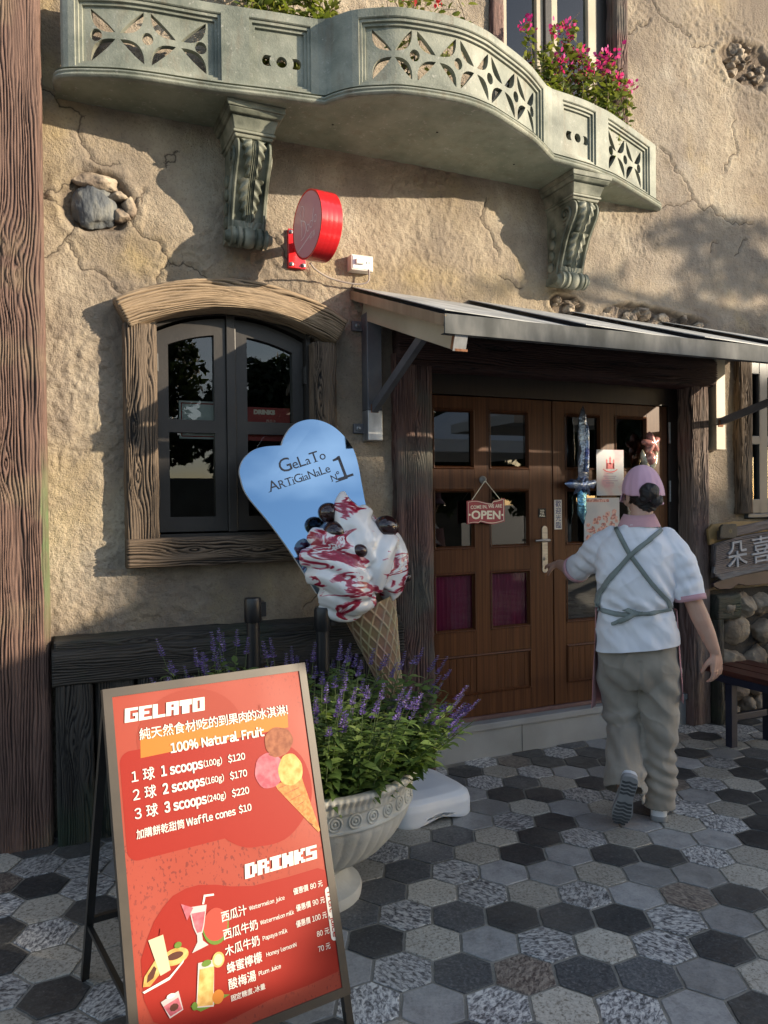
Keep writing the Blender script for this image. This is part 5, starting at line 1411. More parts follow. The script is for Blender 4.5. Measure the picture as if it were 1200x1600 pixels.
# ------------------------------------------------------------------ queue posts
def stanchion(x, y, h, lab):
    t = thing('queue_post', lab, 'queue post', (x, y, 0))
    mb = MB(); mb.lathe([(.16, .0), (.16, .012), (.05, .03), (.03, .04)], (x, y, 0), 32); build(mb, 'base', M['black_plastic'], t, smooth=True)
    mb = MB(); mb.lathe([(.030, .03), (.030, h - .11)], (x, y, 0), 24); build(mb, 'post', M['black_plastic'], t, smooth=True)
    mb = MB(); mb.lathe([(.036, h - .11), (.040, h - .105), (.040, h - .012), (.036, h), (.001, h)], (x, y, 0), 24); mb.box((x + .030, y - .022, h - .085), (x + .056, y + .022, h - .02)); build(mb, 'belt_head', M['black_plastic'], t, smooth=True)
    return t
stanchion(.875, -.42, 1.078, 'black queue post standing left of the gelato figure')
stanchion(1.195, -.46, 1.02, 'black queue post close behind the cone of the gelato figure')
# ------------------------------------------------------------------ A-frame menu board
mbd = thing('menu_board', 'red A-frame menu board of gelato scoops and drinks before the flower urn', 'menu board', (.493, -1.829, 0))
yw, tl = .146, .287
BA = Vector((cos(yw), sin(yw), 0)); BN = Vector((-sin(yw), cos(yw), 0)); BU = Vector((0, 0, cos(tl))) + BN * sin(tl)
BO = Vector((.493, -1.829, .08)); BF = BA.cross(BU)                      # BF faces the street
BW, BH = .619, .956
def BP(u, v, w=0.0): return BO + BA * u + BU * v + BF * w
def bbox(mb, u0, u1, v0, v1, w0, w1):
    P = [BP(u, v, w) for w in (w0, w1) for (u, v) in ((u0, v0), (u1, v0), (u1, v1), (u0, v1))]
    mb.add(P, [(0, 3, 2, 1), (4, 5, 6, 7), (0, 1, 5, 4), (1, 2, 6, 5), (2, 3, 7, 6), (3, 0, 4, 7)])
fwid = .024
mb = MB(); bbox(mb, -BW / 2, -BW / 2 + fwid, 0, BH, -.022, .004); bbox(mb, BW / 2 - fwid, BW / 2, 0, BH, -.022, .004)
bbox(mb, -BW / 2 + fwid, BW / 2 - fwid, 0, fwid, -.022, .0038); bbox(mb, -BW / 2 + fwid, BW / 2 - fwid, BH - fwid, BH, -.022, .0038)
build(mb, 'frame', M['frame_brown'], mbd, bevel=.0015)
mb = MB(); bbox(mb, -BW / 2 + .02, BW / 2 - .02, .02, BH - .02, -.018, -.012); build(mb, 'backing', M['leg_black'], mbd)
for u in (-BW / 2 + .012, BW / 2 - .012):
    mb = MB(); a = BP(u, 0.02, -.012); b = a - BU * .125; b.z = 0; b = Vector((a.x - BU.x * .1, a.y - BU.y * .1, 0)); mb.bar(b, a, .022, .022, up=BF); build(mb, 'leg', M['leg_black'], mbd)
    mb = MB(); t = BP(u, BH - .05, -.024); e_ = Vector((t.x, t.y, 0)) + BN * .36; e_.z = 0; mb.bar(e_, t, .022, .022, up=BA); build(mb, 'rear_leg', M['leg_black'], mbd)
mb = MB(); l0 = BP(-BW / 2 + .012, BH - .05, -.024); l1 = BP(BW / 2 - .012, BH - .05, -.024)
q0 = Vector((l0.x, l0.y, 0)) + BN * .36; q1 = Vector((l1.x, l1.y, 0)) + BN * .36
mb.bar(q0.lerp(l0, .24), q1.lerp(l1, .24), .018, .018); build(mb, 'crossbar', M['leg_black'], mbd)
mb = MB(); mb.bar(q0.lerp(l0, .22), BP(-BW / 2 + .012, .16, -.02), .014, .014); build(mb, 'side_stay', M['leg_black'], mbd)
def mat_poster():
    m, N, L, B = nmat('poster_print'); B.inputs['Roughness'].default_value = .42; B.inputs['Specular IOR Level'].default_value = .25
    tc = N.new('ShaderNodeTexCoord'); n1 = N.new('ShaderNodeTexNoise'); n1.inputs['Scale'].default_value = 130; n1.inputs['Detail'].default_value = 2
    mp = N.new('ShaderNodeMapping'); mp.inputs['Scale'].default_value = (1, 1, .55); mp.inputs['Rotation'].default_value = (0, .6, 0)
    L.new(tc.outputs['Object'], mp.inputs['Vector']); L.new(mp.outputs['Vector'], n1.inputs['Vector'])
    n2 = N.new('ShaderNodeTexNoise'); n2.inputs['Scale'].default_value = 3.2; n2.inputs['Detail'].default_value = 3; L.new(tc.outputs['Object'], n2.inputs['Vector'])
    r = ramp(N, [(.36, (.19, .03, .022)), (.405, (.315, .050, .030))]); L.new(n1.outputs['Fac'], r.inputs['Fac'])
    r2 = ramp(N, [(.45, (0, 0, 0)), (.62, (1, 1, 1))]); L.new(n2.outputs['Fac'], r2.inputs['Fac'])
    mx = N.new('ShaderNodeMixRGB'); mx.inputs[1].default_value = (.315, .050, .030, 1); L.new(r2.outputs['Color'], mx.inputs[0]); L.new(r.outputs['Color'], mx.inputs[2])
    L.new(mx.outputs['Color'], B.inputs['Base Color'])
    n3 = N.new('ShaderNodeTexNoise'); n3.inputs['Scale'].default_value = 2.6; n3.inputs['Detail'].default_value = 1; L.new(tc.outputs['Object'], n3.inputs['Vector'])
    bp = N.new('ShaderNodeBump'); bp.inputs['Strength'].default_value = .35; bp.inputs['Distance'].default_value = .05; L.new(n3.outputs['Fac'], bp.inputs['Height']); L.new(bp.outputs['Normal'], B.inputs['Normal'])
    return m
mb = MB(); nu, nv = 24, 36
mb.grid(lambda a, b: BP(-.289 + .578 * a, .020 + .916 * b, .0004), nu, nv)
pst = build(mb, 'poster', mat_poster(), mbd, smooth='all')
LY = [0.0008]
def shape(mb, pts, mi=0, lift=None):
    if lift is None: LY[0] += .00006; lift = LY[0]
    mb.add([BP(u, v, lift) for u, v in pts], [tuple(range(len(pts)))], mi)
def disc(mb, u, v, ru, rv, mi=0, n=28, wob=0, seed=0):
    shape(mb, [(u + ru * (1 + wob * sin(3 * a + seed) + wob * .6 * sin(7 * a + seed * 2)) * cos(a), v + rv * (1 + wob * sin(3 * a + seed) + wob * .6 * sin(7 * a + seed * 2)) * sin(a)) for a in [2 * pi * i / n for i in range(n)]], mi)
def rrect(mb, u0, u1, v0, v1, r, mi=0):
    P = []
    for cu, cv, a0 in ((u1 - r, v1 - r, 0), (u0 + r, v1 - r, 90), (u0 + r, v0 + r, 180), (u1 - r, v0 + r, 270)):
        for k in range(7): a = radians(a0 + 15 * k); P.append((cu + r * cos(a), cv + r * sin(a)))
    shape(mb, P, mi)
PM = [M['red_ink'], M['orange_ink'], pm('print_brown', [(.20, .06, .03), (.33, .12, .06)], 50, rough=.5), pm('print_pink', [(.36, .07, .10), (.56, .17, .20)], 45, rough=.5), pm('print_yellow', [(.46, .25, .06), (.66, .44, .16)], 45, rough=.5),
      pm('print_waffle', [(.40, .15, .04), (.55, .25, .08)], 90, rough=.5), pm('print_milk', [(.62, .48, .32)], rough=.5), pm('print_glass', [(.52, .44, .43)], rough=.5), pm('print_green', [(.12, .20, .03)], rough=.5), pm('print_dark', [(.09, .03, .02)], rough=.5), M['white_ink'], pm('print_shade', [(.40, .06, .04)], rough=.5), pm('print_salmon', [(.29, .045, .028)], rough=.5)]
mb = MB()
# tall bell shape behind the title, main red panel, lower red cloud
disc(mb, -.075, .80, .155, .125, 12, 40)
rrect(mb, -.279, .20, .500, .782, .03, 0); disc(mb, .13, .60, .145, .15, 0, 48, .015, 2); disc(mb, .10, .545, .13, .088, 0, 48, .02, 1)
shape(mb, [(-.267, .263), (-.245, .310), (-.226, .343), (-.2, .37), (-.171, .391), (-.135, .400), (-.099, .400), (-.05, .388), (-.01, .373), (.054, .358), (.163, .354), (.26, .354), (.284, .342), (.288, .28), (.288, .09), (.280, .068), (.179, .062), (.072, .064), (-.068, .050), (-.16, .06), (-.248, .112), (-.268, .17)], 0)
shape(mb, [(-.223, .758), (.225, .768), (.229, .814), (-.218, .828)], 1)
# sparkle on the banner
for (su, sv) in ((.14, .842), (-.125, .86)):
    for k in range(6): a = k * pi / 3; shape(mb, [(su + .001 * cos(a + 1.5), sv + .001 * sin(a + 1.5)), (su + .011 * cos(a), sv + .011 * sin(a)), (su + .001 * cos(a - 1.5), sv + .001 * sin(a - 1.5))], 12)
# cone of three scoops
shape(mb, [(.158, .612), (.165, .597), (.277, .452), (.284, .455), (.250, .600), (.246, .622)], 5)
for k in range(7):
    t = k / 7; shape(mb, [(.165 + .112 * t, .599 - .145 * t), (.168 + .112 * t, .601 - .145 * t), (.250 + .03 * t - .02, .612 - .15 * t), (.248 + .03 * t - .02, .609 - .15 * t)], 2)
disc(mb, .187, .732, .046, .043, 2, 30, .03, 1); disc(mb, .146, .655, .047, .050, 3, 30, .03, 2); disc(mb, .213, .645, .040, .046, 4, 30, .03, 3)
shape(mb, [(.148, .700), (.17, .715), (.2, .708), (.225, .71), (.205, .692), (.17, .688)], 2)
# pill label
rrect(mb, .272, .2935, .150, .296, .0105, 10)
# drinks
disc(mb, -.064, .286, .037, .045, 8, 24); disc(mb, -.064, .291, .034, .041, 11, 24)
shape(mb, [(-.132, .352), (-.083, .346), (-.095, .298), (-.102, .280), (-.118, .280), (-.125, .300)], 7); shape(mb, [(-.127, .335), (-.089, .331), (-.098, .298), (-.104, .284), (-.116, .284), (-.122, .302)], 3)
shape(mb, [(-.117, .281), (-.104, .280), (-.103, .262), (-.089, .247), (-.135, .240), (-.118, .262)], 7); shape(mb, [(-.095, .35), (-.088, .372), (-.060, .368), (-.060, .363), (-.084, .366), (-.090, .349)], 10); shape(mb, [(-.152, .366), (-.140, .322), (-.120, .348)], 3)
shape(mb, [(-.268, .200), (-.262, .222), (-.232, .252), (-.216, .242), (-.225, .215), (-.250, .196)], 4); shape(mb, [(-.258, .206), (-.254, .222), (-.236, .240), (-.230, .232), (-.240, .212)], 9)
disc(mb, -.180, .245, .036, .020, 4, 20); disc(mb, -.180, .247, .022, .009, 9, 20); disc(mb, -.170, .270, .010, .008, 8, 12)
shape(mb, [(-.27, .189), (-.2, .203), (-.158, .232), (-.16, .226), (-.2, .196), (-.266, .184)], 10)
shape(mb, [(-.245, .303), (-.206, .306), (-.195, .218), (-.222, .212)], 6); shape(mb, [(-.216, .306), (-.212, .322), (-.209, .322), (-.212, .306)], 0)
disc(mb, -.105, .112, .047, .012, 8, 16, .2, 1); shape(mb, [(-.122, .212), (-.078, .208), (-.092, .098), (-.138, .110)], 7); shape(mb, [(-.120, .196), (-.080, .192), (-.094, .102), (-.136, .112)], 4)
disc(mb, -.067, .204, .017, .019, 4, 20); disc(mb, -.067, .204, .012, .014, 6, 16); disc(mb, -.078, .117, .016, .017, 1, 16); disc(mb, -.1, .205, .014, .008, 8, 10); disc(mb, -.142, .115, .008, .01, 8, 8)
shape(mb, [(-.227, .152), (-.180, .164), (-.172, .117), (-.208, .108)], 7); shape(mb, [(-.222, .140), (-.182, .149), (-.174, .119), (-.206, .112)], 3); disc(mb, -.195, .130, .012, .009, 9, 8); disc(mb, -.2, .158, .012, .006, 10, 8)
for q_ in PM + [M['white_ink']]: q_.node_tree.nodes['Principled BSDF'].inputs['Specular IOR Level'].default_value = .2
prn = build(mb, 'pictures', PM, pst)
# the lettering
mb = MB()
TL = .0032
def bt(s, u, v, size, width=None, bold=0.0, mi=0, rot=0.0, lift=TL, **kw):
    sans(mb, s, BP(u, v), BA, BU, size, lift=lift, width=width, weight=(bold * .8 if not any(ord(c) > 0x2e80 for c in s) else size * .009), mi=mi, rot=rot)
def blocky(s, u, v, h, width):
    """heavy display capitals"""
    n = len(s); cw = width / n; g = cw * .06
    G = {'G': ["11111", "11000", "11011", "11001", "11111"], 'E': ["11111", "11000", "11110", "11000", "11111"], 'L': ["11000", "11000", "11000", "11000", "11111"], 'A': ["11111", "11011", "11111", "11011", "11011"],
         'T': ["11111", "11111", "01110", "01110", "01110"], 'O': ["11111", "11011", "11011", "11011", "11111"], 'D': ["11110", "11011", "11011", "11011", "11110"], 'R': ["11110", "11011", "11110", "11011", "11011"],
         'I': ["11111", "01110", "01110", "01110", "11111"], 'N': ["11011", "11111", "11111", "11111", "11011"], 'K': ["11011", "11110", "11100", "11110", "11011"], 'S': ["11111", "11000", "11111", "00011", "11111"]}
    for k, ch in enumerate(s):
        ww = cw - g; x0 = u + k * cw
        for r, row in enumerate(G[ch]):
            c = 0
            while c < 5:
                if row[c] == '1':
                    e_ = c
                    while e_ < 5 and row[e_] == '1': e_ += 1
                    yb = v + h * (4 - r) / 5; yt = v + h * (5 - r) / 5; sh = lambda y: (y - v) * .10
                    mb.add([BP(x0 + ww * c / 5 + sh(yb), yb, TL), BP(x0 + ww * e_ / 5 + sh(yb), yb, TL), BP(x0 + ww * e_ / 5 + sh(yt), yt, TL), BP(x0 + ww * c / 5 + sh(yt), yt, TL)], [(0, 1, 2, 3)])
                    c = e_
                else: c += 1
blocky("GELATO", -.258, .858, .038, .230)
blocky("DRINKS", .033, .381, .038, .230)
bt("純天然食材!吃的到果肉的冰淇淋!", -.221, .808, .034, width=.45, bold=.0009)
bt("100% Natural Fruit", -.139, .757, .034, width=.282, bold=.0011)
for n_, g_, p_, v in ((1, '100', 120, .700), (2, '160', 170, .6525), (3, '240', 220, .604)):
    bt(f"{n_} 球", -.252, v, .036, width=.062, bold=.0011); bt(f"{n_} scoops", -.171, v, .036, width=.118, bold=.0012); bt(f"({g_}g)", -.050, v + .002, .022, width=.054, bold=.0004); bt(f"${p_}", .023, v + .001, .025, width=.052, bold=.0005)
bt("加購餅乾甜筒", -.252, .555, .026, width=.130, bold=.0007); bt("Waffle cones", -.116, .556, .026, width=.143, bold=.0006); bt("$10", .038, .5575, .025, width=.038, bold=.0005)
for (c, e_, p_, v, cw, eu, ew, pu_, pw_) in (("西瓜汁", "Watermelon juice", "優惠價 80 元", .293, .073, .035, .108, .172, .095), ("西瓜牛奶", "Watermelon milk", "優惠價 90 元", .248, .100, .062, .104, .174, .093),
                                        ("木瓜牛奶", "Papaya milk", "優惠價 100 元", .207, .100, .064, .075, .168, .099), ("蜂蜜檸檬", "Honey lemonN", "80 元", .164, .101, .069, .092, .228, .040), ("酸梅湯", "Plum Juice", "70 元", .1245, .078, .041, .066, .226, .039)):
    bt(c, -.046, v, .029, width=cw, bold=.0005); bt(e_, eu, v + .006, .014, width=ew, bold=.0002); bt(p_, pu_, v + .011, .019, width=pw_, bold=.0002)
bt("固定糖度、冰量", -.043, .095, .016, width=.098, bold=.0002)
lt = build(mb, 'lettering', M['white_ink'], pst)
mb = MB(); bt("fruit juice", .2785, .286, .019, width=.126, bold=.0006, rot=-pi / 2, lift=.0034); build(mb, 'pill_lettering', M['red_ink'], pst)

# ------------------------------------------------------------------ gelato figure: heart panel, swirl and cone on a white base
ge = thing('gelato_figure', 'giant gelato cone with mirrored heart panel on a white base by the door post', 'display', (1.62, -.60, 0))
GY = -.62
GT = radians(12)                                   # the panel leans back
def GP(x, z, d=0.0): 
    """x, z as seen on the upright plane; leaned back about z = .75; d comes forward"""
    dz = z - .75
    return Vector((x, GY + dz * math.tan(GT) * .0 - d, z))
heart = [(1.10, 1.10), (1.004, 1.262), (0.908, 1.404), (0.813, 1.528), (0.786, 1.607), (0.785, 1.65), (0.805, 1.693), (0.846, 1.729), (0.897, 1.746), (0.973, 1.752), (0.984, 1.783), (1.012, 1.827), (1.05, 1.858), (1.105, 1.873), (1.16, 1.867), (1.215, 1.841), (1.263, 1.797), (1.299, 1.744), (1.319, 1.676), (1.334, 1.569), (1.349, 1.47), (1.40, 1.25), (1.30, 1.10)]
hc = catmull(heart[:10], 6).tolist() + catmull(heart[9:], 6).tolist()[1:]
# lean about the base of the heart so the mirror looks up at the sky
def lean(x, z, d=0.0):
    s_ = (z - 1.10); return Vector((x * (1 + s_ * .030) + .022, GY + .02 + s_ * math.tan(GT) - (x - 1.10) * .13 - d, 1.10 + s_ * 1.03))
hv = []
mb = MB(); k = len(hc)
fr_ = [lean(p[0], p[1]) for p in hc]; bk = [lean(p[0], p[1], -.022) for p in hc]
fr_ = [Vector((p.x, p.y, p.z)) for p in fr_]
mb.add(fr_, [tuple(range(k - 1, -1, -1))], 0); mb.add(bk, [tuple(range(k))], 1); mb.add(fr_ + bk, [(i, (i + 1) % k, k + (i + 1) % k, k + i) for i in range(k)], 1)
mm_, N_, L_, B_ = nmat('mirror_panel'); B_.inputs['Metallic'].default_value = 1; B_.inputs['Roughness'].default_value = .03; B_.inputs['Base Color'].default_value = (.26, .39, .53, 1)
hp = build(mb, 'heart_panel', [mm_, M['white_plastic']], ge)
bmx = bmesh.new(); bmx.from_mesh(hp.data); bmesh.ops.recalc_face_normals(bmx, faces=bmx.faces); bmx.to_mesh(hp.data); bmx.free()
# engraved lettering with little serifs
mb = MB(); e1 = (lean(1.0 + .0952, 1.6 + .0305) - lean(1.0, 1.6)).normalized(); e2 = (lean(1.0 - .0305, 1.6 + .0952) - lean(1.0, 1.6)).normalized()
def gword(s, x, z, sizes, step_w, rot=0.0):
    o_ = lean(x, z, .0012); t = 0.0
    for ch, sz, w in zip(s, sizes, step_w):
        V, F = text_mesh(ch, sz, bold=sz * .001)
        if V:
            x0 = min(v[0] for v in V); V = [((v[0] - x0), v[1], v[2]) for v in V]; wid = max(v[0] for v in V)
            P = [o_ + e1 * (t + v[0]) + e2 * v[1] for v in V]; mb.add(P, F)
            ys = [v[1] for v in V]; lo = min(ys); hi = max(ys)
            if ch not in 'Gaeo°1':                      # serifs at the feet and heads of straight stems
                feet = sorted(set(round(v[0], 3) for v in V if abs(v[1] - lo) < sz * .02))
                for f in (feet[:1] + feet[-1:] if ch in 'ARNLTi' else []):
                    sx_ = sz * .10; mb.add([o_ + e1 * (t + f - sx_) + e2 * (lo - .0004), o_ + e1 * (t + f + sx_) + e2 * (lo - .0004), o_ + e1 * (t + f + sx_) + e2 * (lo + sz * .035), o_ + e1 * (t + f - sx_) + e2 * (lo + sz * .035)], [(0, 1, 2, 3)])
            t += wid + w
gword("GeLaTo", .965, 1.628, [.092, .066, .072, .058, .072, .060], [.004, .005, .004, .003, .003, .003])
gword("ARTiGiaNaLe", .912, 1.545, [.070, .054, .054, .054, .058, .054, .048, .054, .048, .056, .056], [.003] * 11)
gword("N", 1.195, 1.590, [.044], [.003]); stroke(mb, arcpts(0, 0, .0055, .0055, 0, 360), .004, lean(1.222, 1.630, .0012), e1, e2); sans(mb, "1", lean(1.224, 1.594, .0012), e1, e2, .150, weight=.0); mb.add([lean(1.222, 1.590, .0012) + e1 * a_ + e2 * b_ for a_, b_ in ((-.012, -.001), (.050, -.001), (.050, .004), (-.012, .004))], [(0, 1, 2, 3)])
build(mb, 'lettering', M['dark_ink'], hp)
# the swirl: fused ribbons of ice cream standing forward of the panel
def mat_ice():
    m, N, L, B = nmat('glazed_gelato'); B.inputs['Roughness'].default_value = .16; B.inputs['Coat Weight'].default_value = .6
    tc = N.new('ShaderNodeTexCoord'); w = N.new('ShaderNodeTexNoise'); w.inputs['Scale'].default_value = 5.5; w.inputs['Detail'].default_value = 3.5; w.inputs['Distortion'].default_value = 1.6
    mp = N.new('ShaderNodeMapping'); mp.inputs['Rotation'].default_value = (0, .6, 0); mp.inputs['Scale'].default_value = (.9, .9, 2.6)
    L.new(tc.outputs['Object'], mp.inputs['Vector']); L.new(mp.outputs['Vector'], w.inputs['Vector'])
    at = N.new('ShaderNodeAttribute'); at.attribute_name = 'sauce'
    ad = N.new('ShaderNodeMath'); ad.operation = 'ADD'; L.new(w.outputs['Fac'], ad.inputs[0]); L.new(at.outputs['Fac'], ad.inputs[1])
    r = ramp(N, [(.525, (.80, .79, .79)), (.545, (.62, .25, .32)), (.575, (.36, .02, .055)), (.66, (.27, .012, .03)), (.69, (.60, .22, .28)), (.71, (.80, .79, .79)), (.75, (.78, .77, .77)), (.78, (.34, .015, .04))]); L.new(ad.outputs[0], r.inputs['Fac'])
    L.new(r.outputs['Color'], B.inputs['Base Color']); return m
mb = MB()
def rib(pts, rad, nf=5):
    """a squeezed ribbon with soft flutes winding round it"""
    c = [Vector(q) for q in catmull(pts, 9)]; n = len(c); rr = np.interp(np.linspace(0, 1, n), np.linspace(0, 1, len(rad)), rad); seg = 40; V = []; up = Vector((0, 1, 0))
    for i in range(n):
        d = (c[min(i + 1, n - 1)] - c[max(i - 1, 0)]).normalized(); sx = d.cross(up).normalized(); sy = sx.cross(d); up = sy
        for k in range(seg):
            a = 2 * pi * k / seg; q = rr[i] * (1 + .10 * abs(cos(nf * .5 * a + i * .055)) - .05); V.append(c[i] + sx * (q * cos(a)) + sy * (q * sin(a)))
    F = [(i * seg + k, i * seg + (k + 1) % seg, (i + 1) * seg + (k + 1) % seg, (i + 1) * seg + k) for i in range(n - 1) for k in range(seg)] + [tuple(range(seg - 1, -1, -1)), tuple((n - 1) * seg + k for k in range(seg))]
    mb.add(V, F)
Y = lambda d: GY - d
mb.ell((1.28, Y(.05), 1.215), (.225, .145, .135), 26, 14); mb.ell((1.27, Y(.05), 1.32), (.15, .12, .17), 22, 12)
rib([(1.215, Y(.07), 1.555), (1.21, Y(.09), 1.50), (1.235, Y(.11), 1.42), (1.29, Y(.12), 1.33), (1.31, Y(.13), 1.24)], [.012, .045, .075, .095, .085])
rib([(1.315, Y(.09), 1.47), (1.27, Y(.13), 1.42), (1.26, Y(.16), 1.34), (1.30, Y(.18), 1.25)], [.035, .05, .055, .045])
rib([(1.07, Y(.06), 1.37), (1.12, Y(.11), 1.34), (1.21, Y(.15), 1.30), (1.27, Y(.17), 1.22)], [.035, .055, .06, .05])
rib([(1.025, Y(.06), 1.27), (1.10, Y(.12), 1.27), (1.20, Y(.17), 1.22), (1.27, Y(.18), 1.16)], [.035, .055, .06, .045])
rib([(1.055, Y(.06), 1.19), (1.12, Y(.13), 1.19), (1.21, Y(.18), 1.14), (1.29, Y(.17), 1.12)], [.035, .055, .06, .04])
rib([(1.115, Y(.06), 1.10), (1.17, Y(.12), 1.10), (1.24, Y(.15), 1.075), (1.32, Y(.13), 1.08)], [.04, .06, .058, .04])
rib([(1.125, Y(.05), 1.07), (1.17, Y(.09), 1.035), (1.23, Y(.10), 1.03), (1.30, Y(.09), 1.055)], [.035, .045, .045, .035])
rib([(1.32, Y(.17), 1.12), (1.335, Y(.19), 1.22), (1.36, Y(.18), 1.29), (1.40, Y(.15), 1.33), (1.43, Y(.11), 1.29)], [.03, .05, .052, .045, .03])
rib([(1.435, Y(.04), 1.405), (1.44, Y(.08), 1.35), (1.452, Y(.10), 1.27), (1.44, Y(.11), 1.18), (1.40, Y(.12), 1.11)], [.012, .04, .055, .06, .045])
rib([(1.512, Y(.03), 1.245), (1.485, Y(.06), 1.19), (1.445, Y(.09), 1.13), (1.40, Y(.11), 1.09)], [.018, .045, .05, .04])
rib([(1.515, Y(.02), 1.15), (1.48, Y(.04), 1.115), (1.42, Y(.07), 1.085)], [.025, .035, .04])
def ice_disp(co, no):
    x, z = co[:, 0], co[:, 2]; s_ = np.sin((z * .9 - np.abs(x - 1.27) * .5 + .05 * np.sin(x * 22)) * 175 + co[:, 1] * 60)
    return .0004 * s_ + .0025 * fbm(x * 9, z * 9, 3, 2)
me = remesh(mb, .006, 2, ice_disp, 'ice_cream')
co = np.empty(len(me.vertices) * 3); me.vertices.foreach_get('co', co); co = co.reshape(-1, 3)
def bl(cx, cz, r): return np.exp(-(((co[:, 0] - cx) / r) ** 2 + ((co[:, 2] - cz) / r) ** 2))
sauce = -.055 + .22 * bl(1.06, 1.29, .07) + .20 * bl(1.13, 1.36, .06) + .18 * bl(1.23, 1.52, .035) + .16 * bl(1.24, 1.46, .03) + .17 * bl(1.45, 1.22, .07) + .15 * bl(1.43, 1.36, .05) + .17 * bl(1.50, 1.12, .05) + .16 * bl(1.22, 1.12, .06) + .12 * bl(1.17, 1.20, .07) + .13 * bl(1.36, 1.09, .05) + .10 * bl(1.52, 1.2, .04) - .10 * bl(1.33, 1.3, .08) - .08 * bl(1.27, 1.42, .06)
a = me.attributes.new('sauce', 'FLOAT', 'POINT'); a.data.foreach_set('value', sauce.astype('f'))
build(me, 'ice_cream', mat_ice(), ge, smooth='all')
M['cherry'] = pm('black_cherry', [(.018, .006, .007), (.045, .014, .014)], 8, rough=.12, coat=.6)
for (x, z, d, r_) in ((1.150, 1.462, .07, .045), (1.162, 1.375, .115, .052), (1.388, 1.398, .15, .050), (1.242, 1.300, .20, .030), (1.512, 1.165, .09, .022)):
    mb = MB(); mb.ell((x, Y(d), z), (r_ * 1.12, r_, r_), 24, 14, Matrix.Rotation(.3, 3, 'Y')); o = build(mb, 'cherry', M['cherry'], ge, smooth='all')
# waffle cone
p0 = np.array([1.340, Y(.03), 1.075]); p1 = np.array([1.478, Y(.01), .62])
ax3 = Vector(p1 - p0).normalized(); sx3 = ax3.cross(Vector((0, 1, 0))).normalized(); sy3 = ax3.cross(sx3)
Lc = float(np.linalg.norm(p1 - p0))
def conef(u, v):
    a = 2 * pi * u; t = v; r_ = .128 * (1 - t) + .040 * t
    g1 = abs(((u * 14 + t * 5.0) % 1) - .5); g2 = abs(((u * 14 - t * 5.0) % 1) - .5)
    ridge = max(max(0, 1 - g1 / .13), max(0, 1 - g2 / .13))
    r_ += .007 * ridge
    return tuple(Vector(p0) + ax3 * (Lc * t) + sx3 * (r_ * cos(a)) + sy3 * (r_ * sin(a)))
mb = MB(); mb.grid(conef, 240, 120, closeu=True)
m_, N_, L_, B_ = nmat('waffle'); B_.inputs['Roughness'].default_value = .45
tc = N_.new('ShaderNodeTexCoord'); nz_ = N_.new('ShaderNodeTexNoise'); nz_.inputs['Scale'].default_value = 9; L_.new(tc.outputs['Object'], nz_.inputs['Vector'])
ge_ = N_.new('ShaderNodeAttribute'); ge_.attribute_name = 'ridge'
r1 = ramp(N_, [(.0, (.40, .24, .14)), (.6, (.62, .45, .28)), (1, (.70, .54, .36))]); L_.new(ge_.outputs['Fac'], r1.inputs['Fac'])
mx_ = N_.new('ShaderNodeMixRGB'); mx_.blend_type = 'MULTIPLY'; mx_.inputs[0].default_value = .5; L_.new(r1.outputs['Color'], mx_.inputs[1]); L_.new(nz_.outputs['Color'], mx_.inputs[2]); L_.new(mx_.outputs['Color'], B_.inputs['Base Color'])
cn = build(mb, 'cone', m_, ge, smooth='all')
rv_ = []
for j in range(121):
    for i in range(240):
        u, t = i / 240, j / 120; g1 = abs(((u * 14 + t * 5.0) % 1) - .5); g2 = abs(((u * 14 - t * 5.0) % 1) - .5); rv_.append(max(max(0, 1 - g1 / .14), max(0, 1 - g2 / .14)))
a = cn.data.attributes.new('ridge', 'FLOAT', 'POINT'); a.data.foreach_set('value', rv_)
# the figure stands close to the wall: enlarge and set it back
KG = 3.47 / 3.23
for ob in [o for o in bpy.data.objects if o.type == 'MESH' and (o.parent == ge or (o.parent and o.parent.parent == ge))]:
    n_ = len(ob.data.vertices); c_ = np.empty(n_ * 3); ob.data.vertices.foreach_get('co', c_); c_ = c_.reshape(-1, 3)
    c_ = c_ * KG + np.array([0, -3.85 * (1 - KG), 1.5 * (1 - KG)]); ob.data.vertices.foreach_set('co', c_.ravel()); ob.data.update()
# steel pole inside and the water-filled base
mb = MB(); mb.tube([(1.585, -.39, .57), (1.64, -.45, .10)], .022, 14); build(mb, 'pole', M['galvdark'], ge, smooth=True)
def basef(u, v):
    a = 2 * pi * u; n_ = 5.0
    c_, s_ = cos(a), sin(a); r_ = (abs(c_) ** n_ + abs(s_) ** n_) ** (-1 / n_)
    prof_ = [(0.0, .135, 0), (.55, .135, 0), (.86, .122, 0), (.96, .105, 0), (1.0, .075, 0), (1.0, .012, 0), (.985, .002, 0)]
    k = v * (len(prof_) - 1); i = min(int(k), len(prof_) - 2); f = k - i
    s = prof_[i][0] * (1 - f) + prof_[i + 1][0] * f; h = prof_[i][1] * (1 - f) + prof_[i + 1][1] * f
    x = .215 * r_ * c_ * s; y = .215 * r_ * s_ * s
    lift_ = .030 * max(0, 1 - abs(x) / .13) * (1 if h < .03 else 0) + .03 * max(0, 1 - abs(y) / .13) * (1 if h < .03 else 0)
    return (1.665 + x * cos(.12) - y * sin(.12), -.475 + x * sin(.12) + y * cos(.12), h + min(lift_, .026))
mb = MB(); mb.grid(basef, 96, 36, closeu=True); build(mb, 'base', M['white_plastic'], ge, smooth='all')

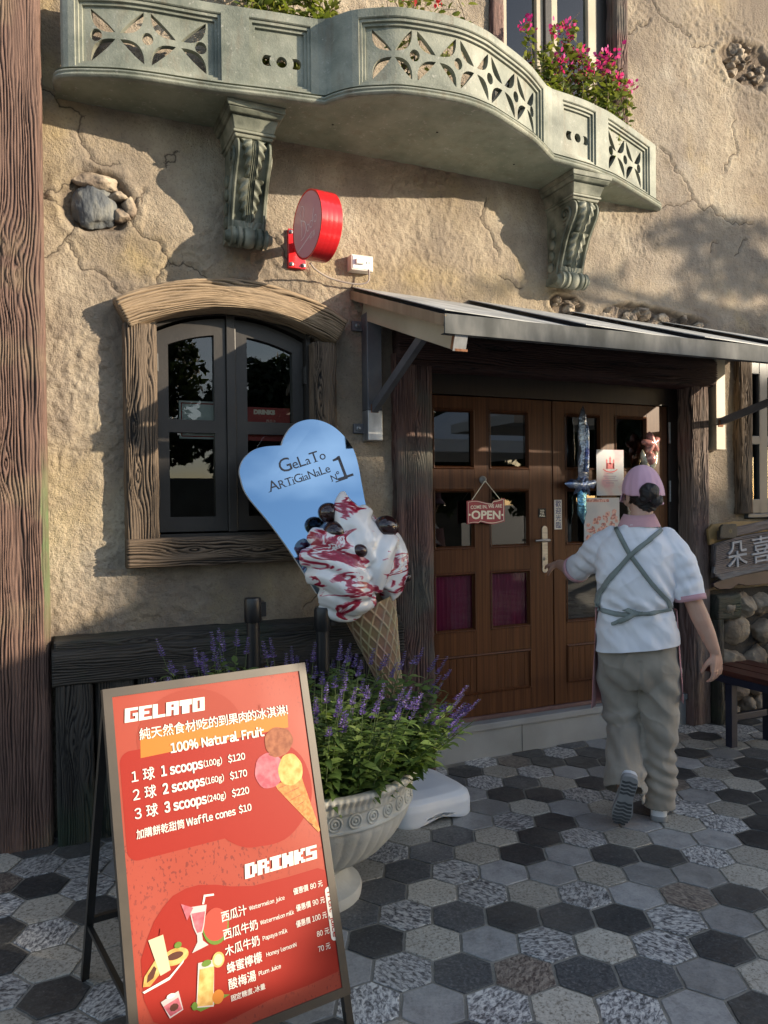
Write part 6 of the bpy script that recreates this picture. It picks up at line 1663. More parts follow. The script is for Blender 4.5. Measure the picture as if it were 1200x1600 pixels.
# ------------------------------------------------------------------ stone urn
ur = thing('urn_planter', 'pale carved stone urn overflowing with purple salvia behind the menu board', 'planter', (.925, -1.03, 0))
UC = (.925, -1.03, 0)
M['urn'] = pm('cast_stone', [(.36, .345, .30), (.50, .485, .43), (.58, .565, .51)], 5, rough=.8, bump=.35, bscale=60, bdist=.006, contrast=(.3, .65))
prf = [(.20, 0), (.205, .03), (.20, .045), (.17, .055), (.145, .085), (.14, .11), (.155, .135), (.175, .15)]
mb = MB(); mb.lathe(prf, UC, 64); foot = build(mb, 'foot', M['urn'], ur, smooth=True)
bowl = [(.16, .14), (.215, .165), (.29, .215), (.345, .275), (.380, .335), (.395, .375), (.405, .383), (.405, .390), (.398, .394), (.400, .445), (.408, .448), (.412, .456), (.416, .475), (.430, .492), (.436, .502), (.430, .512), (.405, .514), (.385, .50), (.375, .44), (.35, .43)]
def bowlf(u, v):
    k = v * (len(bowl) - 1); i = min(int(k), len(bowl) - 2); f = k - i
    r_ = bowl[i][0] * (1 - f) + bowl[i + 1][0] * f; h = bowl[i][1] * (1 - f) + bowl[i + 1][1] * f
    if .17 < h < .375 and i < 6: r_ += .005 * abs(sin(u * pi * 44))
    if i >= 11 and i < 15: r_ += .003 * sin(u * 2 * pi * 110)
    a = 2 * pi * u; return (UC[0] + r_ * cos(a), UC[1] + r_ * sin(a), h)
mb = MB(); mb.grid(bowlf, 440, 60, closeu=True); build(mb, 'bowl', M['urn'], ur, smooth='all')
mb = MB(); nr = 34                                  # frieze of rings
for k in range(nr):
    a = 2 * pi * k / nr; c = Vector((UC[0] + .400 * cos(a), UC[1] + .400 * sin(a), .420)); t_ = Vector((-sin(a), cos(a), 0)); o_ = Vector((cos(a), sin(a), 0))
    for rr in (.024, .013): mb.tube([c + t_ * (rr * cos(b)) + Vector((0, 0, rr * sin(b))) for b in np.linspace(0, 2 * pi, 17)], .0042, 6, cap=False)
    mb.ell(c, (.006, .006, .006), 8, 6)
build(mb, 'ring_frieze', M['urn'], ur, smooth='all')
mb = MB(); mb.lathe([(.375, .45), (.2, .465), (.001, .47)], UC, 40, close=False); build(mb, 'soil', pm('soil', [(.02, .014, .01), (.05, .035, .025)], 30, rough=.95, bump=.6), ur)
# ------------------------------------------------------------------ foliage
def mat_leaf(name, dark, mid, light, trans=.35, rough=.5):
    m, N, L, B = nmat(name)
    at = N.new('ShaderNodeAttribute'); at.attribute_name = 'rnd'
    r = ramp(N, [(0, dark), (.5, mid), (1, light)]); L.new(at.outputs['Fac'], r.inputs['Fac'])
    L.new(r.outputs['Color'], B.inputs['Base Color']); B.inputs['Roughness'].default_value = rough
    tr = N.new('ShaderNodeBsdfTranslucent'); mxc = N.new('ShaderNodeMixRGB'); mxc.blend_type = 'MULTIPLY'; mxc.inputs[0].default_value = 1; mxc.inputs[2].default_value = (1.5, 1.5, .8, 1)
    L.new(r.outputs['Color'], mxc.inputs[1]); L.new(mxc.outputs['Color'], tr.inputs['Color'])
    mx = N.new('ShaderNodeMixShader'); mx.inputs[0].default_value = trans
    L.new(B.outputs[0], mx.inputs[1]); L.new(tr.outputs[0], mx.inputs[2]); L.new(mx.outputs[0], N['Material Output'].inputs['Surface'])
    return m
M['salvia_leaf'] = mat_leaf('salvia_leaf', (.045, .085, .022), (.10, .165, .042), (.20, .26, .08))
M['salvia_flower'] = mat_leaf('salvia_flower', (.085, .05, .24), (.18, .12, .42), (.36, .29, .62), .35)
M['bract'] = mat_leaf('magenta_bract', (.42, .015, .20), (.60, .03, .30), (.72, .10, .42), .4)
M['redbract'] = mat_leaf('red_bract', (.45, .02, .05), (.6, .04, .08), (.7, .1, .14), .4)
M['boug_leaf'] = mat_leaf('bougainvillea_leaf', (.07, .10, .02), (.15, .19, .04), (.26, .28, .075), .4)
M['tree_leaf'] = mat_leaf('tree_leaf', (.012, .022, .008), (.028, .045, .014), (.05, .075, .022), .3)
M['twig'] = pm('twig', [(.10, .07, .05), (.18, .13, .09)], 20, rough=.8)
M['green_stem'] = pm('green_stem', [(.07, .10, .035)], rough=.7)
class FM:
    def __init__(s): s.v = []; s.f = []; s.r = []
    def leaf(s, p, d, n, Ln, W, curl=.25, r=None):
        p, d, n = Vector(p), Vector(d).normalized(), Vector(n)
        sd = d.cross(n)
        if sd.length < 1e-4: sd = d.cross(Vector((1, 0, .3)))
        sd.normalize(); n = sd.cross(d)
        b = len(s.v); r = random.random() if r is None else r
        q = lambda t, w, h: p + d * (Ln * t) + sd * (W * w) + n * (Ln * h)
        s.v += [q(0, 0, 0), q(.32, -.42, .03 - curl * .05), q(.35, 0, -.03), q(.32, .42, .03 - curl * .05), q(.68, -.36, .02 - curl * .35), q(.70, 0, -.02 - curl * .35), q(.68, .36, .02 - curl * .35), q(1, 0, -curl)]
        s.f += [(b, b + 2, b + 1), (b, b + 3, b + 2), (b + 1, b + 2, b + 5, b + 4), (b + 2, b + 3, b + 6, b + 5), (b + 4, b + 5, b + 7), (b + 5, b + 6, b + 7)]
        s.r += [r] * 8
    def build(s, name, mat, parent):
        me = bpy.data.meshes.new(name); me.from_pydata([tuple(v) for v in s.v], [], s.f)
        a = me.attributes.new('rnd', 'FLOAT', 'POINT'); a.data.foreach_set('value', s.r)
        me.polygons.foreach_set('use_smooth', [True] * len(me.polygons)); me.materials.append(mat); me.update()
        return link(bpy.data.objects.new(name, me), parent)
def rv(s=1.0): return Vector((random.gauss(0, s), random.gauss(0, s), random.gauss(0, s)))
def salvia(loc, lean_, height, seed, nst, label):
    random.seed(seed)
    t = thing('salvia_plant', label, 'plant', loc, 'salvia plants in the stone urn')
    lf, fw, sm = FM(), FM(), MB()
    for k in range(nst):
        a = random.random() * 6.28; rr = random.random() ** .5
        base = Vector(loc) + Vector((cos(a) * .05 * rr, sin(a) * .05 * rr, 0))
        dirv = (Vector((lean_[0] * 1.0 + cos(a) * .30 * rr, lean_[1] + sin(a) * .30 * rr, 1.0))).normalized()
        H = height * random.uniform(.72, 1.08)
        pts = [base + dirv * (H * i / 8) + Vector((0, 0, -.05 * (i / 8) ** 2 * (lean_[0] ** 2 + lean_[1] ** 2))) for i in range(9)]
        sm.tube(pts, [.0030 - .0018 * i / 8 for i in range(9)], 5)
        nl = int(H / .018); ph = random.random() * 6.28
        for i in range(1, nl):
            tt = i / nl * .90
            p = pts[0].lerp(pts[-1], tt); ph += 1.57 + random.uniform(-.3, .3)
            for sgn in (0, pi):
                o = Vector((cos(ph + sgn), sin(ph + sgn), random.uniform(-.05, .65)))
                Ln = random.uniform(.045, .088) * (1.05 - .40 * tt)
                lf.leaf(p, o, Vector((0, 0, 1)) + rv(.25), Ln, Ln * random.uniform(.38, .52), random.uniform(.1, .5), min(1, max(0, random.gauss(.45, .22) + .25 * (tt - .5))))
        # a flower spike
        if random.random() < .78:
            tip = pts[-1]; SL = random.uniform(.04, .095)
            sm.tube([tip, tip + dirv * SL], [.0016, .0008], 4)
            nw = int(SL / .0085)
            for w in range(nw):
                c = tip + dirv * (SL * w / nw); sz = .0150 * (1.08 - .6 * w / nw)
                for q in range(6):
                    b = q * 1.047 + w * .5; o = Vector((cos(b), sin(b), .55)) + rv(.15)
                    fw.leaf(c, o, Vector((0, 0, 1)) + rv(.4), sz * random.uniform(.8, 1.25), sz * .55, .1, min(1, max(0, random.gauss(.42, .25))))
    build(sm, 'stem', M['green_stem'], t); lf.build('leaves', M['salvia_leaf'], t); fw.build('blossom', M['salvia_flower'], t)
    return t
SL_ = 'purple salvia plant with upright flower spikes in the pale stone urn'
protos = []
def copy_tree(o):
    c = o.copy(); COL.objects.link(c)
    for ch in o.children:
        d = ch.copy(); d.parent = c; d.matrix_parent_inverse = ch.matrix_parent_inverse.copy(); COL.objects.link(d)
    return c
k = 0
spots = []
for (n_, R0, ln, hh) in ((1, 0, 0, .37), (6, .17, .26, .38), (14, .325, .72, .40)):
    for i in range(n_):
        a = 2 * pi * i / max(n_, 1) + R0 * 3
        spots.append((UC[0] + R0 * cos(a), UC[1] + R0 * sin(a), ln * cos(a), ln * sin(a), hh))
spots += [(UC[0] - .33, UC[1] + .10, -.20, .05, .46), (UC[0] - .28, UC[1] + .22, -.15, .08, .46), (UC[0] - .33, UC[1] - .02, -.22, -.02, .40)]
for i, (x, y, lx, ly, hh) in enumerate(spots):
    if -.45 * lx - .85 * ly > .3 and x < UC[0] + .12: lx, ly = lx * .35, ly * .35
    salvia((x, y, .462), (lx, ly), hh * (.95 + .12 * ((i * 7) % 5) / 4), 100 + i, 8 if i < 7 else 9, SL_)

def shrub(name, label, base, clusters, leaf_mat, bract_mat, group=None, nleaf=1.0, fl=1.0):
    """wiry stems from base to each cluster, leaves along them, bracts at the ends"""
    t = thing(name, label, 'plant', base, group)
    lf, fw, sm = FM(), FM(), MB()
    for (x, y, z, s) in clusters:
        e_ = Vector((x, y, z)); b = Vector(base) + Vector((random.uniform(-.25, .25), random.uniform(-.03, .03), 0)); b.x = b.x * .45 + x * .55
        mid = b.lerp(e_, .55) + Vector((random.uniform(-.06, .06), random.uniform(-.05, .03), .04))
        pts = catmull([b, mid, e_], 8); sm.tube(pts, [.0035 - .0022 * i / (len(pts) - 1) for i in range(len(pts))], 5)
        for i in range(2, len(pts)):
            for _ in range(int(3 * nleaf + .5)):
                o = rv(); o.z = o.z * .5 - .1; Ln = random.uniform(.032, .060)
                p = Vector(pts[i]) + rv(.018)
                lf.leaf(p, o, Vector((0, 0, 1)) + rv(.5), Ln, Ln * .58, random.uniform(.1, .4))
            if random.random() < .5:
                q = Vector(pts[i]) + Vector((random.uniform(-.10, .10), random.uniform(-.05, .05), random.uniform(-.02, .10))); sm.tube([pts[i], q], [.0018, .0010], 4)
                for _ in range(int(4 * nleaf)): Ln = random.uniform(.03, .05); lf.leaf(Vector(pts[i]).lerp(q, random.random()) + rv(.008), rv(), Vector((0, 0, 1)) + rv(.5), Ln, Ln * .58, .25)
        for _ in range(int(26 * s * fl)):
            c = e_ + rv(.020 * s ** .5); Ln = random.uniform(.020, .033)
            fw.leaf(c, (c - e_) + rv(.02) + Vector((0, 0, .01)), rv(), Ln, Ln * .95, .1)
    build(sm, 'stem', M['twig'], t); lf.build('leaves', leaf_mat, t)
    if fw.v: fw.build('blossom', bract_mat, t)
    return t
random.seed(21)
W3 = lambda x, z, y, s: (x, y, z, s)
shrub('bougainvillea', 'magenta bougainvillea rising behind the right part of the balcony parapet', (2.95, -.12, 3.55),
      [(x + .055, -.13, z + .03, s_) for x, z, s_ in ((2.545, 4.215, .9), (2.74, 4.235, .8), (2.81, 4.255, 1.0), (2.875, 4.28, .6), (2.775, 4.055, 1.5), (2.89, 4.125, .8), (2.97, 4.12, 1.0), (3.00, 4.055, 1.6), (2.93, 4.01, .9),
       (3.125, 4.15, 2.6), (3.10, 4.09, 1.2), (3.21, 4.045, 1.0), (3.29, 4.01, 1.2), (2.83, 4.18, .3), (2.70, 3.96, 0), (2.80, 3.96, 0), (3.05, 3.97, 0), (3.15, 3.98, 0), (3.22, 3.97, 0), (2.62, 3.99, 0), (2.66, 4.08, 0), (3.2, 4.10, 0), (2.92, 3.97, 0), (2.72, 4.1, 0))], M['boug_leaf'], M['bract'], nleaf=1.0, fl=1.0)
shrub('trailing_plant', 'leafy green plant at the top edge behind the left balcony parapet', (1.15, -.16, 3.58),
      [(1.0, -.22, 4.04, 0), (1.08, -.22, 4.10, 0), (1.16, -.22, 4.12, 0), (1.24, -.22, 4.05, 0), (1.10, -.2, 4.0, 0), (1.40, -.22, 4.02, 0), (1.0, -.25, 4.25, 0), (1.15, -.25, 4.3, 0), (1.3, -.25, 4.22, 0), (.85, -.25, 4.15, 0), (.9, -.26, 4.05, 0)], M['boug_leaf'], M['bract'], nleaf=2.0)
shrub('red_flowering_shrub', 'twiggy shrub with red blossoms at the top edge behind the balcony bulge', (1.78, -.40, 3.55),
      [(1.58, -.36, 4.10, .3), (1.66, -.38, 4.16, .5), (1.74, -.38, 4.03, .8), (1.79, -.38, 4.10, 1.0), (1.85, -.36, 4.18, .6), (1.92, -.36, 4.08, .5), (2.0, -.36, 4.15, .4), (1.70, -.4, 3.97, 0), (1.9, -.38, 3.98, 0), (1.6, -.38, 3.98, 0)], M['boug_leaf'], M['redbract'], nleaf=.45)

# ------------------------------------------------------------------ the far side of the lane (seen in the glass, plus unseen shade casters added for the front)
LIT = []
def polyin(p, poly):
    r = False; j = len(poly) - 1
    for i in range(len(poly)):
        if (poly[i][1] > p[1]) != (poly[j][1] > p[1]) and p[0] < (poly[j][0] - poly[i][0]) * (p[1] - poly[i][1]) / (poly[j][1] - poly[i][1]) + poly[i][0]: r = not r
        j = i
    return r
# shade outline on the wall plane (x, z there); the added trees' crowns are cut to it
SHADE = [(-.80, .20), (-.35, .50), (.02, .66), (.44, .82), (.52, 1.70), (1.6, 1.70), (3.85, 1.62), (3.95, 1.42), (4.38, 1.50), (4.46, 2.35), (6.5, 2.35), (6.5, -2.2), (-2.4, -2.2), (-2.4, -.80), (-1.45, -.72), (-1.38, -.50), (-.95, -.36), (-.85, -.1)]
GAPS = [[(2.03, 1.14), (2.14, 1.14), (2.16, 1.62), (2.04, 1.66)], [(2.385, 1.20), (2.45, 1.20), (2.45, 1.58), (2.39, 1.60)], [(1.70, 1.60), (1.96, 1.64), (1.96, 1.80), (1.68, 1.80)],
        [(-.95, -.12), (-.30, -.14), (-.08, .12), (-.02, .40), (-.20, .58), (-.55, .52), (-.90, .25)],
        [(3.93, 1.45), (4.02, 1.45), (4.05, 1.62), (3.93, 1.62)], [(.55, .42), (.68, .48), (.66, .56), (.54, .52)]]
def shade_ok(x, z):
    p = (x, z)
    if not polyin(p, SHADE): return False
    return not any(polyin(p, g) for g in GAPS)
def crown_mesh(centers, n, size, seed, test=None):
    rng = np.random.default_rng(seed); V = []; R = []
    cnt = 0; tot = sum(c[3] * c[4] * c[5] for c in centers)
    for (cx, cy, cz, rx, ry, rz) in centers:
        m = int(n * rx * ry * rz / tot)
        d = rng.normal(size=(m, 3)); d /= np.linalg.norm(d, axis=1)[:, None]
        p = d * (rng.random((m, 1)) ** .42) * np.array([rx, ry, rz]) + np.array([cx, cy, cz])
        clump = fbm(p[:, 0] * 1.6 + p[:, 1], p[:, 2] * 1.6, seed, 2)
        p = p[clump > -.38]
        if test is not None:
            xw = p[:, 0] + TX * p[:, 1]; zw = p[:, 2] + TZ * p[:, 1]
            p = p[[test(a, b) for a, b in zip(xw, zw)]]
        V.append(p)
    P = np.concatenate(V); m = len(P)
    a = rng.normal(size=(m, 3)); a /= np.linalg.norm(a, axis=1)[:, None]
    b = np.cross(a, rng.normal(size=(m, 3))); b /= np.linalg.norm(b, axis=1)[:, None]
    s = size * rng.uniform(.6, 1.25, (m, 1))
    vs = np.stack([P - a * s, P + b * s * .42, P + a * s, P - b * s * .42], 1).reshape(-1, 3)
    f = np.arange(m * 4).reshape(m, 4)
    me = bpy.data.meshes.new('crown'); me.from_pydata(vs.tolist(), [], f.tolist())
    r = np.repeat(np.clip(rng.normal(.45, .25, m), 0, 1), 4)
    at = me.attributes.new('rnd', 'FLOAT', 'POINT'); at.data.foreach_set('value', r.astype('f'))
    me.materials.append(M['tree_leaf']); return me
def tree(label, base, trunk_h, blobs, n, size, seed, test=None, branches=True):
    t = thing('tree', label, 'tree', base, 'trees across the lane')
    mb = MB(); b = Vector(base); top = Vector((base[0], base[1], trunk_h))
    mb.tube([b, b.lerp(top, .5) + Vector((.08, .05, 0)), top], [.20, .15, .11], 12)
    if branches:
        for (cx, cy, cz, rx, ry, rz) in blobs: mb.tube([top - Vector((0, 0, .4)), top.lerp(Vector((cx, cy, cz)), .5) + Vector((0, 0, .1)), (cx, cy, cz)], [.09, .06, .02], 8)
    build(mb, 'trunk', M['twig'], t, smooth='all')
    link(bpy.data.objects.new('crown', crown_mesh(blobs, n, size, seed, test)), t)
    return t
def at_wall(xw, zw, L): return (xw + TX * L, -L, zw + TZ * L)
def blob_for(xw, zw, L, rx, ry, rz): x, y, z = at_wall(xw, zw, L); return (x, y, z, rx, ry, rz)
# unseen trees added towards the low sun, leaves kept only where shade is wanted
tree('broad dense unseen tree towards the sun, added to shade the front', (at_wall(.2, 0, 12)[0], -12, 0), 3.4, [blob_for(-.9, -.9, 12, 1.5, .8, 1.3), blob_for(.3, -.2, 12, 1.5, .8, 1.3), blob_for(.2, .6, 12.3, 1.2, .6, .7), blob_for(.9, .9, 12, .9, .6, .9)], 26000, .15, 1, shade_ok)
tree('tall dense unseen tree added to shade the awning side', (at_wall(2.6, 0, 13)[0], -13, 0), 3.4, [blob_for(1.9, .9, 13, 1.5, .8, 1.2), blob_for(2.0, -.5, 13, 1.7, .8, 1.3), blob_for(3.6, .9, 13, 1.5, .8, 1.2), blob_for(3.8, -.5, 13, 1.7, .8, 1.3)], 34000, .16, 2, shade_ok)
tree('far dense unseen tree added to shade the bench side', (at_wall(5.4, 0, 13.5)[0], -13.5, 0), 3.6, [blob_for(5.3, 1.2, 13.5, 1.5, .8, 1.5), blob_for(5.4, -.6, 13.5, 1.6, .8, 1.3), blob_for(4.4, .2, 13.5, 1.2, .8, 1.5)], 22000, .16, 3, shade_ok)
tree('low spreading unseen tree added for shade in front of the others', (at_wall(-.6, 0, 11)[0], -11, 0), 2.0, [blob_for(-1.6, -1.35, 11, 1.2, .7, .7), blob_for(0, -1.3, 11, 1.5, .7, .8), blob_for(1.6, -1.2, 11, 1.5, .7, .8), blob_for(3.2, -1.2, 11, 1.5, .7, .8)], 24000, .14, 4, shade_ok)
# a sparse tree whose twigs throw soft shadows on the upper wall
spx = at_wall(4.0, 2.6, 4.6)
def sparse(a, b): return True
tsp = tree('sparse tall tree with thin twigs across the lane', (spx[0] + 2.9, -4.6, 0), 4.2, [blob_for(4.02, 3.30, 4.6, .22, .3, .13), blob_for(4.36, 3.28, 4.6, .26, .3, .15), blob_for(4.22, 3.06, 4.6, .24, .3, .12), blob_for(4.55, 3.02, 4.6, .22, .3, .13), blob_for(3.5, 2.80, 4.6, .24, .3, .07), blob_for(3.12, 2.86, 4.6, .18, .3, .07), blob_for(4.55, 2.74, 4.6, .35, .3, .08), blob_for(3.95, 2.84, 4.6, .2, .3, .08), blob_for(2.55, 2.80, 4.6, .14, .3, .07)], 1500, .045, 5)
# trees and a canopy that show in the panes
tree('olive green tree with open crown reflected in the arched window', (1.6, -13, 0), 2.6, [(1.2, -13, 3.9, 1.3, 1.2, 1.3), (2.2, -13.4, 4.4, 1.2, 1.2, 1.2), (1.7, -12.8, 2.9, 1.7, 1.3, .7)], 9000, .13, 6)
tree('dark rounded tree reflected in the right window sash', (4.6, -12.5, 0), 1.8, [(4.2, -12.5, 3.2, 1.1, 1.0, 1.5), (5.2, -12.8, 3.6, 1.0, 1.0, 1.3), (4.7, -12.4, 2.2, 1.2, .9, .8)], 12000, .13, 9)
tree('dark bushy tree reflected in the left door leaf', (9.5, -15, 0), 1.6, [(8.6, -15, 2.4, 1.8, 1.2, 1.6), (10.6, -15, 2.7, 1.8, 1.2, 1.5), (9.5, -15, 3.6, 1.5, 1.2, 1.0)], 14000, .16, 7)
tree('dark leaning tree reflected in the right door leaf', (14.0, -14, 0), 1.8, [(13.2, -14, 3.0, 1.7, 1.2, 1.6), (15.0, -14.3, 3.4, 1.6, 1.2, 1.5), (12.4, -14, 2.0, 1.2, 1, .9)], 12000, .16, 8)
def canopy(label, cx, cy, ze, zt, hw, cat='canopy'):
    t = thing('canopy_tent', label, cat, (cx, cy, 0))
    mb = MB()
    c = [(cx - hw, cy - hw), (cx + hw, cy - hw), (cx + hw, cy + hw), (cx - hw, cy + hw)]
    V = [(x, y, ze) for x, y in c] + [(cx, cy, zt)] + [(x, y, ze - .22) for x, y in c]
    mb.add(V, [(0, 1, 4), (1, 2, 4), (2, 3, 4), (3, 0, 4), (0, 5, 6, 1), (1, 6, 7, 2), (2, 7, 8, 3), (3, 8, 5, 0)])
    build(mb, 'roof', pm('canvas_white', [(.70, .70, .70), (.76, .76, .75)], 3, rough=.8), t)
    for x, y in c:
        mb = MB(); mb.box((x - .025 - (.03 if x > cx else -.03), y - .025 - (.03 if y > cy else -.03), 0), (x + .025 - (.03 if x > cx else -.03), y + .025 - (.03 if y > cy else -.03), ze - .01)); build(mb, 'leg', M['galv'], t)
    return t
um = thing('shade_umbrella', 'small square unseen umbrella towards the sun, added to cast a shadow edge', 'umbrella', (5.77, -4.2, 0))  # unseen umbrella, added so its eave draws a crisp shadow edge on the wall
mb = MB(); c_ = [(5.77 - .75, -4.95), (5.77 + .75, -4.95), (5.77 + .75, -3.45), (5.77 - .75, -3.45)]
mb.add([(x, y, 2.54) for x, y in c_] + [(5.77, -4.2, 2.85)] + [(x, y, 2.42) for x, y in c_], [(0, 1, 4), (1, 2, 4), (2, 3, 4), (3, 0, 4), (0, 5, 6, 1), (1, 6, 7, 2), (2, 7, 8, 3), (3, 8, 5, 0)])
build(mb, 'cover', pm('umbrella_canvas', [(.62, .60, .56), (.68, .66, .62)], 3, rough=.85), um)
mb = MB(); mb.tube([(5.77, -4.2, 0), (5.77, -4.2, 2.84)], .024, 12); build(mb, 'pole', M['twig'], um, smooth=True)
mb = MB(); mb.lathe([(.28, 0), (.28, .06), (.06, .09), (.04, .3)], (5.77, -4.2, 0), 24); build(mb, 'base', M['galvdark'], um, smooth=True)
canopy('white canvas canopy tent across the lane reflected in the door panes', 7.7, -9.3, 2.62, 3.45, 1.5)
hb_ = MB()
for k in range(1): hb_.box((-14, -19, 0), (13, -18.6, 2.3))
hw_ = build(hb_, 'lane_wall', pm('far_wall', [(.10, .09, .075), (.16, .145, .12)], 2, rough=.9)); tag(hw_, 'low dark garden wall across the lane reflected in the window', 'wall')
# ------------------------------------------------------------------ the person walking up to the door
PR = Vector((2.586, -1.015, 0)); pa = radians(42.5)
PFx = Vector((sin(pa), cos(pa), 0)); PRx = Vector((cos(pa), -sin(pa), 0))
def L2W(p): return PR + PRx * p[0] + PFx * p[1] + Vector((0, 0, p[2]))
class PB(MB):
    def w(s, pts, rad, seg=16, n=6, sq=None):
        """smooth tapering limb through local points; sq flattens front to back"""
        c = catmull(pts, n); k = len(c); r = np.interp(np.linspace(0, 1, k), np.linspace(0, 1, len(rad)), rad)
        s.tube([L2W(p) for p in c], [(a, a) for a in r], seg); s.ell(L2W(c[0]), r[0], 12, 8); s.ell(L2W(c[-1]), r[-1], 12, 8); return s
    def rings(s, rs, seg=32):
        """stacked ellipses: (x, y, z, half width, half depth)"""
        V = []
        for (x, y, z, a, b) in rs:
            for k in range(seg):
                t = 2 * pi * k / seg; e_ = 2.4
                c_, s_ = cos(t), sin(t); q = (abs(c_) ** e_ + abs(s_) ** e_) ** (-1 / e_)
                V.append(L2W((x + a * c_ * q, y + b * s_ * q, z)))
        n = len(rs)
        F = [(i * seg + k, i * seg + (k + 1) % seg, (i + 1) * seg + (k + 1) % seg, (i + 1) * seg + k) for i in range(n - 1) for k in range(seg)]
        F += [tuple(range(seg - 1, -1, -1)), tuple((n - 1) * seg + k for k in range(seg))]
        s.add(V, F); return s
def fine_rings(rs, m=6):
    R_ = catmull(rs, m); return [tuple(r) for r in R_]
person = thing('person', 'person in pink cap, white polo shirt and crossed apron straps walking towards the door', 'person', tuple(PR))
M['skin'] = pm('skin', [(.46, .27, .20), (.56, .35, .265)], 8, rough=.55, bump=.05, bscale=120); M['skin'].node_tree.nodes['Principled BSDF'].inputs['Subsurface Weight'].default_value = .12
M['skin'].node_tree.nodes['Principled BSDF'].inputs['Subsurface Radius'].default_value = (.02, .008, .004)
def cloth(name, cols, weave=900, rough=.85, bump=.12, sheen=.2):
    return pm(name, cols, 7, rough=rough, bump=bump, bscale=weave * .3, bdist=.002, sheen=sheen)
M['polo'] = cloth('white_cotton', [(.70, .71, .76), (.77, .78, .82)])
M['pinkcloth'] = cloth('pink_cotton', [(.50, .27, .30), (.56, .32, .35)])
M['cap'] = cloth('pink_cap_cotton', [(.62, .36, .46), (.68, .42, .52)])
M['apronpink'] = cloth('pink_apron', [(.46, .20, .21), (.52, .25, .255)])
M['strap'] = cloth('grey_green_strap', [(.17, .20, .185), (.22, .25, .235)])
M['khaki'] = cloth('khaki_grey', [(.24, .21, .17), (.32, .285, .235)], bump=.2)
M['khaki_light'] = cloth('khaki_cuff', [(.24, .225, .205), (.28, .265, .24)], bump=.2)
M['hair'] = pm('black_hair', [(.006, .005, .005), (.020, .016, .015)], 6, stretch=(10, 10, 60), rough=.35, bump=.4, bscale=30)
# --- body: one surface from head to feet
b = PB()
hc_ = Vector((.022, .030, 1.535)); yawh = radians(24)
Rh = Matrix.Rotation(yawh, 3, 'Z')
def HP(x, y, z):                     # head-local: x right, y forward, z up (turned to the left, tipped forward a little)
    v = Rh @ (Matrix.Rotation(radians(-8), 3, 'X') @ Vector((x, y, z))); return (hc_.x + v.x, hc_.y + v.y, hc_.z + v.z)
Mw = Matrix(((PRx.x, PFx.x, 0), (PRx.y, PFx.y, 0), (0, 0, 1)))
Mh = Mw @ Rh
def hell(c, r, mb=b, seg=24): mb.ell(L2W(HP(*c)), r, seg, 14, Mh)
hell((0, -.008, .018), (.074, .092, .092)); hell((0, .030, -.040), (.058, .060, .068)); hell((0, .052, -.075), (.036, .040, .034))
hell((0, .098, -.022), (.012, .016, .020)); hell((0, .094, .002), (.009, .012, .022)); hell((0, .086, -.055), (.022, .010, .006)); hell((0, .085, -.064), (.019, .010, .006))
for sx in (-1, 1):
    hell((sx * .034, .070, .008), (.020, .018, .014)); hell((sx * .045, .055, -.030), (.026, .026, .026))
    hell((sx * .074, -.004, -.018), (.008, .017, .030)); hell((sx * .074, .004, -.040), (.007, .010, .012)); hell((sx * .078, -.012, -.010), (.006, .012, .020))
b.w([(.015, -.012, 1.36), (.018, -.004, 1.42), (.022, .012, 1.49)], [.060, .052, .050])
b.rings(fine_rings([(-.01, .01, .70, .125, .075), (-.01, .01, .80, .130, .080), (-.01, .01, .92, .120, .075), (-.01, .005, 1.02, .125, .085), (-.005, 0, 1.15, .142, .100), (0, 0, 1.27, .140, .090), (.002, -.002, 1.325, .105, .065), (.008, -.005, 1.385, .052, .050)], 4))
b.w([(.125, 0, 1.300), (.180, -.01, 1.19), (.236, -.015, 1.045)], [.042, .044, .040])
b.w([(.236, -.015, 1.045), (.272, .0, .955), (.305, .02, .875), (.336, .045, .795)], [.040, .041, .036, .026])
b.w([(-.125, .01, 1.30), (-.215, .08, 1.22), (-.300, .205, 1.145)], [.042, .044, .040])
b.w([(-.300, .205, 1.145), (-.350, .300, 1.150), (-.400, .395, 1.160)], [.039, .036, .026])
for s_, pts in ((1, [(.080, 0, .74), (.088, .01, .45), (.086, -.03, .09)]), (-1, [(-.085, 0, .74), (-.080, .05, .45), (-.070, -.12, .20)])): b.w(pts, [.080, .056, .036])
b.w([(.086, -.03, .07), (.088, .05, .045), (.09, .14, .03)], [.035, .034, .025]); b.w([(-.068, -.13, .20), (-.072, -.13, .10), (-.080, -.12, .035)], [.034, .032, .024])
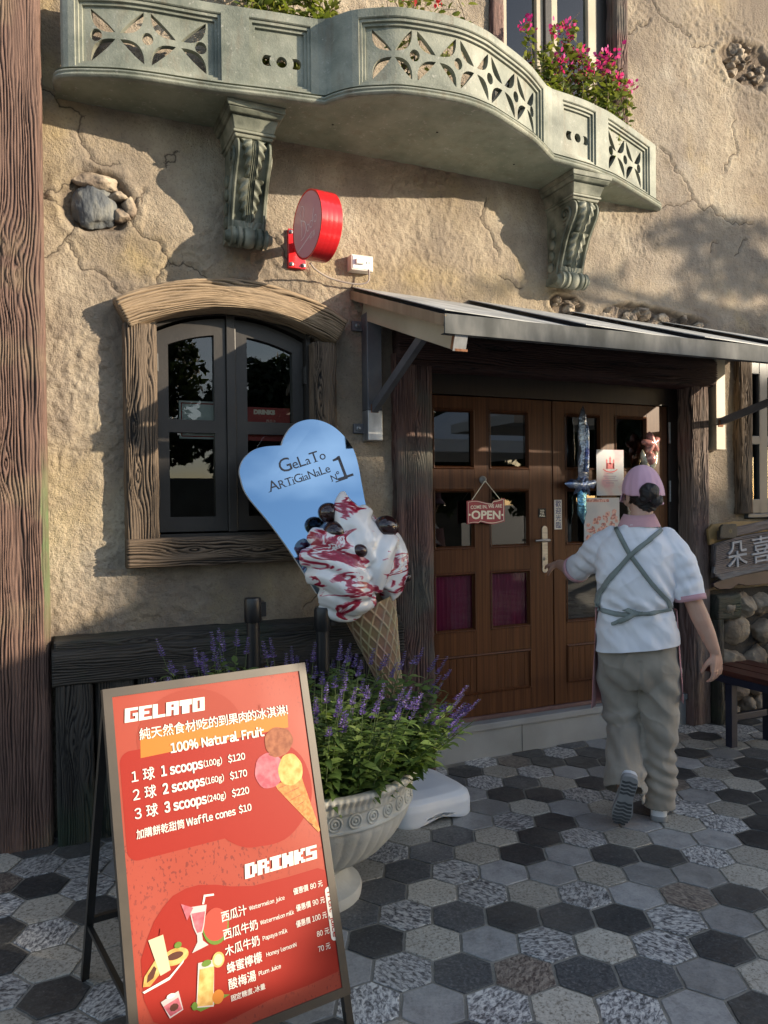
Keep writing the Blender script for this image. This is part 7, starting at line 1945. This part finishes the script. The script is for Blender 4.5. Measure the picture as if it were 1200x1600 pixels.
def hand(mb, wr, dirv, palm_n, thumb_side, curl, size=1.0):
    """palm, four unequal curled fingers and a thumb; all fused with the wrist"""
    d = Vector(dirv).normalized(); nrm = Vector(palm_n); nrm = (nrm - d * nrm.dot(d)).normalized(); sd = d.cross(nrm) * thumb_side
    w = Vector(wr); s = size
    pts = lambda *a: [tuple(v) for v in a]
    for k in (-1, -.33, .33, 1):
        mb.w(pts(w + sd * (k * .012 * s), w + d * (.045 * s) + sd * (k * .022 * s), w + d * (.082 * s) + sd * (k * .028 * s) + nrm * .004), [.017 * s, .015 * s, .011 * s], 10, 4)
    for k, ln in ((1, .066), (.36, .076), (-.30, .071), (-.95, .056)):
        p = w + d * (.084 * s) + sd * (k * .029 * s); dd = d + sd * (k * .07); P_ = [p]; a = 0
        for q, f in enumerate((.42, .32, .26)):
            a += curl * (1.0 - .12 * k) * (.75 if q == 0 else 1); v = dd * cos(a) + nrm * sin(a); P_.append(P_[-1] + v * (ln * f * s))
        mb.w(pts(*P_), [.0092 * s, .0086 * s, .0078 * s, .0066 * s], 10, 4)
    p = w + d * (.022 * s) + sd * (.022 * s); v1 = (d * .62 + sd * .62 + nrm * .5).normalized(); v2 = (d * .85 + sd * .15 + nrm * .55).normalized()
    mb.w(pts(p, p + v1 * (.036 * s), p + v1 * (.036 * s) + v2 * (.028 * s), p + v1 * (.036 * s) + v2 * (.052 * s)), [.014 * s, .011 * s, .0095 * s, .0075 * s], 10, 4)
hand(b, (.340, .050, .785), (.10, .10, -1), (-.55, .45, .1), -1, .42)
hand(b, (-.405, .405, 1.160), (-.45, .85, -.02), (.3, .2, -.9), 1, .22)
me = remesh(b, .0042, 3, None, 'body'); build(me, 'body', M['skin'], person, smooth='all')
# --- hair: cap of hair, bun, loose nape
b = PB()
b.ell(L2W(HP(0, -.016, .006)), (.078, .088, .086), 28, 16, Mh); b.ell(L2W(HP(0, -.045, -.035)), (.066, .052, .055), 24, 14, Mh); b.ell(L2W(HP(.0, -.055, -.07)), (.045, .032, .030), 20, 12, Mh)
for sx in (-1, 1): b.ell(L2W(HP(sx * .066, .015, -.005)), (.012, .022, .038), 14, 10, Mh)
def hair_disp(co, no):
    return .0022 * np.sin(co[:, 2] * 380 + 6 * fbm(co[:, 0] * 20, co[:, 1] * 20, 4, 2)) + .002 * fbm(co[:, 0] * 60, co[:, 2] * 60, 5, 2)
me = remesh(b, .004, 4, hair_disp, 'hair'); hr = build(me, 'hair', M['hair'], person, smooth='all')
b = PB(); bc = HP(-.016, -.112, -.010)
b.ell(L2W(bc), (.047, .036, .042), 24, 14, Mh); b.ell(L2W(HP(.020, -.100, -.050)), (.034, .028, .030), 16, 10, Mh); b.ell(L2W(HP(-.035, -.098, -.038)), (.026, .022, .026), 16, 10, Mh)
def bun_disp(co, no):
    c = np.array(L2W(bc)); d = co - c; a = np.arctan2(d[:, 2], d[:, 0] * PRx.x + d[:, 1] * PRx.y); r_ = np.linalg.norm(d, axis=1)
    return .0014 * np.sin(a * 5 + r_ * 260) + .0015 * fbm(co[:, 0] * 90, co[:, 2] * 90, 6, 2)
me = remesh(b, .0035, 6, bun_disp, 'bun'); build(me, 'bun', M['hair'], hr, smooth='all')
# --- cap: crown with a strap and a peak in front
def capf(u, v):
    a = 2 * pi * u; t = v * .52 * pi                      # from the top down
    x, y, z = sin(t) * cos(a), sin(t) * sin(a), cos(t)
    back = max(0, -y); low = -.022 - .032 * max(0, -y) + .015 * max(0, y)
    zz = low + (z) * (.108 - low)
    wr = .0022 * sin(a * 9 + v * 5) * v + .0016 * sin(a * 17 + 2) * v
    p = HP(x * (.092 + wr), y * (.108 + wr) - .008, .026 + zz + .003 * sin(a * 5) * v)
    return tuple(L2W(p))
b = PB(); b.grid(capf, 96, 30, closeu=True)
cp = build(b, 'cap', M['cap'], person, smooth='all')
so = cp.modifiers.new('thick', 'SOLIDIFY'); so.thickness = .003; so.offset = 1
b = PB()
def brimf(u, v):
    a = radians(25 + 130 * u); r_ = 1 + v * .62 * sin(pi * u) ** .6
    return tuple(L2W(HP(.087 * cos(a) * (1 + v * .18), .100 * sin(a) * r_ - .006, .010 - .020 * v - .012 * v * v + .012 * cos(a) ** 2 * -1 * v)))
b.grid(brimf, 30, 8); br_ = build(b, 'peak', M['cap'], cp, smooth='all'); so = br_.modifiers.new('thick', 'SOLIDIFY'); so.thickness = .004
b = PB(); b.w([HP(-.050, -.088, -.030), HP(0, -.106, -.050), HP(.055, -.085, -.062)], [.008, .009, .008], 10); build(b, 'strap', M['cap'], cp, smooth='all')
# --- polo shirt
b = PB()
b.rings(fine_rings([(-.006, .0, .76, .192, .150), (-.007, .0, .86, .188, .148), (-.014, 0, .96, .176, .140), (-.014, 0, 1.04, .172, .135), (-.010, -.004, 1.14, .180, .138), (-.002, -.006, 1.24, .180, .130), (.0, -.006, 1.31, .162, .108), (.004, -.008, 1.355, .120, .085), (.008, -.01, 1.392, .076, .070)], 6), 40)
b.w([(.120, -.004, 1.315), (.165, -.008, 1.245), (.205, -.012, 1.145), (.226, -.014, 1.045)], [.066, .074, .069, .068])
b.w([(-.118, .004, 1.312), (-.185, .050, 1.255), (-.245, .125, 1.195), (-.302, .200, 1.150)], [.066, .074, .070, .068])
def shirt_disp(co, no):
    d = co - np.array(PR); x = d @ np.array(PRx); y = d @ np.array(PFx); z = co[:, 2]
    f = .010 * fbm(x * 9 + z * 5, z * 6 - x * 3, 11, 3) + .0055 * fbm(x * 22 + z * 9, z * 13 + x * 8, 12, 2) - .010 * np.abs(fbm(x * 7 - z * 6, z * 9 + x * 5, 13, 2)) ** .7 + .005
    # pulled folds: across the waist band, from the armpits, on the hanging back
    f += .0085 * np.exp(-((z - .985) / .05) ** 2) * np.sin(x * 62 + z * 45 + 2 * np.sin(z * 30)) * (y < .06)
    f += .008 * np.exp(-(((x - .13) / .06) ** 2 + ((z - 1.09) / .10) ** 2)) * np.sin((x * .9 + z * .55) * 120)
    f += .006 * np.exp(-(((x + .15) / .05) ** 2 + ((z - 1.10) / .10) ** 2)) * np.sin((x * .9 - z * .5) * 120)
    f += .005 * np.exp(-((z - .86) / .07) ** 2) * np.sin(x * 40 + z * 30)
    f -= .012 * np.exp(-((z - .995) / .018) ** 2) * (np.abs(x + .01) < .2)
    f += .0045 * np.exp(-(((x - .22) / .05) ** 2 + ((z - 1.15) / .1) ** 2)) * np.sin((z - x * .4) * 95)
    f += .0055 * np.exp(-(((x + .23) / .06) ** 2 + ((z - 1.2) / .1) ** 2)) * np.sin((z + x * .6) * 100)
    return f
me = remesh(b, .0052, 4, shirt_disp, 'shirt')
bm = bmesh.new(); bm.from_mesh(me)
cut = lambda co, no, **k: bmesh.ops.bisect_plane(bm, geom=bm.verts[:] + bm.edges[:] + bm.faces[:], plane_co=co, plane_no=no, clear_outer=True)
hem_n = (-PRx * -.13 * -1 + Vector((0, 0, -1))); hem_n = (PRx * .13 + Vector((0, 0, -1))).normalized()
cut(L2W((-.01, -.10, .806)), hem_n)
for cc, aa in ((L2W((.226, -.014, 1.048)), (L2W((.226, -.014, 1.045)) - L2W((.205, -.012, 1.145))).normalized()), (L2W((-.301, .199, 1.151)), (L2W((-.302, .200, 1.150)) - L2W((-.245, .125, 1.195))).normalized())):
    bmesh.ops.delete(bm, geom=[f for f in bm.faces if (f.calc_center_median() - cc).dot(aa) > 0 and ((f.calc_center_median() - cc) - aa * (f.calc_center_median() - cc).dot(aa)).length < .095 and (f.calc_center_median() - cc).length < .13], context='FACES')
cut(L2W((.008, -.01, 1.388)), Vector((0, 0, 1)))
bm.to_mesh(me); bm.free()
sh_ = build(me, 'shirt', M['polo'], person, smooth='all')
SBVH = BVHTree.FromPolygons([v.co[:] for v in me.vertices], [p.vertices[:] for p in me.polygons])
# pink collar and cuffs
def ringband(c, axis, r0, r1, h, th, mat, name, sq=1.0, ph=0):
    ax = Vector(axis).normalized(); u_ = ax.cross(Vector((0, 0, 1))); u_ = u_.normalized() if u_.length > .1 else PRx.copy(); v_ = ax.cross(u_)
    bb = MB(); prof_ = [(r0, 0), (r0 + th, -.001), (r1 + th, h), (r1, h)]
    seg = 48; V = []
    for r_, hh in prof_:
        for k in range(seg):
            a = 2 * pi * k / seg; w_ = 1 + .012 * sin(3 * a + ph)
            V.append(Vector(c) + u_ * (r_ * w_ * cos(a)) + v_ * (r_ * w_ * sin(a) * sq) + ax * (hh + .003 * sin(2 * a + ph)))
    F = [(i * seg + k, i * seg + (k + 1) % seg, ((i + 1) % 4) * seg + (k + 1) % seg, ((i + 1) % 4) * seg + k) for i in range(4) for k in range(seg)]
    bb.add(V, F); return build(bb, name, mat, sh_, smooth='all')
a1 = (L2W((.226, -.014, 1.045)) - L2W((.205, -.012, 1.145))).normalized(); ringband(L2W((.224, -.0138, 1.062)), a1 * 1.0 + PRx * -.08, .0675, .0685, .026, .004, M['pinkcloth'], 'cuff')
a2 = (L2W((-.302, .200, 1.150)) - L2W((-.245, .125, 1.195))).normalized(); ringband(L2W((-.292, .187, 1.158)), a2, .067, .068, .026, .004, M['pinkcloth'], 'cuff', 1.0, 1)
bb = MB(); seg = 56; V = []
for (r_, rz, hh) in ((.098, .086, 1.383), (.082, .074, 1.410), (.069, .064, 1.434), (.064, .059, 1.432), (.076, .066, 1.395)):
    for k in range(seg):
        a = 2 * pi * k / seg; V.append(L2W((.006 + r_ * cos(a), -.006 + rz * sin(a), hh - .030 * max(0, sin(a)) + .004 * cos(2 * a) - (.010 * abs(cos(a)) if hh < 1.39 else 0))))
bb.add(V, [(i * seg + k, i * seg + (k + 1) % seg, (i + 1) * seg + (k + 1) % seg, (i + 1) * seg + k) for i in range(4) for k in range(seg)])
build(bb, 'collar', M['pinkcloth'], sh_, smooth='all')
# --- trousers
b = PB()
b.rings(fine_rings([(-.006, .004, .615, .120, .085), (-.006, .002, .66, .160, .115), (-.007, .0, .72, .174, .128), (-.008, .004, .78, .172, .122), (-.01, .008, .86, .150, .100), (-.012, .008, .98, .130, .09)], 5), 40)
b.w([(.082, 0, .80), (.090, .005, .68), (.090, .012, .55), (.090, .010, .45), (.090, -.012, .32), (.088, -.02, .18), (.084, -.02, .068)], [.104, .100, .090, .082, .078, .072, .068], 22)
b.w([(-.092, 0, .80), (-.098, .015, .68), (-.085, .035, .56), (-.078, .035, .47), (-.072, -.02, .37), (-.066, -.09, .27), (-.063, -.150, .175)], [.098, .098, .090, .083, .084, .090, .094], 22)
def trouser_disp(co, no):
    d = co - np.array(PR); x = d @ np.array(PRx); y = d @ np.array(PFx); z = co[:, 2]; rt = x > .006
    f = .009 * fbm(x * 8 + z * 3, z * 5, 21, 3) + .004 * fbm(x * 22 + z * 8, z * 12, 22, 2) - .015 * np.abs(fbm(x * 9 + z * 7, z * 6 - x * 3, 23, 2)) ** .7 + .006
    f += np.where(rt, .010 * np.exp(-((z - (.42 - .6 * (x - .09))) / .035) ** 2), 0) - np.where(rt, .010 * np.exp(-((z - (.375 - .6 * (x - .09))) / .03) ** 2), 0)
    f += np.where(rt, .007 * np.exp(-((z - .21) / .10) ** 2) * np.sin(z * 105 + x * 50), 0)
    f += np.where(~rt, .014 * np.exp(-((z - (.478 + .25 * (x + .08))) / .022) ** 2) - .013 * np.exp(-((z - (.445 + .25 * (x + .08))) / .018) ** 2), 0)
    f += np.where(~rt, .006 * np.exp(-((z - .33) / .06) ** 2) * np.sin(x * 70 + z * 40), 0)
    f += .006 * np.exp(-((z - .62) / .10) ** 2) * np.sin((x * .8 + z * .7) * 70)
    f -= .006 * np.exp(-((x - .006) / .010) ** 2) * (z > .6) * (z < .76) * (y < .05)
    return f
me = remesh(b, .0052, 10, trouser_disp, 'trousers')
bm = bmesh.new(); bm.from_mesh(me)
sel = [f for f in bm.faces]
bmesh.ops.bisect_plane(bm, geom=bm.verts[:] + bm.edges[:] + bm.faces[:], plane_co=L2W((0, 0, .945)), plane_no=(0, 0, 1), clear_outer=True)
# open the hems: drop the end caps
aL = (L2W((-.063, -.150, .175)) - L2W((-.066, -.09, .27))).normalized()
cL, cR = L2W((-.063, -.152, .172)), L2W((.084, -.02, .064))
dead = [f for f in bm.faces if ((f.calc_center_median() - cL).dot(aL) > 0 and (f.calc_center_median() - cL).length < .16 and (f.calc_center_median() - PR).dot(PRx) < .012) or (f.calc_center_median().z < cR.z and (f.calc_center_median() - cR).length < .12)]
bmesh.ops.delete(bm, geom=dead, context='FACES')
bm.to_mesh(me); bm.free()
tr_ = build(me, 'trousers', M['khaki'], person, smooth='all'); so = tr_.modifiers.new('thick', 'SOLIDIFY'); so.thickness = .003; so.offset = -1
b = PB()
# --- apron: pink bib wrapping the front, open behind
def apf(u, v):
    a = radians(-14 + 208 * u); z = .985 - (.985 - .53) * v
    fl = 1 + .045 * v * sin(u * 31 + v * 2) + .012 * sin(u * 60 + v * 9) * v + .015 * v
    return tuple(L2W((-.012 + (.184 + .016 * v) * cos(a) * fl, .004 + (.160 + .03 * v) * sin(a) * fl, z + .03 * v * cos(a) )))
bb = MB(); bb.grid(apf, 70, 26); ap = build(bb, 'apron', M['apronpink'], person, smooth='all'); so = ap.modifiers.new('thick', 'SOLIDIFY'); so.thickness = .0015
def bib(u, v): return tuple(L2W((-.012 + (-.11 + .22 * u) * (1 - .25 * v), .150 - .03 * v + .02 * cos((u - .5) * 2), .985 + .33 * v)))
bb = MB(); bb.grid(bib, 12, 14); build(bb, 'bib', M['apronpink'], ap, smooth='all')
# straps laid on the back of the shirt
def onshirt(x, z, lift=.004):
    o_ = L2W((x, -.6, z)); h = SBVH.ray_cast(o_, PFx, 1.2)
    return (h[0] + h[1] * lift) if h[0] is not None else L2W((x, -.10, z))
def ribbon(name, pts, w, mat, parent, lift=.004):
    bb = MB(); n = 60; V = []; P_ = np.array(pts, float); S = np.concatenate([[0], np.cumsum(np.hypot(*np.diff(P_, axis=0).T))])
    for i in range(n + 1):
        q = S[-1] * i / n; x = np.interp(q, S, P_[:, 0]); z = np.interp(q, S, P_[:, 1]); q2 = min(q + .01, S[-1]); q1 = max(q - .01, 0)
        dx = np.interp(q2, S, P_[:, 0]) - np.interp(q1, S, P_[:, 0]); dz = np.interp(q2, S, P_[:, 1]) - np.interp(q1, S, P_[:, 1]); l = math.hypot(dx, dz)
        for s_ in (-1, 0, 1): V.append(onshirt(x - s_ * dz / l * w / 2, z + s_ * dx / l * w / 2, lift))
    bb.add(V, [(3 * i + j, 3 * i + 3 + j, 3 * i + 4 + j, 3 * i + 1 + j) for i in range(n) for j in range(2)])
    o = build(bb, name, mat, parent, smooth='all'); so = o.modifiers.new('thick', 'SOLIDIFY'); so.thickness = .003; so.offset = 0
    return o
ribbon('shoulder_strap', [(-.100, 1.376), (-.033, 1.248), (.06, 1.120), (.128, 1.040), (.140, 1.003)], .021, M['strap'], ap, .0045)
ribbon('shoulder_strap', [(.105, 1.362), (-.033, 1.248), (-.13, 1.130), (-.172, 1.06), (-.183, 1.002)], .021, M['strap'], ap, .0085)
ribbon('waist_tie', [(-.182, .992), (-.10, .972), (-.02, .975), (.06, .985), (.142, .998)], .020, M['strap'], ap, .006)
for pts in ([(-.03, .978), (.0, .996), (.035, .992), (.048, .985), (.02, .978), (-.03, .974)], [(-.03, .976), (-.058, .992), (-.05, 1.0), (-.02, .982)], [(-.025, .975), (-.07, .945), (-.115, .928)], [(-.02, .975), (-.06, .955), (-.098, .935)]):
    ribbon('bow', pts, .014, M['strap'], ap, .016)
# --- shoes
M['sole'] = pm('grey_sole', [(.22, .225, .23), (.30, .30, .30)], 12, rough=.7); M['tread'] = pm('dark_tread', [(.035, .04, .045), (.07, .075, .08)], 14, rough=.75); M['shoe'] = pm('white_shoe', [(.55, .56, .58), (.64, .65, .66)], 14, rough=.6)
def shoe(heel, toe, up, lab):
    """heel and toe on the sole plane, up = out of the sole"""
    heel, toe, up = Vector(heel), Vector(toe), Vector(up).normalized(); d = toe - heel; Ls = d.length; d.normalize(); sd = d.cross(up); up = sd.cross(d)
    wprof = [(0, .0), (.02, .55), (.08, .80), (.2, .82), (.42, .74), (.6, .92), (.75, 1.0), (.88, .82), (.96, .5), (1, .0)]
    pl = []
    for t, w_ in wprof: pl.append((t * Ls, w_ * .045))
    for t, w_ in wprof[-2:0:-1]: pl.append((t * Ls, -w_ * .045))
    cl = catmull(pl + [pl[0]], 4)[:-1]
    bb = MB(); k = len(cl)
    def ring(h, sc, rock=0): return [heel + d * (Ls / 2 + (p[0] - Ls / 2) * sc) + sd * (p[1] * sc) + up * (h + rock * max(0, p[0] / Ls - .7) ** 2) for p in cl]
    rs = [ring(0, .97, .25), ring(.006, 1.0, .25), ring(.026, .99, .2)]
    V = [p for r in rs for p in r]; F = [(i * k + j, i * k + (j + 1) % k, (i + 1) * k + (j + 1) % k, (i + 1) * k + j) for i in range(2) for j in range(k)] + [tuple(range(k - 1, -1, -1)), tuple(2 * k + j for j in range(k))]
    bb.add(V, F); so_ = build(bb, 'shoe', M['sole'], person, smooth=True)
    bb = MB(); up_r = lambda h, sc, t0, t1: [heel + d * (t0 * Ls + (p[0] / Ls) * (t1 - t0) * Ls) + sd * (p[1] * sc) + up * h for p in cl]
    rs = [up_r(.024, .97, .01, .985), up_r(.045, .96, .01, .975), up_r(.062, .84, .015, .90), up_r(.078, .70, .02, .66), up_r(.092, .62, .02, .48)]
    V = [p for r in rs for p in r]; n = len(rs); bb.add(V, [(i * k + j, i * k + (j + 1) % k, (i + 1) * k + (j + 1) % k, (i + 1) * k + j) for i in range(n - 1) for j in range(k)] + [tuple((n - 1) * k + j for j in range(k))])
    build(bb, 'upper', M['shoe'], so_, smooth='all')
    # treads: chevron bars under heel and ball
    bb = MB()
    def rock_h(t): return .25 * max(0, t - .7) ** 2
    for t in (.10, .17, .24, .31, .50, .57, .64, .71, .78, .85, .92):
        wd = float(np.interp(t, [q[0] for q in wprof], [q[1] for q in wprof])) * .040
        for s_ in (-1, 1):
            P_ = []
            for (q, tt) in ((0, t), (wd * .5, t + .022), (wd, t + .012)):
                for e_ in (0, .042): P_.append(heel + d * ((tt + e_) * Ls) + sd * (s_ * q) - up * .002 + up * rock_h(tt))
            bb.add(P_, [(0, 2, 3, 1), (2, 4, 5, 3)])
    build(bb, 'tread', M['tread'], so_)
    return so_
shoe(L2W((.080, -.075, .004)), L2W((.100, .185, .004)), (0, 0, 1), '')
shoe(L2W((-.036, -.245, .268)), L2W((-.092, -.190, .010)), PFx * 1.0 + Vector((0, 0, .22)) - PRx * .05, '')
